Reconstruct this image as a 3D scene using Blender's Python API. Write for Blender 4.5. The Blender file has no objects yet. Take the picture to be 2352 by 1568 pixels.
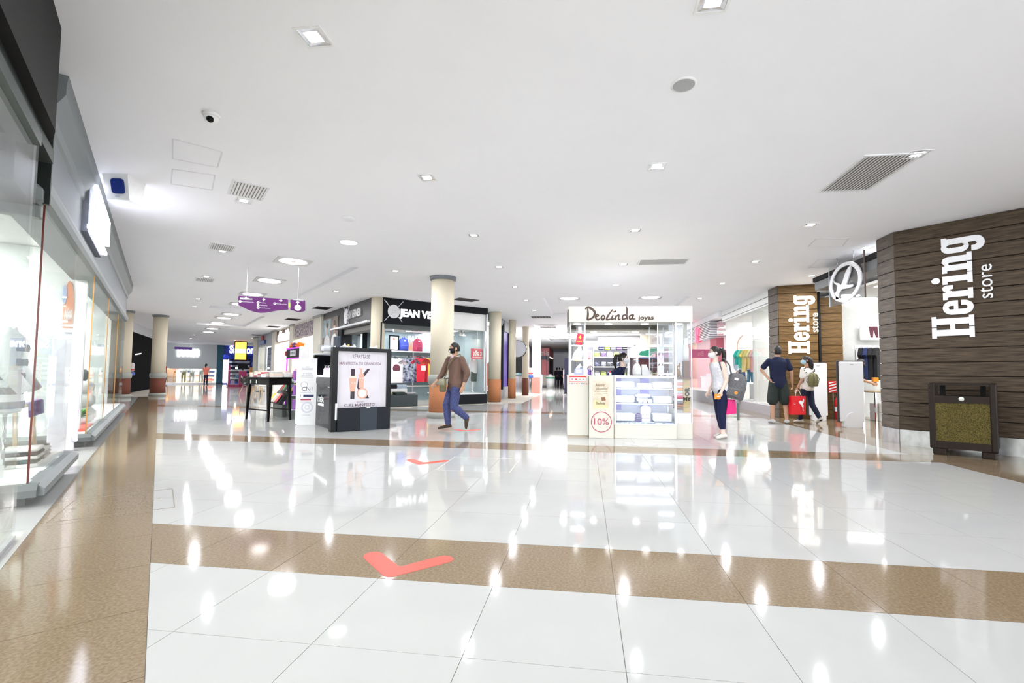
import bpy, bmesh, math, random
from math import pi, sin, cos, radians, sqrt, atan2
from mathutils import Vector, Matrix
from mathutils.geometry import tessellate_polygon

SC = bpy.context.scene
COL = SC.collection
rnd = random.Random(7)

# ------------------------------------------------------------------ camera
CAM_H = 1.1
FPX, CX, CY = 1088.7, 1200.74, 801.3          # focal length and optical centre in pixels of the 2352 x 1568 frame
YAW, PITCH, ROLL = radians(-7.572), radians(2.972), radians(0.495)
_f = Vector((sin(YAW) * cos(PITCH), cos(YAW) * cos(PITCH), sin(PITCH)))
_r = Vector((cos(YAW), -sin(YAW), 0))
_u = _r.cross(_f)
RIGHT = cos(ROLL) * _r + sin(ROLL) * _u
UP = -sin(ROLL) * _r + cos(ROLL) * _u
FWD = _f
cam_d = bpy.data.cameras.new('camera')
cam = bpy.data.objects.new('camera', cam_d)
COL.objects.link(cam)
cam_d.sensor_width = 36.0
cam_d.lens = 36.0 * FPX / 2352
cam_d.shift_x = -(CX - 1176) / 2352
cam_d.shift_y = (CY - 784) / 2352
cam_d.clip_start = 0.05
cam_d.clip_end = 300
m = Matrix.Identity(4)
for i in range(3):
    m[i][0], m[i][1], m[i][2] = RIGHT[i], UP[i], -FWD[i]
m[0][3], m[1][3], m[2][3] = 0, 0, CAM_H
cam.matrix_world = m
SC.camera = cam
EYE = Vector((0, 0, CAM_H))

# ------------------------------------------------------------------ world, exposure
w = bpy.data.worlds.new('world')
SC.world = w
w.use_nodes = True
bg = w.node_tree.nodes['Background']
bg.inputs[0].default_value = (0.93, 0.96, 1.0, 1)
bg.inputs[1].default_value = 3.4  # even fill light, let in through the open ends behind the camera
SC.view_settings.view_transform = 'Standard'
SC.view_settings.look = 'None'
SC.view_settings.gamma = 1.0
SC.view_settings.use_curve_mapping = False
SC.view_settings.exposure = 0.58
SC.cycles.use_denoising = True
SC.cycles.use_adaptive_sampling = True
SC.cycles.adaptive_threshold = 0.03
SC.cycles.max_bounces = 8
SC.cycles.diffuse_bounces = 4
SC.cycles.glossy_bounces = 4
SC.cycles.transparent_max_bounces = 14
SC.cycles.sample_clamp_indirect = 6.0
SC.cycles.caustics_reflective = False
SC.cycles.caustics_refractive = False

# ------------------------------------------------------------------ measuring: photograph pixel -> point of the place
ZC = 3.5                                        # ceiling height
def ray(px, py):
    return RIGHT * ((px - CX) / FPX) - UP * ((py - CY) / FPX) + FWD
def at_z(px, py, z=0.0):
    d = ray(px, py)
    p = EYE + d * ((z - CAM_H) / d.z)
    return Vector((p.x, p.y, z))
class Fr:
    """a vertical frame: local x along, local -y is the front, z up"""
    def __init__(s, x, y, rz):
        s.o = Vector((x, y, 0)); s.rz = radians(rz)
        s.ux = Vector((cos(s.rz), sin(s.rz), 0)); s.uy = Vector((-sin(s.rz), cos(s.rz), 0))
    def at(s, px, py, d=0.0):
        r = ray(px, py)
        t = ((s.o + s.uy * d - EYE).dot(s.uy)) / r.dot(s.uy)
        p = EYE + r * t - s.o
        return (p.dot(s.ux), p.z)
    def fl(s, px, py, z=0.0):
        p = at_z(px, py, z) - s.o
        return (p.dot(s.ux), p.dot(s.uy))
    def w(s, x, y, z=0.0):
        return s.o + s.ux * x + s.uy * y + Vector((0, 0, z))

# ------------------------------------------------------------------ materials
MATS = {}
def _nt(name):
    mt = bpy.data.materials.new(name); mt.use_nodes = True
    return mt, mt.node_tree, mt.node_tree.nodes['Principled BSDF']
def M(name, rgb, rough=0.5, metal=0.0, var=0.02, scale=14.0, bump=0.0, stretch=None, rgb2=None, coat=0.0, spec=0.38):
    """plain procedural material: colour broken up by noise, optional relief"""
    if name in MATS: return MATS[name]
    mt, nt, b = _nt(name)
    n = nt.nodes.new('ShaderNodeTexNoise'); n.inputs['Scale'].default_value = scale; n.inputs['Detail'].default_value = 4
    tc = nt.nodes.new('ShaderNodeTexCoord')
    if stretch:
        mp = nt.nodes.new('ShaderNodeMapping'); mp.inputs['Scale'].default_value = stretch
        nt.links.new(tc.outputs['Object'], mp.inputs['Vector']); nt.links.new(mp.outputs['Vector'], n.inputs['Vector'])
    else:
        nt.links.new(tc.outputs['Object'], n.inputs['Vector'])
    cr = nt.nodes.new('ShaderNodeValToRGB')
    a = [max(0, c * (1 - var)) for c in rgb]; c2 = rgb2 if rgb2 else [min(1, c * (1 + var)) for c in rgb]
    cr.color_ramp.elements[0].color = (*a, 1); cr.color_ramp.elements[1].color = (*c2, 1)
    cr.color_ramp.elements[0].position = 0.35; cr.color_ramp.elements[1].position = 0.65
    nt.links.new(n.outputs['Fac'], cr.inputs['Fac']); nt.links.new(cr.outputs['Color'], b.inputs['Base Color'])
    b.inputs['Roughness'].default_value = rough; b.inputs['Metallic'].default_value = metal
    b.inputs['Coat Weight'].default_value = coat; b.inputs['Specular IOR Level'].default_value = spec
    if bump:
        bp = nt.nodes.new('ShaderNodeBump'); bp.inputs['Strength'].default_value = bump; bp.inputs['Distance'].default_value = 0.01
        nt.links.new(n.outputs['Fac'], bp.inputs['Height']); nt.links.new(bp.outputs['Normal'], b.inputs['Normal'])
    MATS[name] = mt
    return mt
def EM(name, rgb, strength):
    if name in MATS: return MATS[name]
    mt, nt, b = _nt(name)
    b.inputs['Base Color'].default_value = (*[min(1, c) for c in rgb], 1)
    b.inputs['Emission Color'].default_value = (*rgb, 1); b.inputs['Emission Strength'].default_value = strength
    MATS[name] = mt
    return mt
def GL(name, tint=(0.97, 0.985, 0.98), refl=0.10, rough=0.0):
    if name in MATS: return MATS[name]
    mt = bpy.data.materials.new(name); mt.use_nodes = True
    nt = mt.node_tree; nt.nodes.clear()
    o = nt.nodes.new('ShaderNodeOutputMaterial'); mx = nt.nodes.new('ShaderNodeMixShader')
    t = nt.nodes.new('ShaderNodeBsdfTransparent'); g = nt.nodes.new('ShaderNodeBsdfGlossy')
    lw = nt.nodes.new('ShaderNodeLayerWeight'); lw.inputs['Blend'].default_value = 0.25
    mr = nt.nodes.new('ShaderNodeMapRange'); mr.inputs['To Min'].default_value = refl * 0.4; mr.inputs['To Max'].default_value = min(1, refl * 4.0)
    t.inputs['Color'].default_value = (*tint, 1); g.inputs['Roughness'].default_value = rough
    nt.links.new(lw.outputs['Fresnel'], mr.inputs['Value']); nt.links.new(mr.outputs['Result'], mx.inputs['Fac'])
    nt.links.new(t.outputs[0], mx.inputs[1]); nt.links.new(g.outputs[0], mx.inputs[2]); nt.links.new(mx.outputs[0], o.inputs['Surface'])
    MATS[name] = mt
    return mt

# ------------------------------------------------------------------ mesh builder
class B:
    def __init__(s):
        s.v = []; s.f = []; s.mi = []; s.cur = 0; s.smooth = False; s.sm = []
    def m(s, i): s.cur = i; return s
    def _add(s, vs, fs, smooth=False):
        n = len(s.v); s.v += [tuple(p) for p in vs]
        for f in fs:
            s.f.append([n + i for i in f]); s.mi.append(s.cur); s.sm.append(smooth)
        return s
    def box(s, x0, x1, y0, y1, z0, z1):
        vs = [(x0, y0, z0), (x1, y0, z0), (x1, y1, z0), (x0, y1, z0), (x0, y0, z1), (x1, y0, z1), (x1, y1, z1), (x0, y1, z1)]
        return s._add(vs, [(0, 3, 2, 1), (4, 5, 6, 7), (0, 1, 5, 4), (1, 2, 6, 5), (2, 3, 7, 6), (3, 0, 4, 7)])
    def bev(s, x0, x1, y0, y1, z0, z1, b=0.01):
        """box with chamfered edges on all sides"""
        vs = []; 
        for z, o in ((z0, b), (z0 + b, 0), (z1 - b, 0), (z1, b)):
            vs += [(x0 + o, y0 + o + b * (o == 0), z), (x0 + o + b * (o == 0), y0 + o, z), (x1 - o - b * (o == 0), y0 + o, z), (x1 - o, y0 + o + b * (o == 0), z),
                   (x1 - o, y1 - o - b * (o == 0), z), (x1 - o - b * (o == 0), y1 - o, z), (x0 + o + b * (o == 0), y1 - o, z), (x0 + o, y1 - o - b * (o == 0), z)]
        fs = [tuple(range(7, -1, -1)), tuple(range(24, 32))]
        for k in range(3):
            for i in range(8):
                j = (i + 1) % 8
                fs.append((k * 8 + i, k * 8 + j, k * 8 + 8 + j, k * 8 + 8 + i))
        return s._add(vs, fs)
    def obox(s, c, ax, ay, az):
        """box from centre and three half-axis vectors"""
        c = Vector(c); ax, ay, az = Vector(ax), Vector(ay), Vector(az)
        vs = [c + sx * ax + sy * ay + sz * az for sz in (-1, 1) for sx, sy in ((-1, -1), (1, -1), (1, 1), (-1, 1))]
        return s._add(vs, [(0, 3, 2, 1), (4, 5, 6, 7), (0, 1, 5, 4), (1, 2, 6, 5), (2, 3, 7, 6), (3, 0, 4, 7)])
    def bar(s, p, q, wd, th=None, up=(0, 0, 1)):
        p, q = Vector(p), Vector(q); d = q - p; th = th or wd
        z = Vector(up)
        if abs(d.normalized().dot(z)) > 0.98: z = Vector((1, 0, 0))
        x = d.cross(z).normalized(); z = x.cross(d).normalized()
        return s.obox((p + q) / 2, d / 2, x * wd / 2, z * th / 2)
    def prism(s, poly, a, b_, axis='z'):
        """polygon extruded from a to b_; axis z: poly in xy, y: poly in xz, x: poly in yz"""
        def P(u, v, t):
            return (u, v, t) if axis == 'z' else ((u, t, v) if axis == 'y' else (t, u, v))
        n = len(poly); vs = [P(u, v, a) for u, v in poly] + [P(u, v, b_) for u, v in poly]
        tr = tessellate_polygon([[Vector((u, v, 0)) for u, v in poly]])
        fs = [tuple(t) for t in tr] + [tuple(n + i for i in reversed(t)) for t in tr]
        fs += [(i, (i + 1) % n, n + (i + 1) % n, n + i) for i in range(n)]
        return s._add(vs, fs)
    def cyl(s, x, y, z0, z1, r0, r1=None, n=20, smooth=True, ry=1.0):
        return s.lathe([(r0, z0), (r0 if r1 is None else r1, z1)], x, y, n, smooth, ry)
    def lathe(s, prof, x=0, y=0, n=20, smooth=True, ry=1.0, cap=True):
        k = len(prof); vs = []
        for r, z in prof:
            for i in range(n):
                a = 2 * pi * i / n; vs.append((x + r * cos(a), y + r * sin(a) * ry, z))
        base = len(s.v); fs = []
        for j in range(k - 1):
            for i in range(n):
                i2 = (i + 1) % n; fs.append((j * n + i, j * n + i2, (j + 1) * n + i2, (j + 1) * n + i))
        s._add(vs, fs, smooth)
        if cap:
            s.f.append([base + i for i in range(n - 1, -1, -1)]); s.mi.append(s.cur); s.sm.append(False)
            s.f.append([base + (k - 1) * n + i for i in range(n)]); s.mi.append(s.cur); s.sm.append(False)
        return s
    def tube(s, pts, r, n=8, smooth=True, ell=None):
        """round tube along points; r a number or one per point; ell squashes along the 2nd axis"""
        pts = [Vector(p) for p in pts]; k = len(pts); rs = r if isinstance(r, (list, tuple)) else [r] * k
        vs = []; px = None
        for i, p in enumerate(pts):
            d = (pts[min(i + 1, k - 1)] - pts[max(i - 1, 0)]).normalized()
            if px is None:
                ref = Vector((0, 0, 1)) if abs(d.z) < 0.9 else Vector((1, 0, 0)); px = d.cross(ref).normalized()
            px = (px - d * px.dot(d)).normalized(); py = d.cross(px)
            for j in range(n):
                a = 2 * pi * j / n; vs.append(p + (px * cos(a) + py * sin(a) * (ell or 1)) * rs[i])
        fs = [(i * n + j, i * n + (j + 1) % n, (i + 1) * n + (j + 1) % n, (i + 1) * n + j) for i in range(k - 1) for j in range(n)]
        fs += [tuple(range(n - 1, -1, -1)), tuple((k - 1) * n + j for j in range(n))]
        return s._add(vs, fs, smooth)
    def ball(s, c, rx, ry=None, rz=None, n=12, k=8, rot=None):
        ry = ry or rx; rz = rz or rx; vs = []; c = Vector(c)
        for i in range(k + 1):
            t = pi * i / k
            for j in range(n):
                a = 2 * pi * j / n
                p = Vector((rx * sin(t) * cos(a), ry * sin(t) * sin(a), rz * cos(t)))
                if rot is not None: p = rot @ p
                vs.append(c + p)
        fs = [(i * n + j, (i + 1) * n + j, (i + 1) * n + (j + 1) % n, i * n + (j + 1) % n) for i in range(k) for j in range(n)]
        return s._add(vs, fs, True)
    def loft(s, rings, smooth=True):
        n = len(rings[0]); k = len(rings); vs = [p for r in rings for p in r]
        fs = [(i * n + j, i * n + (j + 1) % n, (i + 1) * n + (j + 1) % n, (i + 1) * n + j) for i in range(k - 1) for j in range(n)]
        fs += [tuple(range(n - 1, -1, -1)), tuple((k - 1) * n + j for j in range(n))]
        return s._add(vs, fs, smooth)
    def mesh(s, name, mats):
        me = bpy.data.meshes.new(name); me.from_pydata(s.v, [], s.f)
        for mt in mats: me.materials.append(mt)
        me.polygons.foreach_set('material_index', s.mi); me.polygons.foreach_set('use_smooth', s.sm)
        me.update()
        return me

def O(name, b, mat, parent=None, loc=None, rz=0.0, kind=None, label=None):
    """link a builder (or mesh) as ONE object"""
    mats = mat if isinstance(mat, (list, tuple)) else [mat]
    me = b.mesh(name, mats) if isinstance(b, B) else b
    o = bpy.data.objects.new(name, me); COL.objects.link(o)
    if parent: o.parent = parent
    if loc is not None: o.location = loc
    if rz: o.rotation_euler = (0, 0, rz)
    if kind: o['kind'] = kind
    if label: o['label'] = label
    return o
def thing(name, label, cat, loc=(0, 0, 0), rz=0.0, group=None, kind=None):
    o = bpy.data.objects.new(name, None); COL.objects.link(o)
    o.empty_display_size = 0.1
    o.location = loc; o.rotation_euler = (0, 0, rz)
    tag(o, label, cat, group, kind)
    return o
def tag(o, label=None, cat=None, group=None, kind=None):
    if label: o['label'] = label
    if cat: o['category'] = cat
    if group: o['group'] = group
    if kind: o['kind'] = kind
    return o
def T(fr, name, label, cat, group=None, x=0, y=0, z=0, kind=None):
    return thing(name, label, cat, fr.w(x, y, z), fr.rz, group, kind)
def dup(root, loc=None, rz=None, label=None, group=None):
    c = root.copy(); COL.objects.link(c)
    if loc is not None: c.location = loc
    if rz is not None: c.rotation_euler = (0, 0, rz)
    if label: c['label'] = label
    if group: c['group'] = group
    for ch in list(root.children):
        d = ch.copy(); COL.objects.link(d); d.parent = c
        for g in list(ch.children):
            e = g.copy(); COL.objects.link(e); e.parent = d
    return c

def fill_curve(splines, ext, bev=0.0):
    """2D outlines (with holes) filled and extruded both ways by ext -> mesh in xy plane, cheap and clean"""
    cu = bpy.data.curves.new('tmp', 'CURVE'); cu.dimensions = '2D'; cu.fill_mode = 'BOTH'; cu.extrude = ext; cu.bevel_depth = bev
    for pts in splines:
        sp = cu.splines.new('POLY'); sp.points.add(len(pts) - 1); sp.use_cyclic_u = True
        for i, (x, y) in enumerate(pts): sp.points[i].co = (x, y, 0, 1)
    o = bpy.data.objects.new('tmp', cu); COL.objects.link(o)
    dg = bpy.context.evaluated_depsgraph_get()
    me = bpy.data.meshes.new_from_object(o.evaluated_get(dg))
    bpy.data.objects.remove(o); bpy.data.curves.remove(cu)
    return me
def text_mesh(txt, size, ext=0.002, align='CENTER', bold=0.0, shear=0.0, space=1.0, xs=1.0):
    cu = bpy.data.curves.new('tmp', 'FONT'); cu.body = txt; cu.size = size; cu.extrude = ext; cu.align_x = align; cu.align_y = 'CENTER'
    cu.offset = bold; cu.shear = shear; cu.space_character = space; cu.resolution_u = 3
    o = bpy.data.objects.new('tmp', cu); COL.objects.link(o)
    dg = bpy.context.evaluated_depsgraph_get()
    me = bpy.data.meshes.new_from_object(o.evaluated_get(dg))
    bpy.data.objects.remove(o); bpy.data.curves.remove(cu)
    if xs != 1.0:
        for v in me.vertices: v.co.x *= xs
    return me
STAND = Matrix(((1, 0, 0, 0), (0, 0, -1, 0), (0, 1, 0, 0), (0, 0, 0, 1)))     # lays an xy mesh upright, facing -y
def stand(me, x=0, y=0, z=0, turn=0.0):
    """xy-plane mesh -> upright in xz at (x,y,z), turned by `turn` in its own plane first"""
    me.transform(Matrix.Translation((x, y, z)) @ STAND @ Matrix.Rotation(turn, 4, 'Z'))
    return me
def setmat(me, mat):
    me.materials.clear(); me.materials.append(mat); return me
def text(parent, name, txt, size, x, y, z, mat, ext=0.002, align='CENTER', bold=0.0, turn=0.0, shear=0.0, space=1.0, xs=1.0, fit=None, label=None):
    me = text_mesh(txt, size, ext, align, bold, shear, space, xs)
    if fit:
        xsx = [v.co.x for v in me.vertices]; k = fit / max(1e-6, max(xsx) - min(xsx)); c = (max(xsx) + min(xsx)) / 2
        for v in me.vertices: v.co.x = (v.co.x - c) * k
    return O(name, setmat(stand(me, x, y, z, turn), mat), None, parent, label=label)
def ell(cx, cy, rx, ry=None, n=24, a0=0.0, a1=2 * pi):
    ry = ry or rx
    full = abs(a1 - a0 - 2 * pi) < 1e-6
    return [(cx + rx * cos(a0 + (a1 - a0) * i / (n if full else n - 1)), cy + ry * sin(a0 + (a1 - a0) * i / (n if full else n - 1))) for i in range(n)]
def rrect(x0, x1, y0, y1, r, n=4):
    out = []
    for cx, cy, a in ((x1 - r, y1 - r, 0), (x0 + r, y1 - r, pi / 2), (x0 + r, y0 + r, pi), (x1 - r, y0 + r, 3 * pi / 2)):
        out += [(cx + r * cos(a + pi / 2 * i / n), cy + r * sin(a + pi / 2 * i / n)) for i in range(n + 1)]
    return out
def flat(parent, name, splines, y, mat, th=0.003, label=None, kind=None):
    """outline(s) drawn in local xz -> a thin upright plate facing -y, its face at y-th"""
    me = fill_curve(splines, th / 2)
    return O(name, setmat(stand(me, 0, y - th / 2, 0), mat), None, parent, label=label, kind=kind)
# ------------------------------------------------------------------ common materials
WHITE_TILE = M('white_porcelain', (0.462, 0.464, 0.460), 0.055, var=0.015, scale=3, spec=0.2)
BROWN_TILE = M('brown_porcelain', (0.205, 0.146, 0.086), 0.085, var=0.10, scale=120, rgb2=(0.27, 0.203, 0.132), stretch=(0.6, 0.6, 0.6), spec=.38)
GROUT = M('grout', (0.42, 0.39, 0.34), 0.8)
CEIL = M('ceiling_paint', (0.935, 0.935, 0.97), 0.75, var=0.012, scale=1.5)
WHITE = M('white_paint', (0.86, 0.86, 0.86), 0.45)
WHITE_GLOSS = M('white_lacquer', (0.88, 0.88, 0.88), 0.2)
BLACK = M('black_gloss', (0.006, 0.0065, 0.008), 0.15, spec=.14)
BLACK_MATT = M('black_matt', (0.008, 0.008, 0.009), 0.7, spec=.2)
GREY = M('mid_grey', (0.30, 0.30, 0.31), 0.5)
STEEL = M('brushed_steel', (0.62, 0.62, 0.64), 0.32, 1.0, stretch=(1, 1, 40), bump=0.03)
CHROME = M('chrome', (0.75, 0.75, 0.77), 0.08, 1.0)
CREAM = M('cream_stucco', (0.74, 0.67, 0.53), 0.85, scale=160, var=0.06, bump=0.12)
TERRA = M('terracotta_stucco', (0.47, 0.19, 0.085), 0.85, scale=160, var=0.12, bump=0.15)
RUST = M('rust_red_stucco', (0.17, 0.055, 0.036), 0.85, scale=160, var=0.12, bump=0.15)
STONE = M('grey_green_moulding', (0.36, 0.37, 0.34), 0.55, scale=60)
GLASS = GL('shop_glass')
GLASSW = GL('display_glass', (0.97, 0.99, 1.0), 0.06)
LIT = EM('lamp_white', (1.0, 0.98, 0.95), 9.0)
LIT_SOFT = EM('lamp_soft', (1.0, 1.0, 1.0), 3.0)
SIGNLIT = EM('sign_white', (1.0, 1.0, 1.0), 1.3)

# ------------------------------------------------------------------ floor of porcelain tiles
S = 0.62458; GX0 = 0.1506; GY0 = 2.4742; GAP = 0.003
def clip(poly, a, b_, c):
    """keep the side a*x + b*y + c >= 0"""
    out = []
    for i in range(len(poly)):
        p, q = poly[i], poly[(i + 1) % len(poly)]
        dp, dq = a * p[0] + b_ * p[1] + c, a * q[0] + b_ * q[1] + c
        if dp >= 0: out.append(p)
        if dp * dq < 0:
            t = dp / (dp - dq); out.append((p[0] + (q[0] - p[0]) * t, p[1] + (q[1] - p[1]) * t))
    return out
def area(p): return abs(sum(p[i][0] * p[(i + 1) % len(p)][1] - p[(i + 1) % len(p)][0] * p[i][1] for i in range(len(p)))) / 2
floor = O('floor', B().box(-48, 16, -7, 70, -0.12, -0.004), GROUT, kind='structure', label='glossy white porcelain floor crossed by brown tile bands')
cells = []                                         # (polygon, white?)
RX = 4.55
for i in range(-42, 8):
    for j in range(-6, 40):
        x0, y0 = GX0 + i * S, GY0 + j * S
        p = [(x0 + GAP / 2, y0 + GAP / 2), (x0 + S - GAP / 2, y0 + GAP / 2), (x0 + S - GAP / 2, y0 + S - GAP / 2), (x0 + GAP / 2, y0 + S - GAP / 2)]
        p = clip(p, 1, 1, -GAP); p = clip(p, -1, 0, RX) if p else p
        if len(p) > 2 and area(p) > 0.002:
            cx = sum(q[0] for q in p) / len(p); cy = sum(q[1] for q in p) / len(p)
            if cy - cx > 19.9 and cx + cy > 7.0 and cx < -2.6: continue          # the corner shop stands here
            cells.append((p, j not in (0, 7, 17)))
R2 = sqrt(0.5)
def diag(s, y): return (-R2 * s - R2 * y, R2 * s - R2 * y)     # along the diagonal shop front, y behind the line x + y = 0
for k in range(-2, 40):                            # brown strip along the left shop front, then its white kerb tiles
    s0 = 0.35 + k * S
    cells.append(([diag(s0 + GAP / 2, 0.0), diag(s0 + S - GAP / 2, 0.0), diag(s0 + S - GAP / 2, 0.648), diag(s0 + GAP / 2, 0.648)], False))
    cells.append(([diag(s0 + GAP / 2, 0.651), diag(s0 + S - GAP / 2, 0.651), diag(s0 + S - GAP / 2, 1.25), diag(s0 + GAP / 2, 1.25)], True))
for k in range(-4, 26):                            # brown strip along the wood fronted shop
    y0 = GY0 + 7 * S + (k + 1) * S
    for h in range(4):
        xa, xb = RX + GAP + h * S, RX + (h + 1) * S - GAP
        cells.append(([(xa, y0 + GAP), (xb, y0 + GAP), (xb, y0 + S - GAP), (xa, y0 + S - GAP)], False))
def seen(p):
    c = Vector((sum(q[0] for q in p) / len(p), sum(q[1] for q in p) / len(p), 0)) - EYE
    dz = c.dot(FWD)
    if dz < 0.5: return -1
    px, py = CX + FPX * c.dot(RIGHT) / dz, CY - FPX * c.dot(UP) / dz
    return area(p) / dz ** 3 if -250 < px < 2600 and py < 1800 else 0
cells.sort(key=lambda c: -seen(c[0]))
rest = B()
base_tiles = {}
for n, (p, wh) in enumerate(cells):
    if n < 296:
        cx = sum(q[0] for q in p) / len(p); cy = sum(q[1] for q in p) / len(p)
        key = (wh, tuple((round(q[0] - cx, 4), round(q[1] - cy, 4)) for q in p))
        if key not in base_tiles:
            base_tiles[key] = B().prism([(q[0] - cx, q[1] - cy) for q in p], -0.01, 0).mesh('tile', [WHITE_TILE if wh else BROWN_TILE])
        O('tile', base_tiles[key], None, floor, (cx, cy, rnd.uniform(-0.0003, 0.0003)))
    else:
        rest.m(0 if wh else 1).prism(p, -0.01, 0)
O('tile_field', rest, [WHITE_TILE, BROWN_TILE], floor, kind='stuff')
far = B()
far.box(-48, -26, -7, 70, -0.01, -0.0015).box(-26, 16, 27.4, 70, -0.01, -0.0015)
for i in range(60): far.m(1).box(-48, 12, 26 + i * 1.25, 26.05 + i * 1.25, -0.003, -0.001)
O('far_tile_field', far, [WHITE_TILE, BROWN_TILE], floor, kind='stuff')
# flush service hatches let into the tiles: a thin metal rim each
def hatch(pts, wd, th=0.002):
    b = B()
    for i in range(len(pts)):
        p, q = Vector((*pts[i], 0.0006)), Vector((*pts[(i + 1) % len(pts)], 0.0006)); b.bar(p, q, wd, th)
    return b
pt = [at_z(*q)[:2] for q in ((396, 1122), (401, 1165), (108, 1200), (172, 1148))]
hb = hatch(pt, 0.006)
for q in ((168, 1168), (364, 1145)):
    c = at_z(*q); hb.cyl(c.x, c.y, 0, 0.0015, 0.014, n=10)
O('floor_hatch', hb, M('hatch_rim', (0.22, 0.18, 0.13), 0.5), floor, label='service hatch rim let into the floor')
pt = [at_z(*q)[:2] for q in ((1044, 1049), (1194, 1054), (1170, 1085), (1003, 1079))]
O('floor_hatch', hatch(pt, 0.012), M('hatch_rim_pale', (0.52, 0.50, 0.46), 0.5), floor, label='service hatch rim let into the floor')

# ------------------------------------------------------------------ ceiling with sunk trays
FD = Fr(0, 0, 135)                                # along the left shop front: x away from the camera, y behind it
FN = Fr(0, 0, 0)
def poly_in(fr, x0, x1, y0, y1): return [tuple(fr.w(x, y)[:2]) for x, y in ((x0, y0), (x1, y0), (x1, y1), (x0, y1))]
TRAYS = [(FD, 10.85, 21.6, -3.55, -1.4, 0.10), (FD, 23.3, 29.5, -3.6, -1.4, 0.10), (FN, -1.35, 3.2, 14.9, 19.6, 0.12), (FN, -2.6, 3.6, 23.0, 35, 0.10)]
LX = {}
holes = [poly_in(*t[:5]) for t in TRAYS]
cm = fill_curve([[(-48, -6), (16, -6), (16, 70), (-48, 70)]] + holes, 0.15)
cm.transform(Matrix.Translation((0, 0, ZC + 0.15)))
ceiling = O('ceiling', setmat(cm, CEIL), None, kind='structure', label='flat white plaster ceiling with shallow sunk trays')
for fr, x0, x1, y0, y1, h in TRAYS:
    b = B()
    b.box(x0 - .1, x1 + .1, y0 - .1, y1 + .1, ZC + h, ZC + h + .05)
    O('tray_lid', b, CEIL, ceiling, fr.w(0, 0), fr.rz)
# access panels: hairline joints standing a millimetre proud
def cpanel(px, label=None, wd=0.012):
    pts = [at_z(x, y, ZC) for x, y in px]; b = B()
    c = sum(pts, Vector()) / 4
    for i in range(4): b.bar(pts[i] - Vector((0, 0, .002)), pts[(i + 1) % 4] - Vector((0, 0, .002)), wd, 0.004)
    O('access_panel', b, M('panel_joint', (0.74, 0.74, 0.77), 0.7), ceiling, label='hairline joint of a ceiling access panel')
cpanel([(397, 318), (397, 364), (500, 384), (511, 348)]); cpanel([(396, 388), (393, 422), (487, 436), (494, 402)])
cpanel([(1875, 548), (1950, 546), (1935, 565), (1856, 566)], wd=.02); cpanel([(1882, 595), (1935, 596), (1907, 613), (1856, 615)], wd=.02)

# recessed square lamps, one sample and copies
def make_square():
    t = thing('recessed_lamp', 'x', 'ceiling light', (0, 0, ZC))
    b = B(); a, c = 0.105, 0.088
    for x0, x1, y0, y1 in ((-a, a, -a, -c), (-a, a, c, a), (-a, -c, -c, c), (c, a, -c, c)): b.box(x0, x1, y0, y1, -0.006, 0.0)
    O('trim_ring', b, WHITE, t)
    b = B()                                        # faceted reflector
    for k in range(4):
        R_ = Matrix.Rotation(k * pi / 2, 3, 'Z')
        b._add([R_ @ Vector(v) for v in ((-c, -c, -.001), (c, -c, -.001), (.05, -.05, -.0015), (-.05, -.05, -.0015), (0, -.066, -.004))], [(0, 1, 4), (1, 2, 4), (2, 3, 4), (3, 0, 4)])
    O('reflector', b, M('lamp_reflector', (0.80, 0.82, 0.85), 0.12, 0.8), t)
    O('diffuser', B().box(-.05, .05, -.05, .05, -.004, -.0005), EM('lamp_diffuser', (1.0, 0.99, 0.97), 5.0), t)
    return t
SQ = [(x, 0.6 + 2.455 * k) for k in range(1, 8) for x in (-1.94, 0.81, 3.54)]
LABELS = {}
sq0 = make_square(); first = True
names = {(0, -1.94): 'glaring square ceiling lamp, the brightest and largest one at upper left',
         (0, 0.81): 'square ceiling lamp cut by the upper edge above the round speaker', (1, -1.94): 'square ceiling lamp nearest the slatted ceiling vent, on the plain white ceiling',
         (1, 0.81): 'square ceiling lamp straight below the round ceiling speaker', (1, 3.54): 'square ceiling lamp touching the end of the large slatted grille'}
rows = ['first', 'second', 'third', 'fourth', 'fifth', 'sixth', 'seventh']
def lamp_light(name, size, watts, col, parent, z=-.03):
    if name not in LX:
        LX[name] = bpy.data.lights.new(name, 'AREA'); LX[name].shape = 'DISK'; LX[name].size = size; LX[name].energy = watts; LX[name].color = col
    o = bpy.data.objects.new(name, LX[name]); COL.objects.link(o); o.parent = parent; o.location = (0, 0, z)
def place_sq(x, y, label, rz=0.0, z=ZC):
    global first
    o = sq0 if first else dup(sq0)
    first = False
    o.location = (x, y, z); o.rotation_euler = (0, 0, rz); o['label'] = label; o['group'] = 'square recessed ceiling lamps'
    lamp_light('downlight', .07, 10.5, (.96, .98, 1), o)
    return o
for k in range(1, 8):
    for x, side in ((-1.94, 'left'), (0.81, 'middle'), (3.54, 'right')):
        if any(True for t in TRAYS if t[0] is FN and t[1] - .2 < x < t[2] + .2 and t[3] - .2 < 0.6 + 2.455 * k < t[4] + .2): continue
        lb = names.get((k - 1, x), 'square ceiling lamp, %s from the camera in the %s of three rows over the aisle' % (rows[k - 1], side))
        place_sq(x, 0.6 + 2.455 * k, lb)
for n, (px, py) in enumerate(((560, 461), (511, 577), (474, 635), (455, 686), (447, 704))):
    p = at_z(px, py, ZC); place_sq(p.x, p.y, ('square lamp set against the %s slatted vent from the camera' % rows[n]) if n < 3 else 'far square lamp along the glass fronted shop, %s of that diagonal line' % rows[n], pi / 4)
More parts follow.
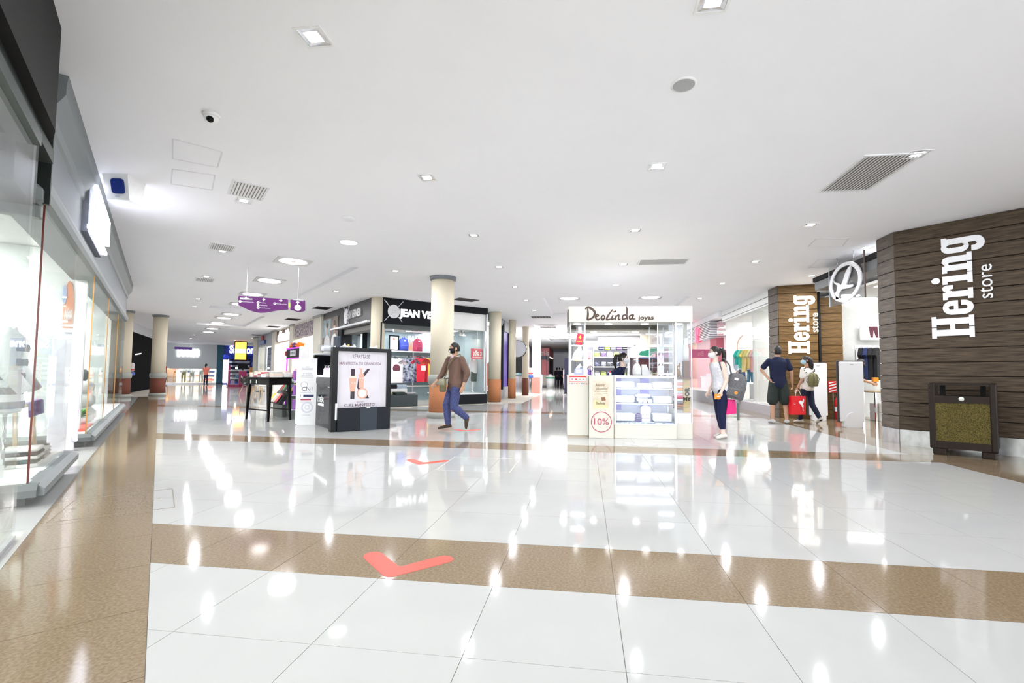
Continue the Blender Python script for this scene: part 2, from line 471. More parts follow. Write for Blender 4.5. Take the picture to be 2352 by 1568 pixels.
for n, (px, py) in enumerate(((908, 622), (772, 669), (686, 702))):
    p = at_z(px, py, ZC); place_sq(p.x, p.y, 'small square lamp in front of the corner shop fascia, %s of its diagonal line' % rows[n], pi / 4)
p = at_z(1880, 633, ZC); place_sq(p.x - .15, p.y, 'left half of the twin warm lamps above the shop entrance with security gates'); place_sq(p.x + .15, p.y, 'right half of the twin warm lamps above the shop entrance with security gates')
p = at_z(2005, 568, ZC); place_sq(p.x - .1, p.y, 'warm square lamp beside the top of the dark wooden shop corner')

# ring lamps in the trays and the pale lamp by the column
def make_ring():
    t = thing('ring_lamp', 'x', 'ceiling light', (0, 0, ZC + .1))
    me = fill_curve([[(-.36, -.36), (.36, -.36), (.36, .36), (-.36, .36)], ell(0, 0, .30, n=32)], 0.008)
    me.transform(Matrix.Translation((0, 0, -.008))); O('square_plate', setmat(me, M('lamp_plate', (0.58, 0.58, 0.6), 0.35, 0.4)), None, t)
    b = B(); n = 32
    for i in range(n):
        pass
    me = fill_curve([ell(0, 0, .25, n=32), ell(0, 0, .10, n=24)], 0.012); me.transform(Matrix.Translation((0, 0, -.014)))
    O('glowing_ring', setmat(me, EM('ring_glow', (1.0, 0.93, 0.93), 7.0)), None, t)
    O('centre_cap', B().cyl(0, 0, -.02, -.001, .09, n=24), M('ring_cap', (0.8, 0.66, 0.62), 0.4), t)
    O('inner_reflector', B().cyl(0, 0, -.0015, -.0005, .31, n=32), M('lamp_reflector2', (0.75, 0.73, 0.73), 0.25, 0.5), t)
    return t
ring0 = make_ring(); rf = True
for n in range(9):
    s_ = -6.57 - 2.06 * n
    o = ring0 if rf else dup(ring0); rf = False
    inside = (10.85 < FD.ux.dot(Vector((s_, 3.27 - s_, 0))) < 21.6) or (23.3 < FD.ux.dot(Vector((s_, 3.27 - s_, 0))) < 29.5)
    o.location = (s_, 3.27 - s_, ZC + (.1 if inside else 0.0)); o.rotation_euler = (0, 0, pi / 4)
    o['label'] = 'ring lamp in a square plate, %s from the camera along the left corridor' % (rows + ['eighth', 'ninth'])[n]; o['group'] = 'ring lamps down the left corridor'
    lamp_light('ring_light', .5, 13, (.99, .98, 1), o, -.06)
for n, x in enumerate((-0.55, 2.09)):
    o = dup(ring0, (x, 15.67, ZC + .12), 0.0, 'ring lamp above the jewellery kiosk, the %s of the two' % ('left' if n == 0 else 'right'), 'ring lamps over the middle aisle'); lamp_light('ring_light', .5, 13, (.99, .98, 1), o, -.06)
for y in (25.5, 29.5):
    for n, x in enumerate((-0.55, 2.09)):
        o = dup(ring0, (x, y, ZC + .1), 0.0, 'distant ring lamp over the middle aisle, %s of the %s pair' % (('left', 'right')[n], 'nearer' if y < 27 else 'farther'), 'far ring lamps over the middle aisle'); lamp_light('ring_light', .5, 13, (.99, .98, 1), o, -.06)
t = thing('round_lamp', 'plain round glowing lamp on the ceiling above the beauty counter', 'ceiling light', (-4.34, 8.13, ZC))
O('lamp_rim', B().lathe([(.17, 0), (.17, -.012), (.15, -.016)], n=28), WHITE, t); O('glowing_disc', B().cyl(0, 0, -.019, -.016, .148, n=28), EM('round_glow', (0.97, 0.98, 1), 6.0), t)

# vents
def vent(fr, x, y, wx, wy, nsl, label, group, along='x', dark=False, z=ZC):
    t = T(fr, 'ceiling_vent', label, 'vent', group, x, y, z)
    fm = M('vent_frame', (0.80, 0.80, 0.82), 0.4) if not dark else M('dark_vent', (0.10, 0.085, 0.08), 0.6)
    b = B(); e = 0.03
    for x0, x1, y0, y1 in ((-wx / 2, wx / 2, -wy / 2, -wy / 2 + e), (-wx / 2, wx / 2, wy / 2 - e, wy / 2), (-wx / 2, -wx / 2 + e, -wy / 2 + e, wy / 2 - e), (wx / 2 - e, wx / 2, -wy / 2 + e, wy / 2 - e)): b.box(x0, x1, y0, y1, -.012, 0)
    O('frame', b, fm, t)
    O('duct', B().box(-wx / 2 + e, wx / 2 - e, -wy / 2 + e, wy / 2 - e, -.0015, 0), M('duct_shade', (0.33, 0.30, 0.28), 0.8) if not dark else BLACK_MATT, t)
    L_ = (wx if along == 'x' else wy) - 2 * e
    hw = (wy if along == 'x' else wx) / 2 - e
    me = None
    for i in range(nsl):
        u = -L_ / 2 + (i + .5) * L_ / nsl; d = L_ / nsl * .28
        if me is None:
            q = B(); q.obox((0, 0, -.008), (d, 0, .005), (0, hw, 0), (-.001, 0, .002)) if along == 'x' else q.obox((0, 0, -.008), (0, d, .005), (hw, 0, 0), (0, -.001, .002))
            me = q.mesh('slat', [fm])
        O('slat', me, None, t, (u, 0, 0) if along == 'x' else (0, u, 0))
    return t
def vat(px, py): p = at_z(px, py, ZC); return FD.fl(px, py, ZC)
for n, (px, py, lb) in enumerate(((570, 437, 'slatted ceiling vent nearest the blue-lensed camera, its slats widest'), (510, 567, 'second slatted ceiling vent, further along the glass fronted shop'), (470, 642, 'third slatted ceiling vent, smallest of the white slatted ones'))):
    x, y = vat(px, py); vent(FD, x, y, 0.60, 0.42, 10, lb, 'white slatted ceiling vents', 'y')
t = vent(FN, 3.30, 5.99, 0.62, 1.05, 14, 'large pale slatted ceiling grille at upper right', None, 'x')
t = vent(FN, 1.62, 10.25, 1.02, 0.52, 12, 'wide pale ceiling grille above the jewellery kiosk', None, 'y')
for n, (px, py, fr, wx, wy) in enumerate(((1070, 688, Fr(0, 0, 45), .75, .5), (740, 707, FD, .8, .55), (672, 733, FD, .8, .55), (628, 750, FD, .8, .55), (588, 769, FD, .8, .55), (1243, 728, FN, .8, .6), (1259, 751, FN, .8, .6))):
    x, y = fr.fl(px, py, ZC)
    vent(fr, x, y, wx, wy, 6, ('dark ceiling vent beside the round column capital', 'dark ceiling vent right of the purple hanging sign', 'second dark vent beyond the purple sign', 'third dark vent, above the lit shop sign', 'fourth and farthest dark vent down the left corridor', 'dark vent left of the jewellery kiosk header', 'smaller dark vent beyond it in the right aisle')[n], 'dark ceiling vents', 'x', True)

# round speaker, smoke detector, cameras
t = thing('ceiling_speaker', 'round grey mesh loudspeaker set in the ceiling', 'speaker', (0.80, 3.94, ZC))
O('rim', B().lathe([(.105, 0), (.105, -.006), (.088, -.009)], n=36), WHITE, t)
O('grille', B().cyl(0, 0, -.0115, -.009, .087, n=36), M('speaker_mesh', (0.42, 0.42, 0.43), 0.6, scale=420, var=0.35), t)
p = at_z(800, 500, ZC); t = thing('smoke_detector', 'flat white smoke detector barely visible on the white ceiling', 'smoke detector', p)
O('body', B().lathe([(.10, 0), (.10, -.015), (.085, -.035), (.03, -.04)], n=28), M('detector_plastic', (0.84, 0.84, 0.87), 0.5), t)
t = thing('dome_camera', 'white dome security camera with a small black lens ball', 'camera', at_z(486, 262, ZC))
O('collar', B().lathe([(.075, 0), (.075, -.02), (.07, -.03)], n=28), WHITE, t)
b = B()
b.lathe([(.068, -.03), (.062, -.05), (.045, -.075), (.02, -.088)], n=28); O('housing', b, WHITE, t)
O('lens_ball', B().ball((.018, -.034, -.066), .032, n=14), BLACK, t)
t = thing('box_camera', 'white cubic ceiling camera with a big dark blue lens window', 'camera', at_z(286, 410, ZC), radians(12))
def rr(w_, d_, yo, z): return [V3 for V3 in [Vector((x, y + yo, z)) for x, y in ((-w_, -d_), (w_, -d_), (w_, d_), (-w_, d_))]]
O('housing', B().loft([rr(.13, .11, .03, -.30), rr(.145, .15, .0, -.03), rr(.15, .155, .0, 0)], False), WHITE, t)
q = B().prism(rrect(-.075, .075, -.09, .09, .035), -.004, .010); ln = O('lens_window', q, M('blue_lens', (0.015, 0.035, 0.22), 0.06), t); ln.location = (.02, -.124, -.145); ln.rotation_euler = (radians(104), 0, 0)
ln = O('lower_sensor', B().prism(ell(0, 0, .03, .014, 14), -.003, .005), M('sensor_grey', (.6, .62, .68), .3), t); ln.location = (.0, -.093, -.262); ln.rotation_euler = (radians(104), 0, 0)
# ------------------------------------------------------------------ figures: one continuous skin, clothes and hair as children
SKIN_L = M('skin_light', (0.72, 0.47, 0.36), 0.5, scale=30, var=0.06)
SKIN_M = M('skin_tan', (0.50, 0.29, 0.19), 0.5, scale=30, var=0.06)
SKIN_P = M('skin_pale', (0.80, 0.60, 0.51), 0.5, scale=30, var=0.05)
HAIR = M('dark_hair', (0.014, 0.011, 0.010), 0.45, scale=90, stretch=(1, 1, .2), var=0.5, bump=0.2)
def remesh(b, name, mat, parent, voxel, smooth=4, label=None):
    me0 = b.mesh('tmp', [])
    o = bpy.data.objects.new('tmp', me0); COL.objects.link(o)
    md = o.modifiers.new('r', 'REMESH'); md.mode = 'VOXEL'; md.voxel_size = voxel
    sm = o.modifiers.new('s', 'SMOOTH'); sm.factor = 0.5; sm.iterations = smooth
    dg = bpy.context.evaluated_depsgraph_get()
    me = bpy.data.meshes.new_from_object(o.evaluated_get(dg))
    bpy.data.objects.remove(o); bpy.data.meshes.remove(me0)
    me.polygons.foreach_set('use_smooth', [True] * len(me.polygons))
    return O(name, setmat(me, mat), None, parent, label=label)
V = Vector
POSE = dict(pelvis=V((0, 0, .93)), neck=V((0, .015, 1.47)), yaw=0.0, hy=0.0, hp=0.0,
            sl=V((.185, .01, 1.415)), sr=V((-.185, .01, 1.415)), el=V((.225, .03, 1.12)), er=V((-.225, .03, 1.12)),
            wl=V((.235, -.03, .87)), wr=V((-.235, -.03, .87)), hl=V((.085, 0, .90)), hr=V((-.085, 0, .90)),
            kl=V((.095, -.01, .49)), kr=V((-.095, -.01, .49)), al=V((.10, .025, .075)), ar=V((-.10, .025, .075)), tl=None, tr=None)
TOR = ((-.13, .125, .10), (-.05, .160, .118), (.02, .165, .12), (.12, .148, .112), (.24, .155, .118), (.36, .172, .122), (.44, .178, .112), (.50, .125, .085), (.545, .066, .062))
def torso_rings(P, grow=0.0, z0=-.2, z1=.6, fat=1.0, n=16, hem=0.0, belly=0.0):
    out = []; pv, nk = P['pelvis'], P['neck']; L_ = (nk - pv).length
    for dz, rx, ry in TOR:
        if dz < z0 or dz > z1: continue
        t = dz / .54; c = pv + (nk - pv) * t
        if 0 < t < 1 : c = c + V((0, P.get('hunch', 0) * 4 * t * (1 - t), 0))
        a = P['yaw'] * max(0, min(1, t)); g = grow + (hem if dz < .1 else 0)
        fb = 1 + belly * math.exp(-((dz - .1) / .12) ** 2)
        out.append([c + V((cos(a) * (rx * fat + g) * cos(q) - sin(a) * (ry * fat * fb + g) * sin(q), sin(a) * (rx * fat + g) * cos(q) + cos(a) * (ry * fat * fb + g) * sin(q), 0)) for q in [2 * pi * i / n for i in range(n)]])
    return out
def limb(b, pts, rs, n=10):
    """tapered limb with a rounded joint at each point"""
    P = []; R_ = []
    for i in range(len(pts) - 1):
        for k in range(4):
            t = k / 4; P.append(V(pts[i]).lerp(V(pts[i + 1]), t)); R_.append(rs[i] + (rs[i + 1] - rs[i]) * t)
    P.append(V(pts[-1])); R_.append(rs[-1])
    b.tube(P, R_, n)
    for p, r in zip(pts, rs): b.ball(p, r * .99, n=10, k=6)
def hand(b, w, d, nrm, side, curl=0.5, k=1.0, fingers=True):
    """w wrist, d finger direction, nrm palm normal, side +1/-1 puts the thumb"""
    d = V(d).normalized(); nrm = V(nrm); nrm = (nrm - d * nrm.dot(d)).normalized(); s_ = d.cross(nrm).normalized() * side
    pc = w + d * .045 * k
    rot = Matrix((s_, nrm, d)).transposed()
    b.ball(pc, .040 * k, .017 * k, .052 * k, rot=rot, n=10, k=6)
    if not fingers: return
    for i, L_ in enumerate((.072, .080, .075, .058)):
        p0 = pc + d * .04 * k + s_ * (.030 - .020 * i) * k
        a1, a2 = curl * .7, curl * 1.7
        p1 = p0 + (d * cos(a1) + nrm * sin(a1)) * L_ * .5 * k
        p2 = p1 + (d * cos(a2) + nrm * sin(a2)) * L_ * .5 * k
        b.tube([p0 - d * .02 * k, p0, p1, p2], [.0095 * k, .0095 * k, .0085 * k, .007 * k], 7)
    t0 = w + d * .02 * k + s_ * .028 * k
    t1 = t0 + (d * .7 + s_ * .6 + nrm * .2).normalized() * .035 * k
    b.tube([t0, t1, t1 + (d * .9 + nrm * .4 * (1 + curl)).normalized() * .035 * k], [.013 * k, .0105 * k, .008 * k], 7)
def foot_rings(a, t, k=1.0, grow=0.0, n=12, heel=.06):
    """a ankle point, t toe tip on its way; sole lies under"""
    a, t = V(a), V(t); d = (t - a); up = V((0, 0, 1)); dh = d.normalized()
    sd = dh.cross(up).normalized(); nu = sd.cross(dh).normalized()
    rings = []
    L_ = d.length + heel
    for u, wd, h in ((0, .018, .02), (.05, .030, .05), (.25, .034, .062), (.5, .040, .048), (.75, .045, .034), (.93, .036, .024), (1.0, .012, .012)):
        base = a - dh * heel + dh * L_ * u
        c = base + nu * (h * .5)
        rings.append([c + sd * (wd * k + grow) * cos(q) + nu * (h * .52 * k + grow * .6) * sin(q) for q in [2 * pi * i / n for i in range(n)]])
    return rings
def person(label, loc, rz, P=None, skin=SKIN_M, hgt=1.75, fat=1.0, voxel=.011, top=None, sleeve=1.0, long=.0, legs=None, leg_len=1.0, shoes=None, hair='short', hand_curl=.5, grow=.014, lgrow=.012,
           belly=0.0, group=None, name='person', cat='person', face=True, fingers=True, hairmat=None, hem_z=-.06, top2=None, handdirs=None, legfat=1.0, barefoot=False, kind_mask=None, thick=1.0, head_k=1.0):
    pose = dict(POSE); pose.update(P or {}); P = pose
    r = thing(name, label, cat, loc, rz, group)
    k = hgt / 1.75
    for q, v in P.items():
        if isinstance(v, Vector): P[q] = v * k
    global TOR
    keep = TOR
    TOR = tuple((a * k, c * k, d * k) for a, c, d in keep)
    hcz = P['neck'] + V((0, -.012, .165)) * k
    HR = Matrix.Rotation(P['hy'], 3, 'Z') @ Matrix.Rotation(P['hp'], 3, 'X')
    def H(x, y, z): return hcz + HR @ (V((x, y, z)) * k * head_k)
    b = B()
    b.loft(torso_rings(P, 0, fat=fat, belly=belly))
    b.tube([P['neck'] - V((0, 0, .05 * k)), P['neck'] + V((0, 0, .03)), hcz - V((0, 0, .03))], [.062 * k, .054 * k, .05 * k], 10)
    kk = k * head_k
    b.ball(hcz, .076 * kk, .096 * kk, .112 * kk, n=16, k=12, rot=HR)
    b.ball(H(0, -.025, -.062), .056 * kk, .062 * kk, .058 * kk, rot=HR)
    if face:
        b.tube([H(0, -.088, .012), H(0, -.107, -.022), H(0, -.094, -.032)], [.008 * k, .015 * k, .011 * k], 7)
        for s_ in (-1, 1):
            b.ball(H(s_ * .079, .008, -.008), .010 * kk, .018 * kk, .030 * kk, rot=HR)
            b.ball(H(s_ * .034, -.078, .022), .022 * kk, .016 * kk, .010 * kk, rot=HR)
        b.ball(H(0, -.086, -.058), .022 * kk, .012 * kk, .008 * kk, rot=HR)
    al, af = .050 * k * thick, .039 * k * thick
    for s_, S_, E_, W_ in ((1, 'sl', 'el', 'wl'), (-1, 'sr', 'er', 'wr')):
        limb(b, [P[S_], P[E_], P[W_]], [al * 1.05, af * 1.02, .026 * k])
        d = (P[W_] - P[E_]).normalized(); nr = V((-s_, .15, 0)); cu = hand_curl
        if handdirs and s_ in handdirs: d, nr, cu = handdirs[s_]
        hand(b, P[W_], d, nr, s_, cu, k, fingers)
    lt = .082 * k * legfat; toes = {}
    for s_, H_, K_, A_, T_ in ((1, 'hl', 'kl', 'al', 'tl'), (-1, 'hr', 'kr', 'ar', 'tr')):
        limb(b, [P[H_], P[H_].lerp(P[K_], .5), P[K_], P[K_].lerp(P[A_], .35), P[A_]], [lt, lt * .84, .056 * k * legfat, .053 * k * legfat, .036 * k])
        toes[s_] = P[T_] if P[T_] is not None else P[A_] + V((s_ * .03, -.155, -.062)) * k
        b.loft(foot_rings(P[A_] - V((0, 0, .045 * k)) if P[T_] is None else P[A_], toes[s_] - V((0, 0, .005)), k))
    remesh(b, 'body', skin, r, voxel, 3)
    if top:
        b = B(); b.loft(torso_rings(P, grow * k, z0=(hem_z - .09) * k, fat=fat, hem=.006 * k, belly=belly, z1=9))
        for s_, S_, E_, W_ in ((1, 'sl', 'el', 'wl'), (-1, 'sr', 'er', 'wr')):
            g = grow * k * .75; loose = g * 1.5
            if sleeve <= 0: continue
            if sleeve < .5:
                e = P[S_].lerp(P[E_], sleeve * 2); limb(b, [P[S_], e], [al * .98 + g * .6, al + loose * .8])
            else:
                e = P[E_].lerp(P[W_], (sleeve - .5) * 2); limb(b, [P[S_], P[E_], e], [al * 1.05 + g, af + loose, .028 * k + g * 1.2])
        remesh(b, 'shirt', top, r, voxel, 2)
    if legs:
        b = B(); b.loft(torso_rings(P, lgrow * .8 * k, z0=-.14 * k, z1=.10 * k, fat=fat))
        for s_, H_, K_, A_ in ((1, 'hl', 'kl', 'al'), (-1, 'hr', 'kr', 'ar')):
            g = lgrow * k
            if leg_len <= .5:
                e = P[H_].lerp(P[K_], leg_len * 2); limb(b, [P[H_], P[H_].lerp(e, .5), e], [lt + g, lt * .9 + g * 1.5, lt * .82 + g * 2])
            else:
                e = P[K_].lerp(P[A_], (leg_len - .5) * 2); limb(b, [P[H_], P[H_].lerp(P[K_], .5), P[K_], P[K_].lerp(e, .4), e], [lt + g, lt * .84 + g * 1.1, .056 * k * legfat + g * 1.25, .053 * k * legfat + g * 1.1, .036 * k + g * 1.1])
        remesh(b, 'trousers' if leg_len > .5 else 'shorts', legs, r, voxel, 2)
    if shoes:
        me = shoes
        for s_, A_, T_ in ((1, 'al', 'tl'), (-1, 'ar', 'tr')):
            b = B(); b.loft(foot_rings(P[A_] - V((0, 0, .05 * k)) if P[T_] is None else P[A_] - V((0, 0, .03 * k)), toes[s_], 1.2 * k, .010 * k, heel=.07))
            o = O('shoe', b, shoes, r)
    hm = hairmat or HAIR
    if hair:
        b = B()
        # cap of hair: upper rear of the skull, cut along the hairline
        n, kk2 = 20, 10; rows_ = []
        low = {'short': -.074, 'crop': -.058, 'pony': -.05, 'long': -.06}[hair]
        pts = []
        for i in range(kk2 + 1):
            for j in range(n):
                a = 2 * pi * j / n
                front = max(0, -sin(a)) ; lowz = (low + (.132 if hair != 'long' else .105) * front ** .8 * (1 if front > 0 else 0)) / .112
                side_ = abs(cos(a))
                tmin = math.acos(max(-1, min(1, lowz)))
                t = tmin * i / kk2
                bulge = 1.10 if hair != 'crop' else 1.065
                pts.append(H(.076 * bulge * sin(t) * cos(a), .096 * bulge * sin(t) * sin(a) + .004, .112 * (bulge + .01) * cos(t)))
        fs = [(i * n + j, i * n + (j + 1) % n, (i + 1) * n + (j + 1) % n, (i + 1) * n + j) for i in range(kk2) for j in range(n)]
        b._add(pts, fs, True)
        if hair == 'pony':
            b.tube([H(0, .085, .06), H(0, .14, .055), H(0, .165, -.02), H(.0, .155, -.12), H(0, .14, -.21)], [.022 * k, .038 * k, .042 * k, .034 * k, .012 * k], 10)
        if hair == 'long':
            b.tube([H(0, .05, .06), H(0, .075, -.02), H(.0, .085, -.12), H(0, .085, -.22), H(0, .08, -.27)], [.07 * k, .085 * k, .085 * k, .07 * k, .03 * k], 12, ell=.7)
        O('hair', b, hm, r)
    if kind_mask:
        rows_ = []
        for i in range(7):
            z = .004 - .016 * i * 1.02
            row = []
            for j in range(11):
                a = radians(-78 + 156 * j / 10); bl = 1 + .10 * sin(pi * i / 6)
                hw = (.082 if i < 4 else .080 - .010 * (i - 3)); dp = .104 * bl - (.02 if i > 4 else 0) * (i - 4) / 2 + .012 * cos(a) ** 6 * (1 if i < 5 else .3)
                row.append(H(hw * sin(a), -dp * cos(a) * 1.02 + .0, z))
            rows_.append(row)
        vs = [p for rw in rows_ for p in rw]; nn = 11
        b = B(); b._add(vs, [(i * nn + j, i * nn + j + 1, (i + 1) * nn + j + 1, (i + 1) * nn + j) for i in range(6) for j in range(10)], True)
        for s_ in (-1, 1):
            b.tube([H(s_ * .078, -.03, .0), H(s_ * .083, .005, .015)], .0018 * k, 5); b.tube([H(s_ * .07, -.03, -.08), H(s_ * .083, .005, -.03)], .0018 * k, 5)
        O('face_mask', b, kind_mask, r)
    if face and voxel < .012:
        b = B()
        for s_ in (-1, 1): b.ball(H(s_ * .031, -.089, .016), .010 * k, .006 * k, .0055 * k, rot=HR)
        O('eyes', b, M('eye_dark', (0.03, 0.02, 0.02), 0.2), r)
        b = B()
        for s_ in (-1, 1): b.tube([H(s_ * .016, -.094, .036), H(s_ * .034, -.090, .042), H(s_ * .052, -.076, .036)], .0035 * k, 6)
        O('eyebrows', b, hm, r)
    TOR = keep
    r['_k'] = k
    return r, P, H
def mannequin(label, loc, rz, mat, group=None, P=None, hgt=1.8, head=True, voxel=.02, torso_only=False, **kw):
    r, P_, H_ = person(label, loc, rz, P, skin=mat, hgt=hgt, voxel=voxel, hair=None, face=False, fingers=False, name='mannequin', cat='mannequin', group=group, **kw)
    return r, P_, H_
FAB = {}
def fabric(name, rgb, **kw):
    return M('fabric_' + name, rgb, 0.85, scale=kw.pop('scale', 120), var=kw.pop('var', .12), bump=kw.pop('bump', .15), **kw)
def shirt_shape(w=.5, h=.66, th=.05):
    """T-shirt outline hung on display, in local xz, top at z = 0"""
    return [(-.09 * w / .5, 0), (-.20 * w / .5, -.035), (-.34 * w / .5, -.20), (-.25 * w / .5, -.26), (-.20 * w / .5, -.19), (-.205 * w / .5, -h), (.205 * w / .5, -h), (.20 * w / .5, -.19), (.25 * w / .5, -.26), (.34 * w / .5, -.20), (.20 * w / .5, -.035), (.09 * w / .5, 0), (.05, -.03), (-.05, -.03)]
# ------------------------------------------------------------------ left: two glazed shop fronts along the diagonal
FASC = M('grey_fascia_paint', (0.16, 0.175, 0.19), 0.5, scale=200, var=0.05, bump=0.03)
FASC_D = M('dark_grey_fascia', (0.013, 0.013, 0.0125), 0.7, scale=200, var=0.08, bump=0.03, spec=.2)
BEAM_D = M('dark_green_grey_beam', (0.014, 0.018, 0.016), 0.5, spec=.2)
MOULD = M('grey_moulding', (0.19, 0.21, 0.215), 0.5, scale=60)
SHOPW = M('shop_white', (0.86, 0.87, 0.86), 0.5)
AMBER = M('maroon_glass_edge', (0.10, 0.02, 0.014), 0.2); AMBER2 = M('amber_glass_edge', (0.50, 0.26, 0.07), 0.2)
def wallbox(name, fr, x0, x1, y0, y1, z0, z1, mat, label=None, kind='structure'):
    cx = (x0 + x1) / 2; cy = (y0 + y1) / 2
    return O(name, B().box(x0 - cx, x1 - cx, y0 - cy, y1 - cy, z0, z1), mat, None, fr.w(cx, cy), fr.rz, kind, label)
# nearest shop: deep dark fascia box, stepped beam under it, full height glass
t = T(FD, 'shop_fascia', 'dark grey fascia box of the nearest shop, at the upper left corner', 'fascia', x=0, y=.66)
O('fascia_box', B().prism([(-1.6, -.02), (4.55, -.02), (5.2, .10), (5.2, 1.0), (-1.6, 1.0)], 2.76, ZC), FASC_D, t)
O('fascia_edge', B().box(5.2, 5.24, .08, 1.0, 2.40, ZC), BEAM_D, t)
O('upper_beam', B().box(-1.6, 4.98, .04, .5, 2.66, 2.758), BEAM_D, t); O('lower_beam', B().box(-1.6, 4.4, .02, .16, 2.58, 2.662), M('green_grey_beam', (0.035, 0.045, 0.042), 0.45, spec=.3), t)
O('soffit_panel', B().box(-1.6, 4.9, .5, 1.2, 2.68, 2.74), M('pale_blue_soffit', (0.62, 0.66, 0.78), 0.5), t)
O('end_pier', B().box(4.52, 5.22, .16, .9, 2.36, 2.755), M('dark_pier', (0.06, 0.065, 0.07), 0.6), t)
t = T(FD, 'glass_shopfront', 'tall frameless glass pane at the left edge, reaching down to the floor', 'window', x=0, y=.70)
for a, c in ((-1.4, 1.55), (1.56, 4.46)): O('pane', B().box(a, c, 0, .012, .02, 2.6), GLASS, t)
O('floor_rail', B().box(-1.4, 4.46, -.004, .02, 0, .03), STEEL, t)
O('pane', B().box(4.448, 4.46, .012, .9, .02, 2.6), GLASS, t)
# glass fronted shop: fascia with cornice and architrave
t = T(FD, 'shop_fascia', 'long blue grey fascia with cornice above the glass fronted shop', 'fascia', x=0, y=.8)
X0, X1 = 5.26, 17.3
O('fascia_board', B().box(X0, X1, 0, .3, 2.62, ZC), FASC, t)
prof = [(0, 3.10), (-.02, 3.12), (-.03, 3.2), (-.09, 3.30), (-.11, 3.34), (-.11, 3.42), (-.12, ZC), (.05, ZC), (.05, 3.10)]
O('cornice', B().prism([(y, z) for y, z in prof], X0, X1, 'x'), MOULD, t)
prof = [(.02, 2.46), (-.03, 2.47), (-.05, 2.52), (-.05, 2.58), (-.015, 2.63), (0, 2.70), (.04, 2.70), (.3, 2.60), (.3, 2.46)]
O('architrave', B().prism(prof, X0, X1, 'x'), MOULD, t)
O('capital_end', B().bev(X0 - .16, X0 + .02, -.03, .32, 2.38, 2.53, .03), M('dark_moulding', (0.12, 0.135, 0.135), 0.5), t)
O('capital_end', B().bev(X0 - .10, X0, -.02, .28, 2.28, 2.38, .01), M('dark_moulding', (0.12, 0.135, 0.135), 0.5), t)
# illuminated sign on it
t = T(FD, 'lit_shop_sign', 'white illuminated letters between two light bars on the grey fascia', 'sign', x=0, y=.70)
LTUBE = EM('sign_tube', (0.86, 0.89, 1.0), 3.6)
O('backing_tray', B().box(7.55, 9.2, .04, .10, 2.74, 3.36), M('sign_tray', (0.16, 0.17, 0.21), 0.6), t)
O('light_bar', B().box(7.57, 9.06, -.03, .04, 3.285, 3.325), LTUBE, t); O('light_bar', B().box(7.47, 9.13, -.03, .04, 2.77, 2.81), LTUBE, t)
LT = [[(7.72, 2.89), (7.72, 3.22), (8.18, 3.22), (8.18, 2.89), (8.0, 2.89), (8.0, 3.05), (7.9, 3.05), (7.9, 2.89)]], [[(8.25, 2.89), (8.25, 3.16), (8.32, 3.22), (8.52, 3.22), (8.62, 3.1), (8.72, 3.22), (8.98, 3.22), (8.98, 2.87), (8.8, 2.87), (8.45, 2.87)]]
for L_ in LT: flat(t, 'letter', L_, -.01, LTUBE, .05)
for z in (3.06, 2.96): O('side_lamp', B().ball((7.52, .02, z), .012, n=8, k=6), LIT, t)
# show-window boxes: plinth, overhanging sill, white floor, glass
def show_window(x0, x1, label, posts, y0=.80, far_end=True, near_end=True):
    t = T(FD, 'show_window', label, 'show window', x=0, y=y0)
    O('plinth', B().box(x0 + .06, x1 - .06, .02, 1.6, 0, .10), M('plinth_grey', (0.20, 0.21, 0.20), 0.5), t)
    O('sill', B().prism([(-.10, .085), (-.10, .14), (-.05, .18), (.03, .185), (.03, .085)], x0 - .03, x1 + .03, 'x'), MOULD, t)
    O('sill', B().prism([(x0 - .09, .085), (x0 - .09, .14), (x0 - .04, .18), (x0 + .03, .185), (x0 + .03, .085)], -.06, 1.6, 'y'), M('dark_sill', (0.13, 0.145, 0.145), 0.5), t)
    O('display_floor', B().box(x0 + .02, x1 - .02, .02, 1.6, .16, .186), SHOPW, t)
    edges = [x0] + posts + [x1]
    for a, c in zip(edges, edges[1:]): O('pane', B().box(a + .004, c - .004, 0, .01, .186, 2.47), GLASS, t)
    for e in edges[:-1]: O('glass_edge', B().box(e - .005, e + .005, -.002, .011, .186, 2.47), AMBER if x0 < 6 and e == x0 else AMBER2, t)
    O('pane', B().box(x0 - .002, x0 + .008, .012, 1.5, .186, 2.47), GLASS, t)
    if far_end: O('pane', B().box(x1 - .008, x1 + .002, .012, 1.5, .186, 2.47), GLASS, t)
    return t
show_window(5.47, 7.46, 'first show window of the glass fronted shop, with folded knitwear on its floor', [])
show_window(9.25, 11.75, 'second show window, beyond the shop door, with round cushions inside', [])
show_window(11.8, 17.2, 'third and farthest show window, running up to the rust red column', [14.4])
# shop interiors behind
wallbox('wall_shop_back', FD, -1.5, 17.3, 4.3, 4.4, 0, ZC, SHOPW, 'white back wall of the glass fronted shops')
wallbox('wall_shop_end', FD, 17.2, 17.3, 1.1, 4.3, 0, ZC, SHOPW)
wallbox('ceiling_shop', FD, 5.2, 17.3, .86, 4.3, 2.9, 2.96, SHOPW, 'lower white ceiling inside the glass fronted shop')
wallbox('ceiling_near_shop', FD, -1.6, 5.2, 1.3, 4.3, 2.9, 2.96, SHOPW)
wallbox('wall_shop_divider', FD, 4.95, 5.1, 1.75, 4.3, 0, 2.9, SHOPW, 'white party wall between the two glazed shops')
wallbox('trim_1', FD, 6.2, 17.2, 4.22, 4.3, 2.1, 2.2, M('grey_rail', (0.42, 0.45, 0.46), 0.5), 'grey rail along the shop back wall')
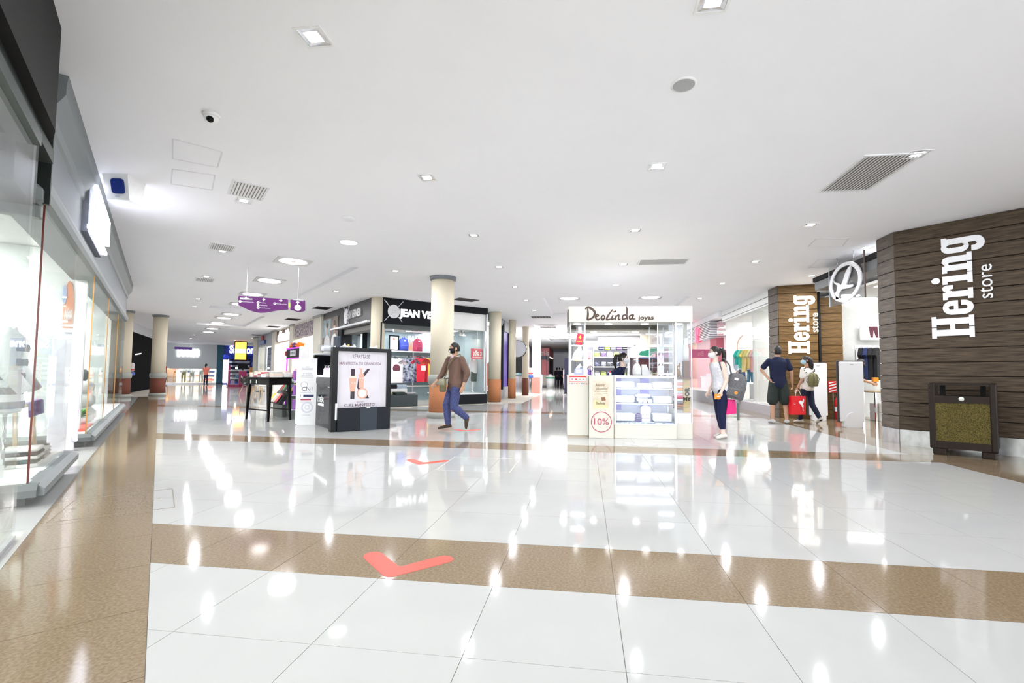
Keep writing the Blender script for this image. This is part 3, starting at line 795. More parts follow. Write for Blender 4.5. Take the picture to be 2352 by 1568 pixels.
# shop lamps: luminous panels
def shop_panel(fr, x, y, lx, ly, z, label, group, strength=6.0):
    strength *= 3.0
    t = T(fr, 'shop_light', label, 'ceiling light', group, x, y, z)
    O('housing', B().box(-lx / 2 - .03, lx / 2 + .03, -ly / 2 - .03, ly / 2 + .03, -.02, 0), WHITE, t)
    O('diffuser', B().box(-lx / 2, lx / 2, -ly / 2, ly / 2, -.026, -.0205), EM('panel_%g' % strength, (1, 1, .98), strength), t)
    return t
for n, x in enumerate((.8, 3.2, 6.6, 8.6, 10.6, 13.2, 15.8)):
    shop_panel(FD, x, 2.6, 1.5, .9, 2.9, 'white light panel inside the glazed left shops, number along the row', 'light panels of the left shops', 9.0)['label'] = ('white light panel in the ceiling behind the shop glass, %s along that shop row' % rows[n])
# white partition with the orange oval sign
t = T(FD, 'partition', 'white partition wall inside the shop that carries the orange oval sign', 'partition', x=9.75, y=1.9)
O('panel', B().box(0, .08, -.9, .9, 0, 2.88), SHOPW, t); O('edge_post', B().box(-.03, .11, -.98, -.9, 0, 2.88), WHITE_GLOSS, t)
t = T(FD, 'oval_sign', 'tall orange oval sign with a pale blue spot and white script, on a white partition', 'sign', x=9.74, y=1.115, z=2.0)
def side_plate(parent, name, splines, x, mat, th=.006):
    me = fill_curve(splines, th / 2)      # outline in (y, z) seen from -x
    me.transform(Matrix(((0, 0, -1, x), (1, 0, 0, 0), (0, 1, 0, 0), (0, 0, 0, 1))))
    return O(name, setmat(me, mat), None, parent)
ORG = M('orange_sign', (0.85, 0.28, 0.10), 0.4)
side_plate(t, 'oval_plate', [ell(0, -.02, .06, .45, 32)], -.004, ORG); side_plate(t, 'blue_spot', [ell(.048, .22, .024, .15, 24)], -.012, M('sign_blue', (0.42, 0.52, 0.80), 0.4))
me = text_mesh('Nina', .22, .002, bold=.004, shear=.3)
for v in me.vertices: v.co.x *= .19; 
me.transform(Matrix(((0, 0, -1, -.02), (-1, .0, 0, 0), (0.9, 1.15, 0, -.08), (0, 0, 0, 1)))); O('script', setmat(me, WHITE), None, t)
# stock of the shops
def knit_stack(x, y, z, cols, label):
    t = T(FD, 'folded_knitwear', label, 'knitwear', 'folded knitwear in the first show window', x, y, z)
    for i, c in enumerate(cols):
        O('folded_garment', B().bev(-.17 + .01 * i, .17, -.13, .13 + .01 * (i % 2), .035 * i, .035 * i + .034, .012), c, t)
KN_B = fabric('knit_black', (0.02, 0.02, 0.025)); KN_W = fabric('knit_white', (0.75, 0.75, 0.74)); KN_G = fabric('knit_grey', (0.35, 0.34, 0.34)); KN_D = fabric('knit_green', (0.03, 0.06, 0.06))
knit_stack(6.48, 1.0, .187, [KN_W, KN_D, KN_W, KN_B, KN_W], 'stack of black and white folded knits behind the dark glass edge')
knit_stack(7.0, 1.02, .187, [KN_G, KN_G, KN_W], 'stack of grey folded knits on the white window floor')
t = T(FD, 'display_table', 'light wooden display table with splayed thin legs inside the first window', 'table', x=7.1, y=1.38)
WD = M('pale_wood', (0.62, 0.45, 0.27), 0.5, stretch=(1, 8, 8))
O('tabletop', B().bev(-.5, .5, -.35, .35, .72, .76, .01), WD, t)
for sx in (-1, 1):
    for sy in (-1, 1): O('leg', B().bar((sx * .42, sy * .28, .72), (sx * .47, sy * .32, 0), .03), WD, t)
O('arched_back', B().tube([(-.45, .3, .76), (-.35, .3, 1.0), (-.2, .3, 1.1), (-.05, .3, 1.0), (.0, .3, .76)], .03, 8), WD, t)
t = T(FD, 'fringed_scarf', 'purple fringed scarf hanging over the wooden display table', 'scarf', x=7.1, y=1.38, z=.762)
b = B(); b.box(-.35, .35, -.36, .1, 0, .015); O('cloth', b, fabric('lilac', (0.42, 0.34, 0.55)), t)
b = B()
for i in range(22): b.bar((-.34 + .031 * i, -.365, .005), (-.335 + .031 * i + rnd.uniform(-.01, .01), -.375, -.14), .02, .008)
O('fringe', b, fabric('purple', (0.10, 0.05, 0.22)), t)
def knit_torso(x, y, label, cols):
    t = T(FD, 'knit_dummy', label, 'dress form', None, x, y)
    O('stand', B().cyl(0, 0, .0, .02, .16).cyl(0, 0, .02, .8, .015), CHROME, t)
    rings = []; b = B()
    prof = [(.02, .72), (.15, .74), (.165, .82), (.15, .95), (.165, 1.1), (.19, 1.25), (.175, 1.36), (.08, 1.42), (.06, 1.46)]
    b.lathe(prof, n=20, ry=.62); O('jumper', b, cols[0], t)
    for i, z in enumerate((.80, .92, 1.04, 1.16, 1.28)):
        R_ = [.17, .155, .16, .178, .187][i]
        O('knit_band', B().lathe([(R_ + .006, z - .03), (R_ + .014, z), (R_ + .006, z + .03)], n=20, ry=.62, cap=False), cols[1], t)
    for s_ in (-1, 1): O('sleeve', B().tube([(s_ * .17, 0, 1.33), (s_ * .25, -.03, 1.1), (s_ * .2, -.14, .92)], [.07, .06, .05], 10), cols[0], t)
knit_torso(5.85, 1.02, 'dress form in a black and white striped knit at the left edge', [KN_W, KN_B])
t = T(FD, 'folding_stand', 'slanted metal bar stand inside the first show window', 'stand', x=6.0, y=1.3, z=.187)
O('slanted_bar', B().bar((-.5, .3, .5), (.15, -.25, .05), .02), GREY, t); O('upright', B().cyl(.4, .5, 0, .6, .012), GREY, t); O('foot', B().cyl(-.05, 0, 0, .02, .12), STEEL, t); O('price_board', B().bev(-.6, -.3, .28, .32, .0, .5, .01), WHITE, t)
# second and third window
t = T(FD, 'potted_plant', 'low green leafy plant on the floor of the second show window', 'plant', x=10.75, y=1.04, z=.187)
O('pot', B().lathe([(.10, 0), (.14, .12)], n=16), WHITE_GLOSS, t)
b = B()
for i in range(60):
    a = rnd.uniform(0, 2 * pi); e = rnd.uniform(.2, 1.2); L_ = rnd.uniform(.12, .24); d = V((cos(a) * cos(e), sin(a) * cos(e), sin(e)))
    p = V((0, 0, .12)); q = p + d * L_; sd = d.cross(V((0, 0, 1))).normalized() * .03
    b._add([p, p.lerp(q, .55) + sd, q, p.lerp(q, .55) - sd], [(0, 1, 2, 3)])
O('leaves', b, M('leaf_green', (0.10, 0.33, 0.05), 0.5), t, kind='stuff')
PUF = fabric('pale_pouf', (0.72, 0.73, 0.70)); DPUF = fabric('dark_pouf', (0.10, 0.12, 0.11))
t = T(FD, 'pouf_stack', 'stack of round pale poufs with a dark grey one on top', 'poufs', x=11.35, y=1.2, z=.187)
for i, (r_, h, c) in enumerate(((.34, .26, PUF), (.32, .24, PUF), (.30, .22, PUF), (.22, .20, DPUF))):
    z = (0, .26, .50, .72)[i]; O('pouf', B().lathe([(r_ * .8, z), (r_, z + h * .3), (r_, z + h * .7), (r_ * .8, z + h)], n=24), c, t)
t = T(FD, 'floor_cloth', 'flat red cloth lying on the floor of the second show window', 'cloth', x=10.1, y=.95, z=.187)
O('cloth', B().bev(-.5, .7, -.1, .1, 0, .02, .006), fabric('red', (0.75, 0.10, 0.08)), t)
for n, x in enumerate((11.3, 12.6, 13.8, 15.2, 16.4)):
    t = T(FD, 'shelf_unit', 'white shelf unit of folded linen behind the far show windows, %s from the camera' % rows[n], 'shelf', 'white linen shelves', x, 2.6)
    O('frame', B().box(-.5, -.46, -.2, .2, 0, 2.0).box(.46, .5, -.2, .2, 0, 2.0).box(-.46, .46, .18, .2, 0, 2.0), WHITE, t)
    for z in (.35, .8, 1.25, 1.7):
        O('shelf', B().box(-.46, .46, -.2, .18, z, z + .03), WHITE, t)
        for k2 in range(3): O('linen', B().bev(-.40 + .29 * k2, -.15 + .29 * k2, -.16, .1, z + .031, z + .031 + rnd.uniform(.1, .25), .02), rnd.choice([PUF, KN_W, KN_G, fabric('sage', (0.5, 0.6, 0.55)), fabric('lilac', (0.42, 0.34, 0.55))]), t)
# white security gate standing at the shop door
GATE = M('gate_plastic', (0.74, 0.75, 0.78), 0.4, scale=90)
def make_gate(name, label, fr, x, y, h, wd, mat, group, dark=True):
    t = T(fr, name, label, 'security gate', group, x, y)
    O('panel', B().bev(-wd / 2, wd / 2, -.03, .03, .12, h, .012), mat, t)
    if dark: O('edge_band', B().bev(-wd / 2 - .03, wd / 2 + .002, .03, .075, .10, h + .03, .01), M('gate_edge', (0.05, 0.045, 0.05), 0.5), t)
    b = B(); pr_ = [(-wd * .32, 0)] + [(wd * .32 * cos(a), .17 + wd * .32 * sin(a)) for a in [pi - pi * i / 12 for i in range(13)]] + [(wd * .32, 0)]
    b.prism(pr_, -.07, -.028, 'y'); O('base_cover', b, mat, t)
    O('foot', B().bev(-wd * .38, wd * .38, -.06, .08, 0, .13, .01), mat, t)
    O('badge', B().box(-.035, .035, -.034, -.03, h - .07, h - .055), GREY, t)
    return t
g = make_gate('security_gate', 'pale lilac security gate at the door of the glass fronted shop', FD, 8.88, 1.0, 1.66, .30, M('gate_lilac', (0.80, 0.78, 0.86), 0.35), None, False)
g.rotation_euler = (0, 0, radians(45))
# ------------------------------------------------------------------ right: plank clad shop corners, entrance, glazed shop, pink shop
WOOD = M('walnut_plank', (0.048, 0.033, 0.021), 0.6, scale=9, stretch=(.35, 6, 9), var=.3, rgb2=(0.108, 0.077, 0.051), bump=.25, spec=.25)  # one wood in three tones; this one for the face turned from the light
WOOD_WARM_LIT = M('plank_warm_lit', (0.105, 0.056, 0.017), 0.55, scale=9, stretch=(.35, 6, 9), var=.3, rgb2=(0.195, 0.112, 0.038), bump=.25, spec=.25)  # same planks with the warm light painted into the colour
WOOD_LIT = M('plank_lit', (0.095, 0.076, 0.063), 0.6, scale=9, stretch=(.35, 6, 9), var=.2, rgb2=(0.155, 0.128, 0.108), bump=.25, spec=.25)  # same planks again, lightened for the lit return faces
JOINT = M('plank_joint', (0.01, 0.008, 0.006), 0.9)
def plank_wall(name, fr, x0, x1, y, z0, z1, n, mat, label, th=.04):
    t = O(name, B().box(x0, x1, y + .012, y + .16, z0, z1), JOINT, None, fr.w(0, 0), fr.rz, 'structure', label)
    h = (z1 - z0) / n; me = B().bev(x0, x1, 0, .03, .004, h - .006, .004).mesh('plank', [mat])
    for i in range(n): O('plank', me, None, t, (0, y - .015 + rnd.uniform(-.003, .003), z0 + i * h))
    return t
FH = Fr(5.07, 8.5, -45); FX = Fr(5.07, 0, -90); H2 = Fr(5.09, 13.35, -12)
# nearer corner
plank_wall('wall_corner_near', FH, 0, 3.2, 0, .25, ZC, 15, WOOD, 'dark walnut plank wall at the right edge')
plank_wall('wall_corner_return', FX, -8.96, -8.50, 0, .25, ZC, 15, WOOD_LIT, 'plank return of the dark wooden corner, coloured as lit')
STEELB = M('steel_skirting', (0.55, 0.56, 0.58), 0.28, 0.9, scale=5, var=.15, stretch=(2, 1, 1))
O('baseboard_corner', B().box(0, 3.2, -.018, .1, 0, .25), STEELB, None, FH.w(0, 0), FH.rz, 'structure', 'brushed steel skirting below the dark plank wall')
O('baseboard_return', B().box(-8.96, -8.50, -.018, .1, 0, .25), STEELB, None, FX.w(0, 0), FX.rz, 'structure')
# farther corner
plank_wall('wall_far_corner', H2, 0, .90, 0, 0, ZC, 16, WOOD_WARM_LIT, 'plank face of the farther shop corner, golden light put into its colour')
plank_wall('wall_far_return', FX, -13.95, -13.35, 0, 0, ZC, 16, WOOD_LIT, 'plank return of the farther shop corner, coloured as lit')
O('trim_2', B().cyl(0, 0, 0, 3.3, .035, n=12), BLACK_MATT, None, H2.w(.95, .05), 0, 'structure', 'thin dark corner post of the farther plank wall')
FI = Fr(6.05, 13.5, 0)
plank_wall('wall_inner', FI, 0, .68, 0, 0, 3.2, 15, WOOD_WARM_LIT, 'brown plank wall just inside the shop entrance')
# slab serif lettering, drawn in its own units: baseline 0, capital height 4.3
def letters_slab():
    out = []
    def boxes(x, *rs):
        b = B()
        for x0, x1, y0, y1 in rs: b.box(x + x0, x + x1, y0, y1, 0, .35)
        return b
    out.append(('H', boxes(0, (0, 1.42, 0, .5), (1.52, 2.95, 0, .5), (0, 1.42, 3.8, 4.3), (1.52, 2.95, 3.8, 4.3), (.3, 1.12, .5, 3.8), (1.83, 2.65, .5, 3.8), (1.12, 1.83, 1.9, 2.4))))
    x = 3.1
    o = [(x + .95 + .95 * cos(a), (1.0 if sin(a) < 0 else 2.1) + .98 * sin(a)) for a in [2 * pi * i / 28 for i in range(28)]]
    pts = [(x + .62, 1.2), (x + 1.9, 1.2)]
    def e_outline():
        P = [(x + 1.9, 1.52)] + [(x + .95 + .95 * cos(a), 2.1 + .98 * sin(a)) for a in [pi * i / 12 for i in range(13)]] + [(x + .95 + .95 * cos(a), 1.0 + 1.0 * sin(a)) for a in [pi + pi * i / 12 for i in range(13)]]
        P += [(x + 1.9, 1.22), (x + 1.22, 1.22), (x + 1.22, .72), (x + .95, .58), (x + .72, .72), (x + .72, 1.52)]
        return P
    out.append(('e', [e_outline(), [(x + .72, 1.95), (x + 1.2, 1.95), (x + 1.2, 2.38), (x + .96, 2.52), (x + .72, 2.38)]]))
    x = 5.15
    out.append(('r', [[(x, 0), (x + 1.4, 0), (x + 1.4, .5), (x + 1.1, .5), (x + 1.1, 2.0), (x + 1.35, 2.45), (x + 1.45, 1.95), (x + 1.95, 1.95), (x + 1.98, 2.7), (x + 1.7, 3.08), (x + 1.3, 3.02), (x + 1.0, 2.7), (x + 1.0, 3.02), (x, 3.02), (x, 2.5), (x + .32, 2.5), (x + .32, .5), (x, .5)]]))
    x = 7.25
    out.append(('i', [[(x, 0), (x + 1.4, 0), (x + 1.4, .5), (x + 1.1, .5), (x + 1.1, 3.02), (x, 3.02), (x, 2.5), (x + .32, 2.5), (x + .32, .5), (x, .5)], ell(x + .62, 3.72, .42, .46, 20)]))
    x = 8.75
    out.append(('n', [[(x, 0), (x + 1.3, 0), (x + 1.3, .5), (x + 1.06, .5), (x + 1.06, 2.2), (x + 1.25, 2.42), (x + 1.42, 2.2), (x + 1.42, 0), (x + 2.55, 0), (x + 2.55, .5), (x + 2.22, .5), (x + 2.22, 2.4), (x + 2.0, 2.9), (x + 1.5, 3.06), (x + 1.0, 2.7), (x + 1.0, 3.02), (x, 3.02), (x, 2.5), (x + .3, 2.5), (x + .3, .5), (x, .5)]]))
    x = 11.4
    def arc(cx, cy, rx, ry, a0, a1, n=8): return [(x + cx + rx * cos(radians(a0 + (a1 - a0) * i / n)), cy + ry * sin(radians(a0 + (a1 - a0) * i / n))) for i in range(n + 1)]
    P = [(x + 2.15, 3.02), (x + 1.2, 3.02)] + arc(.8, 2.2, .8, .86, 60, 180) + arc(.8, 1.1, .8, .86, 180, 300) + [(x + 1.22, .3), (x + 1.22, -.35), (x + .95, -.6), (x + .72, -.35), (x + .72, 0), (x + .02, 0), (x + .02, -.4)] + arc(1.0, -.4, .98, .9, 180, 360) + [(x + 1.98, 2.5), (x + 2.15, 2.5)]
    out.append(('g', [P, [(x + .72, .95), (x + 1.0, .62), (x + 1.2, .95), (x + 1.2, 2.25), (x + .96, 2.55), (x + .72, 2.25)]]))
    return out
def shop_lettering(fr, label, mat, s0, z0, k, sub_x, sub_z, sub_len, th):
    """k metres per unit; text climbs the wall, letter tops towards -x"""
    t = T(fr, 'shop_lettering', label, 'sign')
    for ch, g in letters_slab():
        if isinstance(g, B): me = g.mesh('l', []); me.transform(Matrix.Diagonal((k, k, th / .35, 1)))
        else:
            me = fill_curve(g, .5); me.transform(Matrix.Diagonal((k, k, th, 1)) @ Matrix.Translation((0, 0, .5)))
        me.transform(Matrix.Translation((s0, -.025, z0)) @ STAND @ Matrix.Rotation(pi / 2, 4, 'Z'))
        O('letter', setmat(me, mat), None, t)
    me = text_mesh('store', sub_len / 2.05, .004, 'LEFT'); xs = [v.co.x for v in me.vertices]; q = sub_len / (max(xs) - min(xs))
    for v in me.vertices: v.co.x = (v.co.x - min(xs)) * q; v.co.y *= q
    O('store_word', setmat(stand(me, sub_x, -.03, sub_z, pi / 2), mat), None, t)
    return t
LET_W = M('letter_white', (0.86, 0.87, 0.90), 0.4)
shop_lettering(FH, 'large white slab serif shop name climbing the dark plank wall at right', LET_W, .94, 1.70, .1135, 1.075, 2.26, .50, .02)
shop_lettering(H2, 'backlit white shop name climbing the golden plank face of the farther corner', EM('letter_halo', (1.0, 0.95, 0.86), 1.15), .70, 1.68, .113, .835, 2.24, .50, .03)
# entrance between the corners
t = T(FX, 'entrance_header', 'dark grey header beam under the ceiling over the wooden shop entrance', 'beam')
O('beam', B().box(-11.35, -8.97, .04, .40, 3.02, 3.22), M('header_grey', (0.15, 0.155, 0.165), 0.4), t); O('roller_slot', B().box(-11.35, -8.97, .0, .04, 3.2, 3.3), BLACK_MATT, t)
t = T(FX, 'hanging_glass_sign', 'clear glass panel with a frosted oval fish emblem hanging over the shop entrance', 'sign')
O('glass_panel', B().box(-10.61, -9.35, -.012, 0, 2.54, 3.36), GL('sign_glass', (.86, .86, .88), .12), t)
O('panel_edge', B().box(-9.352, -9.335, -.016, .004, 2.54, 3.42), M('bronze_edge', (0.16, 0.11, 0.09), 0.3), t); O('panel_edge', B().box(-10.62, -10.605, -.016, .004, 2.54, 3.36), M('bright_edge', (0.7, 0.8, 0.85), 0.2), t)
O('hanger', B().cyl(-9.7, 0, 3.3, ZC, .006, n=8).cyl(-10.3, 0, 3.3, ZC, .006, n=8), STEEL, t)
FROST = M('frosted_white', (0.83, 0.83, 0.86), 0.6)
cx, cz = -9.98, 2.95
flat(t, 'oval_ring', [ell(cx, cz, .58, .385, 40), ell(cx, cz, .47, .315, 40)], -.014, FROST, .02)
f1 = [(cx - .46, cz + .16), (cx - .36, cz + .06), (cx - .22, cz + .02), (cx - .14, cz - .04), (cx - .06, cz + .04), (cx + .02, cz + .16), (cx + .14, cz + .26), (cx + .24, cz + .28), (cx + .20, cz + .14), (cx + .10, cz + .0), (cx + .06, cz - .06), (cx + .14, cz - .08), (cx + .30, cz - .10), (cx + .28, cz - .14), (cx + .08, cz - .14), (cx - .10, cz - .12), (cx - .20, cz - .18), (cx - .24, cz - .30), (cx - .34, cz - .29), (cx - .34, cz - .20), (cx - .42, cz - .19), (cx - .30, cz - .12), (cx - .26, cz - .02), (cx - .38, cz + .04)]
flat(t, 'fish_emblem', [f1], -.014, FROST, .02)
make_gate('security_gate', 'pale grey security gate left of the entrance, behind the couple', FN, 5.77, 12.78, 1.42, .42, GATE, 'security gates at the wooden shop')
make_gate('security_gate', 'pale grey security gate at the right of the entrance, before a person in black', FN, 5.74, 11.21, 1.42, .48, GATE, 'security gates at the wooden shop')
t = T(FN, 'fire_extinguisher', 'red fire extinguisher on the floor behind the right security gate', 'fire extinguisher', x=6.44, y=13.2)
RED = M('signal_red', (0.70, 0.02, 0.02), 0.3)
O('cylinder', B().lathe([(.07, 0), (.085, .02), (.085, .46), (.05, .54), (.025, .56), (.025, .6)], n=20), RED, t); O('valve', B().box(-.04, .06, -.02, .02, .6, .66).bar((0, 0, .66), (.1, 0, .70), .015), BLACK_MATT, t); O('hose', B().tube([(.05, -.02, .62), (.13, -.04, .5), (.12, -.06, .25), (.16, -.08, .02)], .012, 6), BLACK_MATT, t); O('band', B().lathe([(.087, .2), (.087, .32)], n=20, cap=False), WHITE, t)
t = T(FN, 'extinguisher_sign', 'red and white striped plate above the red fire extinguisher', 'sign', x=6.38, y=13.3)
b = B(); b.box(-.12, .12, -.01, .01, .68, .98); O('plate', b, RED, t)
O('post', B().cyl(0, .03, 0, .9, .012, n=8), GREY, t)
for i in range(4):
    z = .70 + i * .075; O('stripe', B().prism([(-.11, z - .02), (-.11, z + .015), (.11, z + .085 if z + .085 < .975 else .975), (.11, min(.97, z + .05))], -.0125, -.0102, 'y'), WHITE, t)
# inside the wooden shop
wallbox('wall_store_back', FN, 5.2, 11.2, 15.6, 15.7, 0, 3.3, SHOPW, 'white back wall inside the wooden fronted shop')
wallbox('wall_store_side', FN, 11.2, 11.3, 5, 15.6, 0, 3.3, SHOPW)
BEIGE = M('beige_panel', (0.56, 0.45, 0.32), 0.6)
wallbox('trim_3', FN, 6.5, 11.0, 15.42, 15.598, 2.35, 3.2, BEIGE, 'beige upper wall panel inside the wooden fronted shop')
wallbox('ceiling_store', FN, 5.25, 11.3, 8.98, 11.2, 3.3, 3.36, SHOPW)
wallbox('ceiling_store', FN, 6.75, 11.3, 11.2, 15.7, 3.3, 3.36, SHOPW)
for n, (x, y) in enumerate(((6.9, 10.2), (7.4, 12.2), (9.0, 10.8), (9.2, 13.6), (7.5, 14.4))):
    shop_panel(FN, x, y, .9, .5, 3.3, 'white ceiling light inside the wooden fronted shop, %s of five' % rows[n], 'lights inside the wooden fronted shop', 9.0)
CLOTH_K = fabric('black', (0.010, 0.010, 0.012)); CLOTH_N = fabric('navy', (0.015, 0.025, 0.09)); CLOTH_O = fabric('orange', (0.85, 0.22, 0.02))
t = T(FN, 'clothes_wall', 'dark clothes wall unit with black garments and white shelves, inside the entrance', 'shelf', x=8.4, y=15.2)
O('back_panel', B().box(-1.6, 1.1, .05, .2, .0, 2.0), M('dark_slat_panel', (0.16, 0.11, 0.075), .6), t)
for z in (.15, .5, 1.7, 1.95): O('shelf', B().box(-1.55, 1.05, -.25, .05, z, z + .03), WHITE, t)
for i in range(9): O('folded_stack', B().bev(-1.5 + .28 * i, -1.27 + .28 * i, -.2, .02, .181 if i % 2 else .531, .38 if i % 2 else .7, .02), rnd.choice([KN_W, KN_G, CLOTH_N]), t)
for n, x in enumerate((7.24, 7.36, 7.48, 7.6)):
    t = T(FN, 'hanging_garment', 'black garment hanging inside the shop entrance, %s from the left' % rows[n], 'garment', 'black hanging garments', x, 13.6, 1.86)
    O('garment', B().prism(shirt_shape(.42, .85), -.04, .04, 'y'), CLOTH_K if n != 1 else CLOTH_N, t).rotation_euler = (0, 0, radians(50)); O('hanger', B().tube([(-.16, 0, -.03), (0, 0, .02), (.16, 0, -.03)], .008, 5).tube([(0, 0, .02), (0, 0, .06)], .005, 5), STEEL, t)
t = T(FN, 'garment_rail', 'chrome garment rail carrying the black clothes', 'rail', x=7.5, y=13.6)
O('rail', B().tube([(-.42, 0, 0), (-.42, 0, 1.915), (.55, 0, 1.915), (.55, 0, 0)], .014, 8), CHROME, t)
t = T(FN, 'shop_table', 'low display table with white folded stacks inside the entrance', 'table', x=7.25, y=12.6)
O('tabletop', B().bev(-.45, .45, -.3, .3, .72, .76, .01), M('beige_top', (0.45, 0.36, 0.25), .5), t)
for sx in (-1, 1):
    for sy in (-1, 1): O('leg', B().box(sx * .4 - .02, sx * .4 + .02, sy * .26 - .02, sy * .26 + .02, 0, .72), CHROME, t)
for n, z in enumerate((.0, .22)): 
    t = T(FN, 'white_box', 'white drawer box standing on the shop floor near the table, %s one' % ('lower', 'upper')[n], 'box', None, 7.45, 13.05, z); O('box', B().bev(-.25, .25, -.2, .2, 0, .215, .01), WHITE, t); O('front_gap', B().box(-.2, .2, -.204, -.2, .10, .115), GREY, t)
t = T(FN, 'wall_poster', 'white poster with a pair of dark trousers, above the black clothes', 'poster', x=7.72, y=14.0)
O('poster_board', B().box(-.3, .25, -.01, .01, 2.1, 2.5), WHITE, t); flat(t, 'trousers_picture', [[(-.08, 2.46), (.14, 2.46), (.16, 2.16), (.10, 2.16), (.04, 2.36), (.02, 2.16), (-.04, 2.16)]], -.011, M('print_dark', (.12, .03, .05), .6))
# glazed shop beyond the farther corner
G = Fr(5.1, 0, -90)
t = T(G, 'glass_shopfront', 'wide glass front on a grey plinth behind the standing couple', 'window')
O('plinth', B().box(-18.5, -13.97, 0, .5, 0, .26), M('lilac_grey_plinth', (0.40, 0.38, 0.41), .5), t); O('window_floor', B().box(-18.5, -13.97, .02, 2.2, .26, .29), WHITE_GLOSS, t)
for a, c in ((-18.5, -17.3), (-17.28, -16.2), (-16.18, -15.1), (-15.08, -13.98)): O('pane', B().box(a, c, .01, .022, .29, 3.08), GLASS, t)
O('top_soffit', B().box(-18.5, -13.97, -.04, 1.2, 3.08, ZC), SHOPW, t)
O('track', B().box(-18.5, -13.97, -.055, -.04, 3.3, 3.32), GREY, t); O('track', B().box(-18.5, -13.97, -.055, -.04, 3.12, 3.14), GREY, t)
for n in range(8):
    p = (5.35, 14.3 + .55 * n, 3.08)
    t = thing('shop_spot', 'warm spotlight in the glazed shop soffit, %s from the plank corner' % (rows + ['eighth'])[n], 'spotlight', p, 0, 'soffit spotlights of the glazed shop'); O('rim', B().lathe([(.085, 0), (.085, -.012), (.06, -.012)], n=16), WHITE, t); O('bulb', B().cyl(0, 0, -.01, -.004, .06, n=16), EM('warm_bulb', (1, .72, .55), 9), t)
wallbox('wall_glazed_back', G, -19.3, -13.6, 3.6, 3.7, 0, ZC, M('pale_interior', (0.84, 0.86, 0.88), .6))
wallbox('wall_glazed_end', G, -19.3, -19.2, .3, 3.6, 0, ZC, SHOPW)
wallbox('wall_glazed_side', FN, 5.4, 8.8, 14.2, 14.3, 0, 3.3, SHOPW)
shop_panel(G, -15.2, 1.9, 1.6, 1.2, 3.3, 'white light panel inside the glazed right shop, the nearer', 'lights of the glazed right shop', 9.0); shop_panel(G, -17.6, 1.9, 1.6, 1.2, 3.3, 'white light panel inside the glazed right shop, the farther', 'lights of the glazed right shop', 9.0)
wallbox('trim_4', G, -18.9, -14.2, 3.2, 3.595, 1.7, 2.05, M('coral_band', (0.90, 0.48, 0.38), .5), 'coral band along the back wall of the glazed shop')
# rack of bright children's clothes under an arch
GR = Fr(5.45, 16.65, -20)
t = T(GR, 'clothes_rack', 'arched salmon clothes rack in the shop window behind the couple', 'rack')
O('arch', B().tube([(-.40, 0, .3), (-.40, 0, 2.1)] + [(-.40 * cos(a), 0, 2.1 + .42 * sin(a)) for a in [pi * i / 12 for i in range(1, 12)]] + [(.40, 0, 2.1), (.40, 0, .3)], .025, 8), M('salmon_wood', (.85, 0.52, 0.38), .5), t); O('rail', B().tube([(-.40, 0, 2.02), (.40, 0, 2.02)], .012, 6), CHROME, t); O('foot', B().box(-.45, .45, -.12, .12, .29, .31), WHITE, t)
GC = [('teal', (0.02, 0.32, 0.28)), ('mint', (.10, .48, .38)), ('yellow', (.90, .68, .20)), ('gold', (.85, .55, .12)), ('lemon', (.92, .78, .35)), ('rose', (.90, .45, .50)), ('pink', (.92, .55, .62)), ('blush', (.92, .66, .66))]
for n, (cn, c) in enumerate(GC):
    t = T(GR, 'small_garment', '%s child size shirt on the arched rack, %s from the left' % (cn, (rows + ['eighth'])[n]), 'garment', 'bright clothes on the arched rack', -.33 + .09 * n, 0, 1.96)
    o = O('garment', B().prism(shirt_shape(.36, .50 + .12 * (n % 3)), -.03, .03, 'y'), fabric(cn, c), t); o.rotation_euler = (0, 0, radians(35)); O('hanger', B().tube([(0, 0, .0), (0, 0, .05)], .005, 5).tube([(-.08, 0, -.01), (0, 0, .0), (.08, 0, -.01)], .006, 5), CHROME, t)
O('lower_rail', B().tube([(-.40, .05, 1.32), (.40, .05, 1.32)], .010, 6), CHROME, bpy.data.objects['clothes_rack'])
for n, (x, cn, c, z) in enumerate(((-.27, 'denim blue', (.03, .08, .25), 1.3), (-.02, 'teal trousers', (.03, .16, .26), 1.3), (.24, 'pink dress', (.9, .42, .5), 1.3))):
    t = T(GR, 'small_garment', '%s hanging on the lower rail of the arched rack' % ('pair of denim blue trousers', 'pair of teal trousers', 'pink dress')[n], 'garment', None, x, .02, z); O('garment', B().prism([(-.10, 0), (.10, 0), (.12, -.42), (.02, -.42), (0, -.2), (-.02, -.42), (-.12, -.42)] if n < 2 else [(-.07, 0), (.07, 0), (.14, -.42), (-.14, -.42)], -.03, .03, 'y'), fabric(cn, c), t); O('clip', B().box(-.1, .1, -.035, .035, -.01, .03), CHROME, t)
x, z = GR.at(1700, 830)
t = T(GR, 'oval_mirror', 'white framed oval mirror left of the arched clothes rack', 'mirror', x=x - .12, y=-.05); O('frame', setmat(stand(fill_curve([ell(0, 0, .12, .33, 28), ell(0, 0, .09, .29, 28)], .02), 0, 0, 1.55), WHITE), None, t); O('glass', setmat(stand(fill_curve([ell(0, 0, .095, .295, 28)], .004), 0, .01, 1.55), M('mirror', (.6, .68, .78), .05, .9)), None, t); O('stand', B().cyl(0, 0, .29, 1.23, .015).cyl(0, 0, .29, .31, .15), WHITE, t)
x, z = GR.at(1756, 872)
t = T(GR, 'price_poster', 'white poster with a green footed edge in the shop window by the man in shorts', 'poster', x=x - .03, y=-.3, z=.5)
O('poster_board', B().box(-.2, .2, 0, .012, 0, 1.0), WHITE, t); O('green_strip', B().box(-.2, .2, -.003, -.0005, 0, .04), M('print_green', (.25, .42, .2), .5), t)
INK = M('print_grey', (.42, .42, .40), .6)
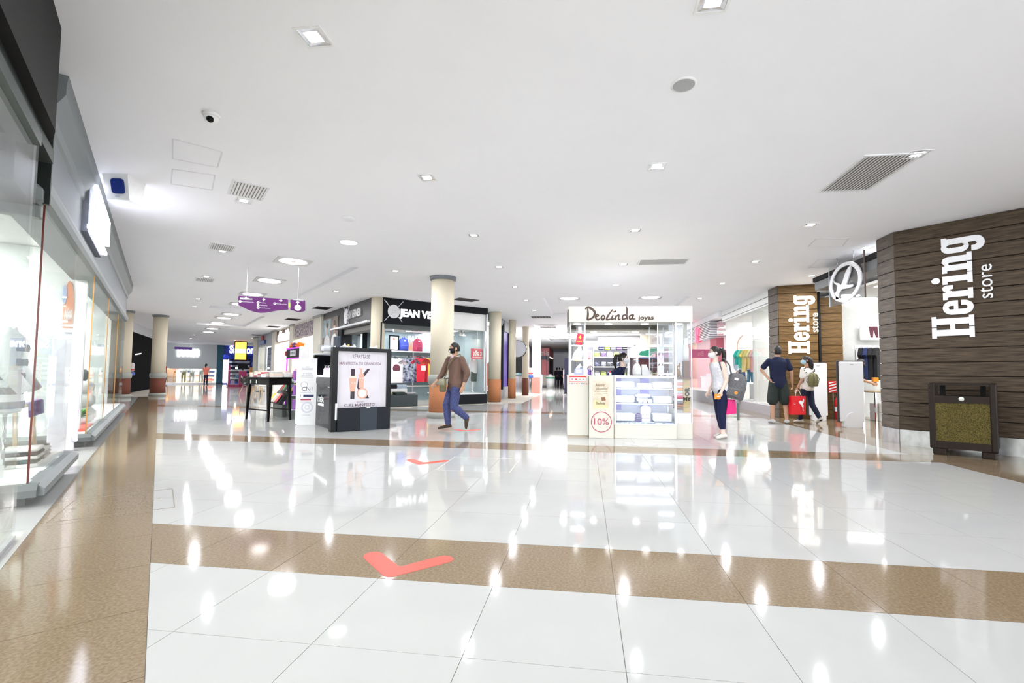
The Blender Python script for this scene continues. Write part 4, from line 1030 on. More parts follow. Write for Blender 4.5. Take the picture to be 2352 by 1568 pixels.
text(t, 'printed_word', 'CARBONO', .09, 0, -.004, .66, INK, .001, fit=.32); text(t, 'printed_word', 'NEUTRO', .05, 0, -.004, .78, INK, .001)
for i in range(3): O('printed_line', B().box(-.14 + .02 * i, .14 - .02 * i, -.002, -.0005, .52 - .05 * i, .53 - .05 * i), INK, t)
O('printed_code', B().box(-.05, 0, -.002, -.0005, .12, .28), INK, t); O('stand', B().box(-.15, .15, .02, .05, -.21, .3), STEEL, t)
t = T(G, 'display_plinth', 'translucent pale cube carrying the window display', 'plinth', x=-17.2, y=.9, z=.291); O('cube', B().bev(-.55, .35, -.25, .3, 0, .5, .01), M('pale_cube', (.72, .75, .78), .4), t); O('cap', B().bev(-.57, .37, -.27, .32, .5, .52, .005), WHITE_GLOSS, t)
t = T(G, 'orange_toy', 'orange and white wheeled toy at the edge of the shop window', 'toy', x=-14.3, y=.35, z=.29); O('body', B().bev(-.08, .08, -.06, .06, .18, .7, .03), M('toy_orange', (.9, .25, .05), .4), t)
for s_ in (-1, 1): O('wheel', B().lathe([(.03, -.02), (.10, -.02), (.10, .02), (.03, .02)], n=16), WHITE, t, (s_ * .08, -.05, .10)).rotation_euler = (radians(90), 0, 0)
# pink slatted shop
PK = Fr(4.95, 0, -90)
PINK = M('pink_wall', (0.62, 0.17, 0.26), .5); PALEP = M('pale_pink', (0.88, 0.66, 0.72), .5)
t = T(PK, 'slatted_fascia', 'fascia of fine white horizontal slats on the pink shop', 'fascia')
O('upper_soffit', B().box(-26.5, -18.5, 0, .9, 3.3, ZC), CEIL, t); O('back_board', B().box(-26.5, -19.9, .06, .3, 2.62, 3.3), M('slat_gap', (0.30, 0.28, 0.42), .6), t)
me = B().box(-26.5, -19.86, 0, .06, 0, .035).mesh('slat', [WHITE])
for i in range(10): O('slat', me, None, t, (0, 0, 2.62 + i * .067))
me = B().box(-19.89, -19.85, 0, .9, 0, .035).mesh('slat', [WHITE])
for i in range(10): O('slat', me, None, t, (0, 0, 2.62 + i * .067))
t = T(PK, 'shop_emblem', 'red lit letters on the slatted fascia of the pink shop', 'sign')
for i, (a, c) in enumerate(((-22.2, -21.95), (-21.85, -21.6))):
    O('letter', B().box(a, c, -.06, -.005, 2.55, 3.2) if i == 0 else B().prism([(a, 2.55), (a, 3.15), (c, 3.15), (c, 2.9), (a + .1, 2.85), (c, 2.55)], -.06, -.005, 'y'), EM('sign_red', (1.0, 0.05, 0.10), 2.0), t)
t = T(PK, 'glass_shopfront', 'glass front of the pink shop behind the woman with the backpack', 'window')
O('plinth', B().box(-26.5, -19.9, 0, .4, 0, .42), M('grey_plinth2', (.36, .37, .40), .5), t); O('window_floor', B().box(-26.5, -19.9, .01, 1.5, .42, .45), WHITE_GLOSS, t)
for a, c in ((-26.4, -24.3), (-24.28, -22.1), (-22.08, -19.95)): O('pane', B().box(a, c, .02, .03, .45, 2.62), GLASS, t)
O('pane', B().box(-19.93, -19.92, .03, 1.2, .45, 2.62), GLASS, t)
wallbox('wall_pink_back', PK, -26.5, -19.4, 2.6, 2.7, 0, ZC, PINK, 'pink back wall of the slatted shop')
wallbox('wall_pink_far', PK, -26.6, -26.5, -.0, 2.7, 0, ZC, PINK)
wallbox('ceiling_pink', PK, -26.5, -19.5, .3, 2.6, 3.2, 3.25, PALEP)
wallbox('wall_pink_end', PK, -19.46, -19.4, .9, 2.6, 0, ZC, PALEP)
for n, (x, c, lb) in enumerate(((-20.35, (.75, .16, .16), 'red'), (-20.75, (.92, .62, .55), 'salmon'), (-21.2, (.05, .28, .36), 'teal'), (-22.0, (.62, .10, .22), 'crimson'))):
    t = T(PK, 'hanging_banner', '%s hanging fabric banner inside the pink shop' % lb, 'banner', 'banners inside the pink shop', x, 1.3 + .15 * n); O('cloth', B().bev(-.2, .2, 0, .02, 1.2, 2.6, .005), fabric(lb + '_banner', c), t); O('pole', B().cyl(0, .01, 2.6, 3.2, .012, n=6), CHROME, t)
shop_panel(PK, -21.2, 1.4, 1.6, 1.0, 3.2, 'light panel inside the pink shop, the nearer', 'lights of the pink shop', 3); shop_panel(PK, -24, 1.4, 1.6, 1.0, 3.2, 'light panel inside the pink shop, the farther', 'lights of the pink shop', 3)
t = T(PK, 'sale_totem', 'white and red sale board standing in the pink shop window', 'sign', x=-20.6, y=.4, z=.45); O('board', B().bev(-.2, .2, 0, .04, .35, 1.25, .01), M('sale_red', (.88, .16, .10), .4), t); O('panel', B().box(-.15, .15, -.004, -.0005, .4, .98), WHITE, t); text(t, 'word', 'SALE', .12, 0, -.006, .88, M('sale_ink', (.85, .25, .2), .5), .001); text(t, 'number', '20', .22, 0, -.006, .62, INK, .001, turn=pi / 2); O('leg', B().box(-.03, .03, .01, .03, 0, .35), STEEL, t)
# shoe display
for n in range(3):
    t = T(PK, 'shoe_step', 'small acrylic step with pale shoes in the pink shop window, %s from the left' % rows[n], 'display', 'shoe steps', -21.6 + .45 * n, .5 + .1 * n, .451); O('step', B().bev(-.18, .18, -.12, .12, .0, .12 + .1 * n, .005), M('acrylic', (.62, .66, .74), .2), t); O('shoe', B().loft(foot_rings((-.05, 0, .16 + .1 * n), (.15, 0, .145 + .1 * n))), fabric('pale_shoe', (.75, .74, .80)), t)
t = T(PK, 'display_counter', 'long low counter with pink goods inside the slatted shop', 'counter', x=-23.2, y=1.0); O('counter', B().bev(-1.2, 1.2, -.3, .3, .45, 1.0, .01), PALEP, t); O('top', B().bev(-1.25, 1.25, -.35, .35, 1.0, 1.04, .005), WHITE_GLOSS, t)
for i in range(9): O('folded_item', B().bev(-1.1 + .25 * i, -.92 + .25 * i, -.2, .1, 1.041, 1.08 + .05 * (i % 3), .01), fabric(('rose', 'lilac', 'pink')[i % 3], (.7, .3, .4)), t)
# bin in front of the dark plank wall
t = T(FH, 'litter_bin', 'dark brown litter bin with gravel textured panel before the plank wall', 'bin', x=.845, y=-.43); t.rotation_euler = (0, 0, FH.rz + radians(7))
BB = M('bin_bronze', (0.018, 0.011, 0.008), .35, spec=.2); AGG = M('bin_gravel', (0.05, 0.038, 0.009), .9, scale=130, var=.6, rgb2=(.155, .122, .028), bump=.4)
W_, D_ = .315, .27
for sx in (-1, 1):
    for sy in (-1, 1):
        O('post', B().bev(sx * W_ - .035, sx * W_ + .035, sy * D_ - .035, sy * D_ + .035, .09, 1.02, .012), BB, t); O('foot', B().bev(sx * W_ * .8 - .07, sx * W_ * .8 + .07, sy * D_ * .8 - .07, sy * D_ * .8 + .07, 0, .10, .012), BB, t)
for sy in (-1, 1):
    O('top_arch', B().prism([(-W_, .985)] + [(-W_ + 2 * W_ * i / 10, 1.0 + .022 * sin(pi * i / 10)) for i in range(11)] + [(W_, .985)], sy * D_ - .03, sy * D_ + .03, 'y'), BB, t)
    O('lower_rail', B().box(-W_, W_, sy * D_ - .025, sy * D_ + .025, .10, .20), BB, t); O('upper_rail', B().box(-W_, W_, sy * D_ - .025, sy * D_ + .025, .74, .84), BB, t)
    O('gravel_panel', B().box(-W_ + .03, W_ - .03, sy * D_ - .018, sy * D_ + .018, .20, .74), AGG, t)
for sx in (-1, 1): O('gravel_panel', B().box(sx * W_ - .018, sx * W_ + .018, -D_ + .03, D_ - .03, .14, .80), AGG, t)
O('inner_liner', B().box(-W_ + .04, W_ - .04, -D_ + .04, D_ - .04, .13, .72), BLACK_MATT, t)
O('lid', B().bev(-W_ + .02, W_ - .02, -D_ + .02, D_ - .02, .985, 1.02, .01), BB, t)
O('maker_badge', B().lathe([(.001, -.004), (.03, -.003), (.03, 0)], n=14), M('badge_pale', (.72, .75, .72), .4), t, (.0, -D_ - .026, .80)).rotation_euler = (radians(-90), 0, 0)
for sx in (-1, 1): O('support', B().box(sx * (W_ - .10) - .03, sx * (W_ - .10) + .03, -.02, .02, .74, .985), BLACK_MATT, t)
# ------------------------------------------------------------------ round columns
def column(name, x, y, r, label, zt=ZC, low=None, cap=True, base=True, belt=True, zb=.87):
    t = thing(name, label, 'column', (x, y, 0))
    low = low or TERRA
    O('lower_shaft', B().lathe([(r, 0), (r, zb)], n=40), low, t)
    O('upper_shaft', B().lathe([(r * .96, zb), (r * .96, zt)], n=40), CREAM, t)
    if base: O('base_ring', B().lathe([(r * 1.13, 0), (r * 1.13, .12), (r, .14)], n=40), STONE, t)
    if belt: O('belt_moulding', B().lathe([(r * 1.0, zb - .05), (r * 1.10, zb + .0), (r * 1.13, zb + .06), (r * 1.12, zb + .13), (r * 1.02, zb + .17), (r * .97, zb + .19)], n=40, cap=False), STONE, t)
    if cap: O('capital', B().lathe([(r * .97, zt - .09), (r * 1.1, zt - .08), (r * 1.12, zt - .02), (r * 1.12, zt)], n=40), M('cap_grey', (.20, .21, .23), .5), t)
    return t
column('round_column', -3.56, 11.45, .295, 'round cream column with an orange terracotta foot behind the walking man')
column('round_column', -3.52, 18.2, .25, 'cream and terracotta column at the right end of the black corner shop', cap=False, base=False, belt=False)
column('round_column', -3.26, 20.95, .17, 'second terracotta footed column along the right hand aisle', cap=False, base=False, belt=False)
column('round_column', -3.05, 24.0, .17, 'third terracotta footed column, beside the round black wall sign', cap=False, base=False, belt=False, low=RUST)
column('round_column', -6.62, 14.42, .225, 'cream column at the very corner of the black shop, above the poster stand', cap=False, base=False, belt=False)
column('round_column', -18.3, 18.25, .27, 'rust red footed round column beside the black hoarding', low=RUST, zb=.82)
column('round_column', -18.4, 16.75, .27, 'rust red footed column seen through the far glass of the left shop', low=RUST, zb=.82)
p = at_z(577, 880); column('round_column', p.x, p.y, .42, 'far plain cream column with a dark cap beside the orange screen', low=CREAM, base=False, belt=False)
# ------------------------------------------------------------------ black corner shop
JR = Fr(-6.39, 14.36, 45); JL = Fr(-6.75, 14.3, -45)
JBLK = M('charcoal_fascia', (0.007, 0.009, 0.012), .6, scale=180, var=.3, spec=.2)
JTEAL = M('teal_grey_wall', (0.34, 0.43, 0.47), .7)
t = T(JR, 'shop_fascia', 'black fascia of the corner shop, facing right, with big white name', 'fascia')
O('fascia_board', B().box(-.12, 2.42, 0, .25, 2.67, ZC), JBLK, t); O('upper_band', B().box(2.42, 3.95, 0, .25, 3.27, ZC), JBLK, t)
O('shutter_box', B().box(-.1, 2.42, .06, .4, 2.53, 2.67), M('shutter_grey', (.10, .115, .115), .5), t); O('white_band', B().box(2.42, 3.92, .08, .3, 2.66, 3.27), SHOPW, t)
O('corner_post', B().box(-.13, -.06, -.01, .15, 0, 2.7), JBLK, t)
def button_logo(t, cx, cz, k, y, mat):
    flat(t, 'button_disc', [ell(cx, cz, .20 * k, .22 * k, 32)] + [ell(cx + sx * .035 * k, cz + sz * .035 * k, .016 * k, n=10) for sx in (-1, 1) for sz in (-1, 1)], y - .02, mat, .02)
    flat(t, 'button_ring', [ell(cx, cz, .145 * k, .16 * k, 32), ell(cx, cz, .138 * k, .152 * k, 32)], y - .024, M('ring_ink', (.35, .36, .38), .5), .004)
    for s_ in (-1, 1):
        b = B(); b.bar((cx - s_ * .31 * k, y - .008, cz + .34 * k), (cx + s_ * .30 * k, y - .008, cz - .32 * k), .045 * k, .012); b.bar((cx - s_ * .32 * k, y - .008, cz + .35 * k), (cx - s_ * .22 * k, y - .008, cz + .25 * k), .075 * k, .014); O('needle', b, mat, t)
t = T(JR, 'shop_sign', 'white button emblem and shop name on the black fascia, partly behind the column', 'sign')
button_logo(t, .31, 3.07, 1.0, 0, LET_W)
text(t, 'letters', 'JEAN VERNIER', .33, 1.52, -.012, 3.04, SIGNLIT, .012, bold=.012, fit=2.02)
t = T(JR, 'show_window', 'shop window with white T-shirt dummy right of the walking man', 'show window')
O('black_base', B().box(2.3, 3.95, 0, .5, 0, .345), JBLK, t); O('window_floor', B().box(2.3, 3.95, .02, 1.5, .345, .375), WHITE_GLOSS, t)
O('pane', B().box(2.32, 3.9, .02, .03, .375, 2.66), GLASS, t); O('frame_post', B().box(3.9, 3.95, 0, .08, .345, 3.3), STEEL, t); O('frame_post', B().box(2.28, 2.34, 0, .08, .345, 2.66), STEEL, t)
wallbox('floor_corner_shop', JR, .0, 3.95, .05, 5.5, -.003, .002, M('shop_floor_grey', (.42, .40, .37), .2), 'grey floor of the black corner shop')
wallbox('wall_corner_back', JR, .1, 4.0, 4.6, 4.7, 0, ZC, JTEAL, 'pale teal back wall of the corner shop')
wallbox('wall_corner_side', JR, 3.95, 4.02, .3, 4.6, 0, ZC, JTEAL)
wallbox('ceiling_corner', JR, -.4, 3.95, .42, 4.6, 2.72, 2.78, M('shop_ceiling', (.74, .75, .78), .6), 'grey white ceiling inside the corner shop')
for n, (x, y) in enumerate(((.45, 1.2), (1.4, 1.2), (.7, 2.6), (1.8, 2.6), (3.1, 1.3), (3.1, 3.0))):
    shop_panel(JR, x, y, .5, .3, 2.72, 'light inside the black corner shop, %s of six' % rows[n], 'lights of the corner shop', 9)
t = T(JR, 'exit_box', 'pale rectangular box under the corner shop ceiling', 'box', x=.95, y=1.0, z=2.5); O('box', B().bev(-.22, .22, -.05, .05, 0, .219, .01), M('pale_green_box', (.72, .80, .76), .5), t); O('face', B().box(-.19, .19, -.056, -.0505, .03, .19), WHITE, t)
for n, x in enumerate((2.75, 3.1, 3.35, 3.6)):
    t = T(JR, 'track_spot', 'small glowing spot lamp in the shop window, %s from the left' % rows[n], 'spotlight', 'spot lamps in the shop window', x, .9 + .2 * (n % 2), 2.715); O('arm', B().cyl(0, 0, -.10, 0, .01, n=8), BLACK_MATT, t); O('lamp_head', B().lathe([(.03, -.10), (.06, -.16), (.06, -.18)], n=14), WHITE, t); O('bulb', B().cyl(0, 0, -.188, -.181, .055, n=14), EM('warm_bulb', (1, .72, .55), 9), t)
# shelf wall inside the entrance
YB = 2.9
def j(px, py, d=YB): return JR.at(px, py, d)
(ax, _), (bx, _) = j(893, 800), j(990, 800); zs = j(940, 806)[1]; zr = j(940, 818)[1]
t = T(JR, 'shelf_unit', 'white shelf and steel frame holding bags above hanging shirts', 'shelf')
O('shelf', B().box(ax - .3, bx + .9, YB, YB + .35, zs - .04, zs), WHITE, t)
O('back_panel', B().box(ax - .3, bx + .9, YB + .36, YB + .4, .0, 2.7), JTEAL, t)
for x in (ax - .3, (ax + bx) / 2 + .1, bx + .85): O('upright', B().box(x, x + .04, YB, YB + .04, 0, zs - .04), STEEL, t)
O('rail', B().bar((ax - .3, YB + .15, zr), (bx + .9, YB + .15, zr), .025), CHROME, t); O('lower_shelf', B().box(ax - .3, bx + .9, YB, YB + .35, .55, .59), WHITE, t)
t = T(JR, 'framed_photo', 'framed photograph of a man in white standing on the white shelf', 'picture', y=YB)
(x0, z1), (x1, z0) = j(895, 769), j(917, 805); z0 = zs
flat(t, 'frame', [[(x0, z0), (x1, z0), (x1, z1), (x0, z1)], [(x0 + .04, z0 + .04), (x1 - .04, z0 + .04), (x1 - .04, z1 - .04), (x0 + .04, z1 - .04)]], .06, BLACK, .03); O('print', B().box(x0 + .03, x1 - .03, .062, .07, z0 + .03, z1 - .03), M('print_pale', (.72, .74, .76), .5), t)
cx = (x0 + x1) / 2; flat(t, 'printed_figure', [ell(cx, z1 - .16, .05, .065, 14), [(cx - .13, z0 + .08), (cx + .13, z0 + .08), (cx + .12, z1 - .32), (cx + .05, z1 - .25), (cx - .05, z1 - .25), (cx - .12, z1 - .32)]], .060, WHITE, .002); flat(t, 'printed_hair', [ell(cx, z1 - .14, .045, .05, 14)], .058, M('print_brown', (.16, .07, .05), .6), .002)
def backpack(fr, x, y, z, k, mat, label, cat='backpack', group=None, name='backpack'):
    t = T(fr, name, label, cat, group, x, y, z)
    n = 16; R_ = []
    for u, w_, d_ in ((0, .15, .08), (.02, .17, .10), (.2, .175, .11), (.32, .165, .10), (.41, .13, .07), (.45, .05, .03)): R_.append([V((w_ * k * (abs(cos(q)) ** .6) * (1 if cos(q) > 0 else -1), d_ * k * sin(q), u * k)) for q in [2 * pi * i / n for i in range(n)]])
    O('bag_body', B().loft(R_), mat, t); O('front_pocket', B().bev(-.12 * k, .12 * k, -.135 * k, -.06 * k, .03 * k, .20 * k, .03 * k), mat, t); O('top_handle', B().tube([(-.04 * k, 0, .44 * k), (-.03 * k, 0, .49 * k), (.03 * k, 0, .49 * k), (.04 * k, 0, .44 * k)], .009 * k, 6), mat, t)
    for s_ in (-1, 1): O('strap', B().tube([(s_ * .07 * k, .07 * k, .42 * k), (s_ * .10 * k, .14 * k, .25 * k), (s_ * .11 * k, .08 * k, .03 * k)], .014 * k, 6), mat, t)
    O('tag', B().box(-.03 * k, .03 * k, -.118 * k, -.11 * k, .33 * k, .37 * k), WHITE, t)
    return t
x, z = j(930, 806); backpack(JR, x, YB + .15, zs, 1.15, fabric('royal', (.03, .05, .30)), 'blue backpack on the white shelf beside the framed photograph')
x, z = j(963, 806); backpack(JR, x, YB + .15, zs, 1.15, fabric('maroon', (.36, .04, .10)), 'maroon backpack on the white shelf under the lit words')
x, z = j(948, 806); t = T(JR, 'cap_picture', 'small framed picture with an orange cap between the two backpacks', 'picture', None, x, YB + .25, zs); O('frame', B().box(-.18, .18, 0, .03, 0, .36), M('pale_frame', (.72, .62, .48), .5), t); O('print', B().box(-.15, .15, -.004, -.0005, .03, .33), M('print_beige', (.62, .52, .45), .5), t); flat(t, 'printed_cap', [[(-.12, .08), (.12, .08), (.10, .14), (.05, .22), (-.05, .22), (-.09, .14)]], -.0045, M('print_orange', (.85, .42, .25), .6), .002)
t = T(JR, 'lit_words', 'white lit words on the teal back wall above the backpacks', 'sign', y=YB + .36)
x0, z0 = JR.at(938, 779, YB + .36); x1, _ = JR.at(983, 779, YB + .36)
text(t, 'letters', 'FAN DE TU VIDA', .34, x0 + .95, -.012, z0, SIGNLIT, .01, bold=.006, fit=1.9)
for n, (px, cn, c, lb, pr) in enumerate(((908, 'shirt_pink', (.80, .66, .68), 'pale pink T-shirt with a printed face, leftmost on the wall rail', 1), (940, 'shirt_navy', (.02, .03, .08), 'navy patterned shirt hanging in the middle of the wall rail', 2), (967, 'shirt_red', (.70, .03, .06), 'red T-shirt with a white price label on the wall rail', 3), (990, 'shirt_yellow', (.85, .62, .08), 'yellow T-shirt half hidden by the round column', 0))):
    x, z = j(px, 822, YB - .05)
    t = T(JR, 'hanging_shirt', lb, 'shirt', 'shirts on the corner shop rail', x, YB - .05, z); O('shirt', B().prism(shirt_shape(.72, .95), -.06, .06, 'y'), fabric(cn, c) if pr != 2 else M('navy_leaf', (.015, .025, .07), .9, scale=11, var=.1, rgb2=(.42, .45, .55)), t)
    O('hanger', B().tube([(-.16, 0, -.03), (0, 0, .04), (.16, 0, -.03)], .012, 6).tube([(0, 0, .04), (0, .1, .12)], .008, 5), BLACK_MATT, t)
    if pr == 1: flat(t, 'print', [ell(.03, -.40, .15, .16, 18)], -.062, M('print_dark', (.12, .03, .05), .6), .002); flat(t, 'price_card', [[(-.12, -.75), (.2, -.75), (.2, -.5), (-.12, -.5)]], -.066, WHITE, .003)
    if pr == 3: flat(t, 'price_card', [[(-.02, -.5), (.18, -.5), (.18, -.3), (-.02, -.3)]], -.066, WHITE, .003)
# clothes table at the entrance
t = T(JR, 'clothes_table', 'low charcoal table stacked with folded clothes at the black shop entrance', 'table')
O('lower_block', B().bev(-1.2, 1.22, .0, 1.2, 0, .38, .01), M('charcoal_table', (.045, .06, .065), .6), t); O('upper_block', B().bev(-1.0, 1.0, .35, 1.1, .38, .56, .01), WHITE, t)
t2 = 0
for n, (x, y, z, c, h) in enumerate(((-.75, .15, .381, 'navy', .08), (-.3, .15, .381, 'khaki', .10), (.15, .15, .381, 'olive', .09), (.62, .15, .381, 'dark green', .09), (-.75, .55, .561, 'sand', .22), (-.3, .55, .561, 'white', .20), (.1, .55, .561, 'cream', .17), (.5, .55, .561, 'black', .15), (.85, .55, .561, 'blue grey', .13), (1.0, .15, .381, 'grey', .07))):
    CC = {'navy': (.02, .03, .12), 'khaki': (.42, .34, .22), 'olive': (.12, .13, .06), 'dark green': (.03, .05, .04), 'sand': (.75, .52, .28), 'white': (.8, .82, .8), 'cream': (.75, .72, .62), 'black': (.02, .02, .03), 'blue grey': (.42, .50, .60), 'grey': (.3, .3, .32)}
    t = T(JR, 'folded_stack', '%s folded clothes on the charcoal table, %s row' % (c, 'front' if z < .5 else 'upper rear'), 'clothes', 'folded clothes on the charcoal table', x, y, z)
    k = max(2, int(h / .035))
    for i in range(k): O('folded_garment', B().bev(-.17 + rnd.uniform(-.02, .02), .17, -.12, .13, i * h / k, (i + 1) * h / k - .002, .012), fabric('fold_' + c.replace(' ', '_'), CC[c]), t)
# window dummy in white shirt, red price board
x, z = JR.at(1090, 880, .8)
mannequin('white long sleeved shirt and green shorts on a pale dummy in the shop window', JR.w(x, .8, .375), JR.rz, M('dummy_white', (.78, .78, .78), .4), None, None, 1.55, top=fabric('tee_white', (.78, .79, .8)), sleeve=.8, legs=fabric('dark_green', (.03, .06, .045)), leg_len=.45)
t = T(JR, 'price_board', 'red price board with white numbers hanging in the shop window', 'sign', x=0, y=.35)
(x0, z1), (x1, z0) = JR.at(1082, 800, .35), JR.at(1110, 824, .35)
O('board', B().box(x0, x1, 0, .015, z0, z1), M('board_red', (.72, .03, .07), .4), t); cx = (x0 + x1) / 2; h = z1 - z0
text(t, 'numbers', '20% 3', .2, cx, -.003, z0 + h * .48, WHITE, .001, bold=.006, fit=(x1 - x0) * .72); O('card_mark', B().box(cx - .09, cx - .01, -.004, -.0005, z1 - .12, z1 - .07), WHITE, t); O('printed_line', B().box(x0 + .07, x1 - .07, -.004, -.0005, z0 + .05, z0 + .07), WHITE, t); O('hanging_cord', B().bar((cx, .007, z1), (cx, .007, 2.66), .006), STEEL, t)
t = T(JR, 'red_bag', 'round red handbag on the floor of the shop window', 'handbag', x=2.75, y=.5, z=.376); O('bag', B().ball((0, 0, .2), .17, .10, .2, n=16, k=10), fabric('bag_red', (.35, .02, .05)), t); O('handle', B().tube([(-.1, 0, .35), (-.06, 0, .52), (.06, 0, .52), (.1, 0, .35)], .012, 6), BLACK_MATT, t)
t = T(JR, 'clothes_rail', 'looped chrome clothes frame inside the shop window', 'rail', x=2.9, y=1.2, z=.376); O('loop', B().tube([(-.25, 0, 0), (-.25, 0, 1.9), (-.18, 0, 2.0), (.3, 0, 2.0), (.36, 0, 1.9), (.36, 0, 0)], .018, 8), CHROME, t)
for n in range(5): 
    t = T(JR, 'hanging_garment', 'garment on the looped chrome frame, %s from the left' % rows[n], 'garment', 'garments on the looped frame', 2.72 + .12 * n, 1.2, 2.22); O('garment', B().prism([(-.05, 0), (.05, 0), (.08, -.9), (-.08, -.9)], -.2, .2, 'y'), rnd.choice([KN_G, KN_W, CLOTH_N, CLOTH_K]), t); O('hook', B().tube([(0, 0, 0), (0, 0, .14)], .006, 5), CHROME, t)
# left face of the corner shop
t = T(JL, 'shop_fascia', 'black fascia of the corner shop facing the left corridor', 'fascia')
O('fascia_board', B().box(-5.76, -.1, 0, .25, 2.68, ZC), M('charcoal_fascia_worn', (0.035, 0.035, 0.036), .4, scale=60, var=.3), t); O('shutter_box', B().box(-3.5, -.1, .1, .4, 2.5, 2.68), M('shutter_grey2', (.16, .15, .145), .5), t); O('dark_jamb', B().box(-3.58, -3.25, 0, .4, 0, 2.68), JBLK, t)
t = T(JL, 'shop_sign', 'oblique white emblem and shop name on the left facing black fascia', 'sign'); button_logo(t, -2.62, 3.12, 1.25, 0, LET_W); text(t, 'letters', 'JEAN VERNIER', .36, -1.75, -.03, 3.12, M('letter_steel', (.62, .62, .63), .3, .3), .03, bold=.012, fit=1.45)
t = T(JL, 'wall_poster', 'tall fashion poster of two people in pale clothes left of the shop door', 'poster')
O('poster_board', B().box(-5.74, -3.6, -.02, .25, .3, 3.25), M('poster_ground', (.10, .085, .08), .35, scale=1.6, var=.4, rgb2=(.20, .16, .13)), t)
O('sky_patch', B().box(-5.7, -4.6, -.023, -.0205, 2.5, 3.2), M('poster_sky', (.28, .38, .42), .4, scale=3, var=.5), t)
PSK = M('poster_skin', (.55, .36, .26), .5); PCL = M('poster_cloth', (.60, .60, .61), .5); PHR = M('poster_hair', (.10, .07, .05), .5)
for cx, hz in ((-5.05, 2.92), (-4.05, 2.95)):
    flat(t, 'printed_person', [[(cx - .42, 1.0), (cx + .42, 1.0), (cx + .45, 2.1), (cx + .36, 2.45), (cx + .1, 2.58), (cx - .1, 2.58), (cx - .36, 2.45), (cx - .45, 2.1)]], -.0235, PCL, .002); flat(t, 'printed_face', [ell(cx, hz - .13, .12, .2, 20)], -.0245, PSK, .002); flat(t, 'printed_hair', [ell(cx, hz + .05, .15, .11, 20)], -.0255, PHR, .002)
    flat(t, 'printed_arm', [[(cx - .48, 1.2), (cx - .36, 1.2), (cx - .38, 1.9), (cx - .48, 1.9)]], -.0262, PSK, .002)
t = T(JL, 'inner_sign', 'white lettered shop name on a black wall inside the left entrance', 'sign', y=1.2)
(xa, zc2), (xb, _) = JL.at(777, 778, 1.2), JL.at(838, 778, 1.2); O('black_wall', B().box(xa - .2, xb, 0, .1, 0, 2.7), JBLK, t); text(t, 'letters', 'JEAN VERNIER', .3, (xa + xb) / 2 + .35, -.012, zc2, SIGNLIT, .01, bold=.006, fit=1.9)
t = T(JL, 'door_curtain', 'pale curtain strip at the left entrance of the corner shop', 'curtain', x=-3.0, y=.6); O('curtain', B().bev(-.25, .12, 0, .06, 0, 2.48, .02), M('pale_curtain', (.62, .70, .78), .6), t); O('rail', B().box(-.3, .15, 0, .05, 2.48, 2.52), STEEL, t)
shop_panel(JL, -1.5, 1.0, .5, .5, 2.72, 'light inside the left entrance of the corner shop', None, 9)
wallbox('ceiling_corner_left', JL, -5.7, -.7, .42, 3.6, 2.74, 2.8, M('shop_ceiling', (.74, .75, .78), .6))
wallbox('wall_corner_left', JL, -5.76, -5.6, .25, 4.6, 0, ZC, JTEAL)
# ------------------------------------------------------------------ shops along the left corridor
PIER = M('cream_pier', (.74, .71, .62), .7, scale=120, var=.04)
def pier(x0, x1, label): 
    t = T(JL, 'pier', label, 'pillar'); O('shaft', B().box(x0, x1, -.08, .4, 0, ZC), PIER, t); O('capital', B().box(x0 - .05, x1 + .05, -.12, .42, ZC - .1, ZC - .0), M('pier_cap', (.42, .42, .40), .5), t)
pier(-7.0, -5.8, 'broad cream pier left of the fashion poster'); pier(-11.8, -11.05, 'cream pier between the floral and the brown shop signs'); pier(-16.65, -15.65, 'cream pier left of the brown shop sign'); pier(-23.6, -22.1, 'far cream pier at the end of the grey fronted shop')
t = T(JL, 'shop_fascia', 'mauve fascia with a floral pattern, left corridor', 'fascia'); O('fascia_board', B().box(-11.05, -7.0, 0, .3, 2.8, 3.41), M('floral_print', (.18, .10, .12), .6, scale=9, var=.5, rgb2=(.62, .55, .60)), t); O('soffit', B().box(-11.05, -7.0, 0, .6, 3.41, ZC), PIER, t)
t = T(JL, 'shop_fascia', 'brown fascia with white lit letters, left corridor', 'fascia'); O('fascia_board', B().box(-15.6, -11.8, 0, .3, 2.78, 3.42), M('brown_fascia', (.17, .09, .055), .5), t); O('soffit', B().box(-15.6, -11.8, 0, .6, 3.42, ZC), PIER, t)
text(t, 'lit_letters', 'effesmith', .75, -13.6, -.03, 3.04, EM('letter_glow', (.95, .97, 1), 1.7), .03, bold=.03, fit=2.9)
t = T(JL, 'shop_fascia', 'grey fascia with a small blue and red emblem, left corridor', 'fascia'); O('fascia_board', B().box(-22.1, -16.65, 0, .3, 2.75, ZC), M('grey_fascia2', (.42, .45, .48), .5), t)
O('emblem', B().bev(-21.0, -19.0, -.12, -.01, 2.85, 3.12, .03), M('emblem_blue', (.07, .12, .35), .4), t); O('emblem_top', B().bev(-20.2, -19.7, -.12, -.01, 3.12, 3.42, .03), M('emblem_red', (.45, .05, .06), .4), t)
t = T(JL, 'glass_shopfront', 'shop window with dark blue lettered banner, left corridor', 'window'); O('frame', B().box(-22.1, -21.9, 0, .1, 0, 2.75).box(-16.9, -16.65, 0, .1, 0, 2.75).box(-19.4, -19.3, 0, .1, 0, 2.75), STEEL, t); O('pane', B().box(-21.9, -19.4, .02, .03, .1, 2.75), GLASS, t); O('pane', B().box(-19.3, -16.9, .02, .03, .1, 2.75), GLASS, t)
O('blue_banner', B().box(-19.0, -17.1, .1, .14, 1.0, 2.6), M('banner_navy', (.02, .03, .20), .5), t)
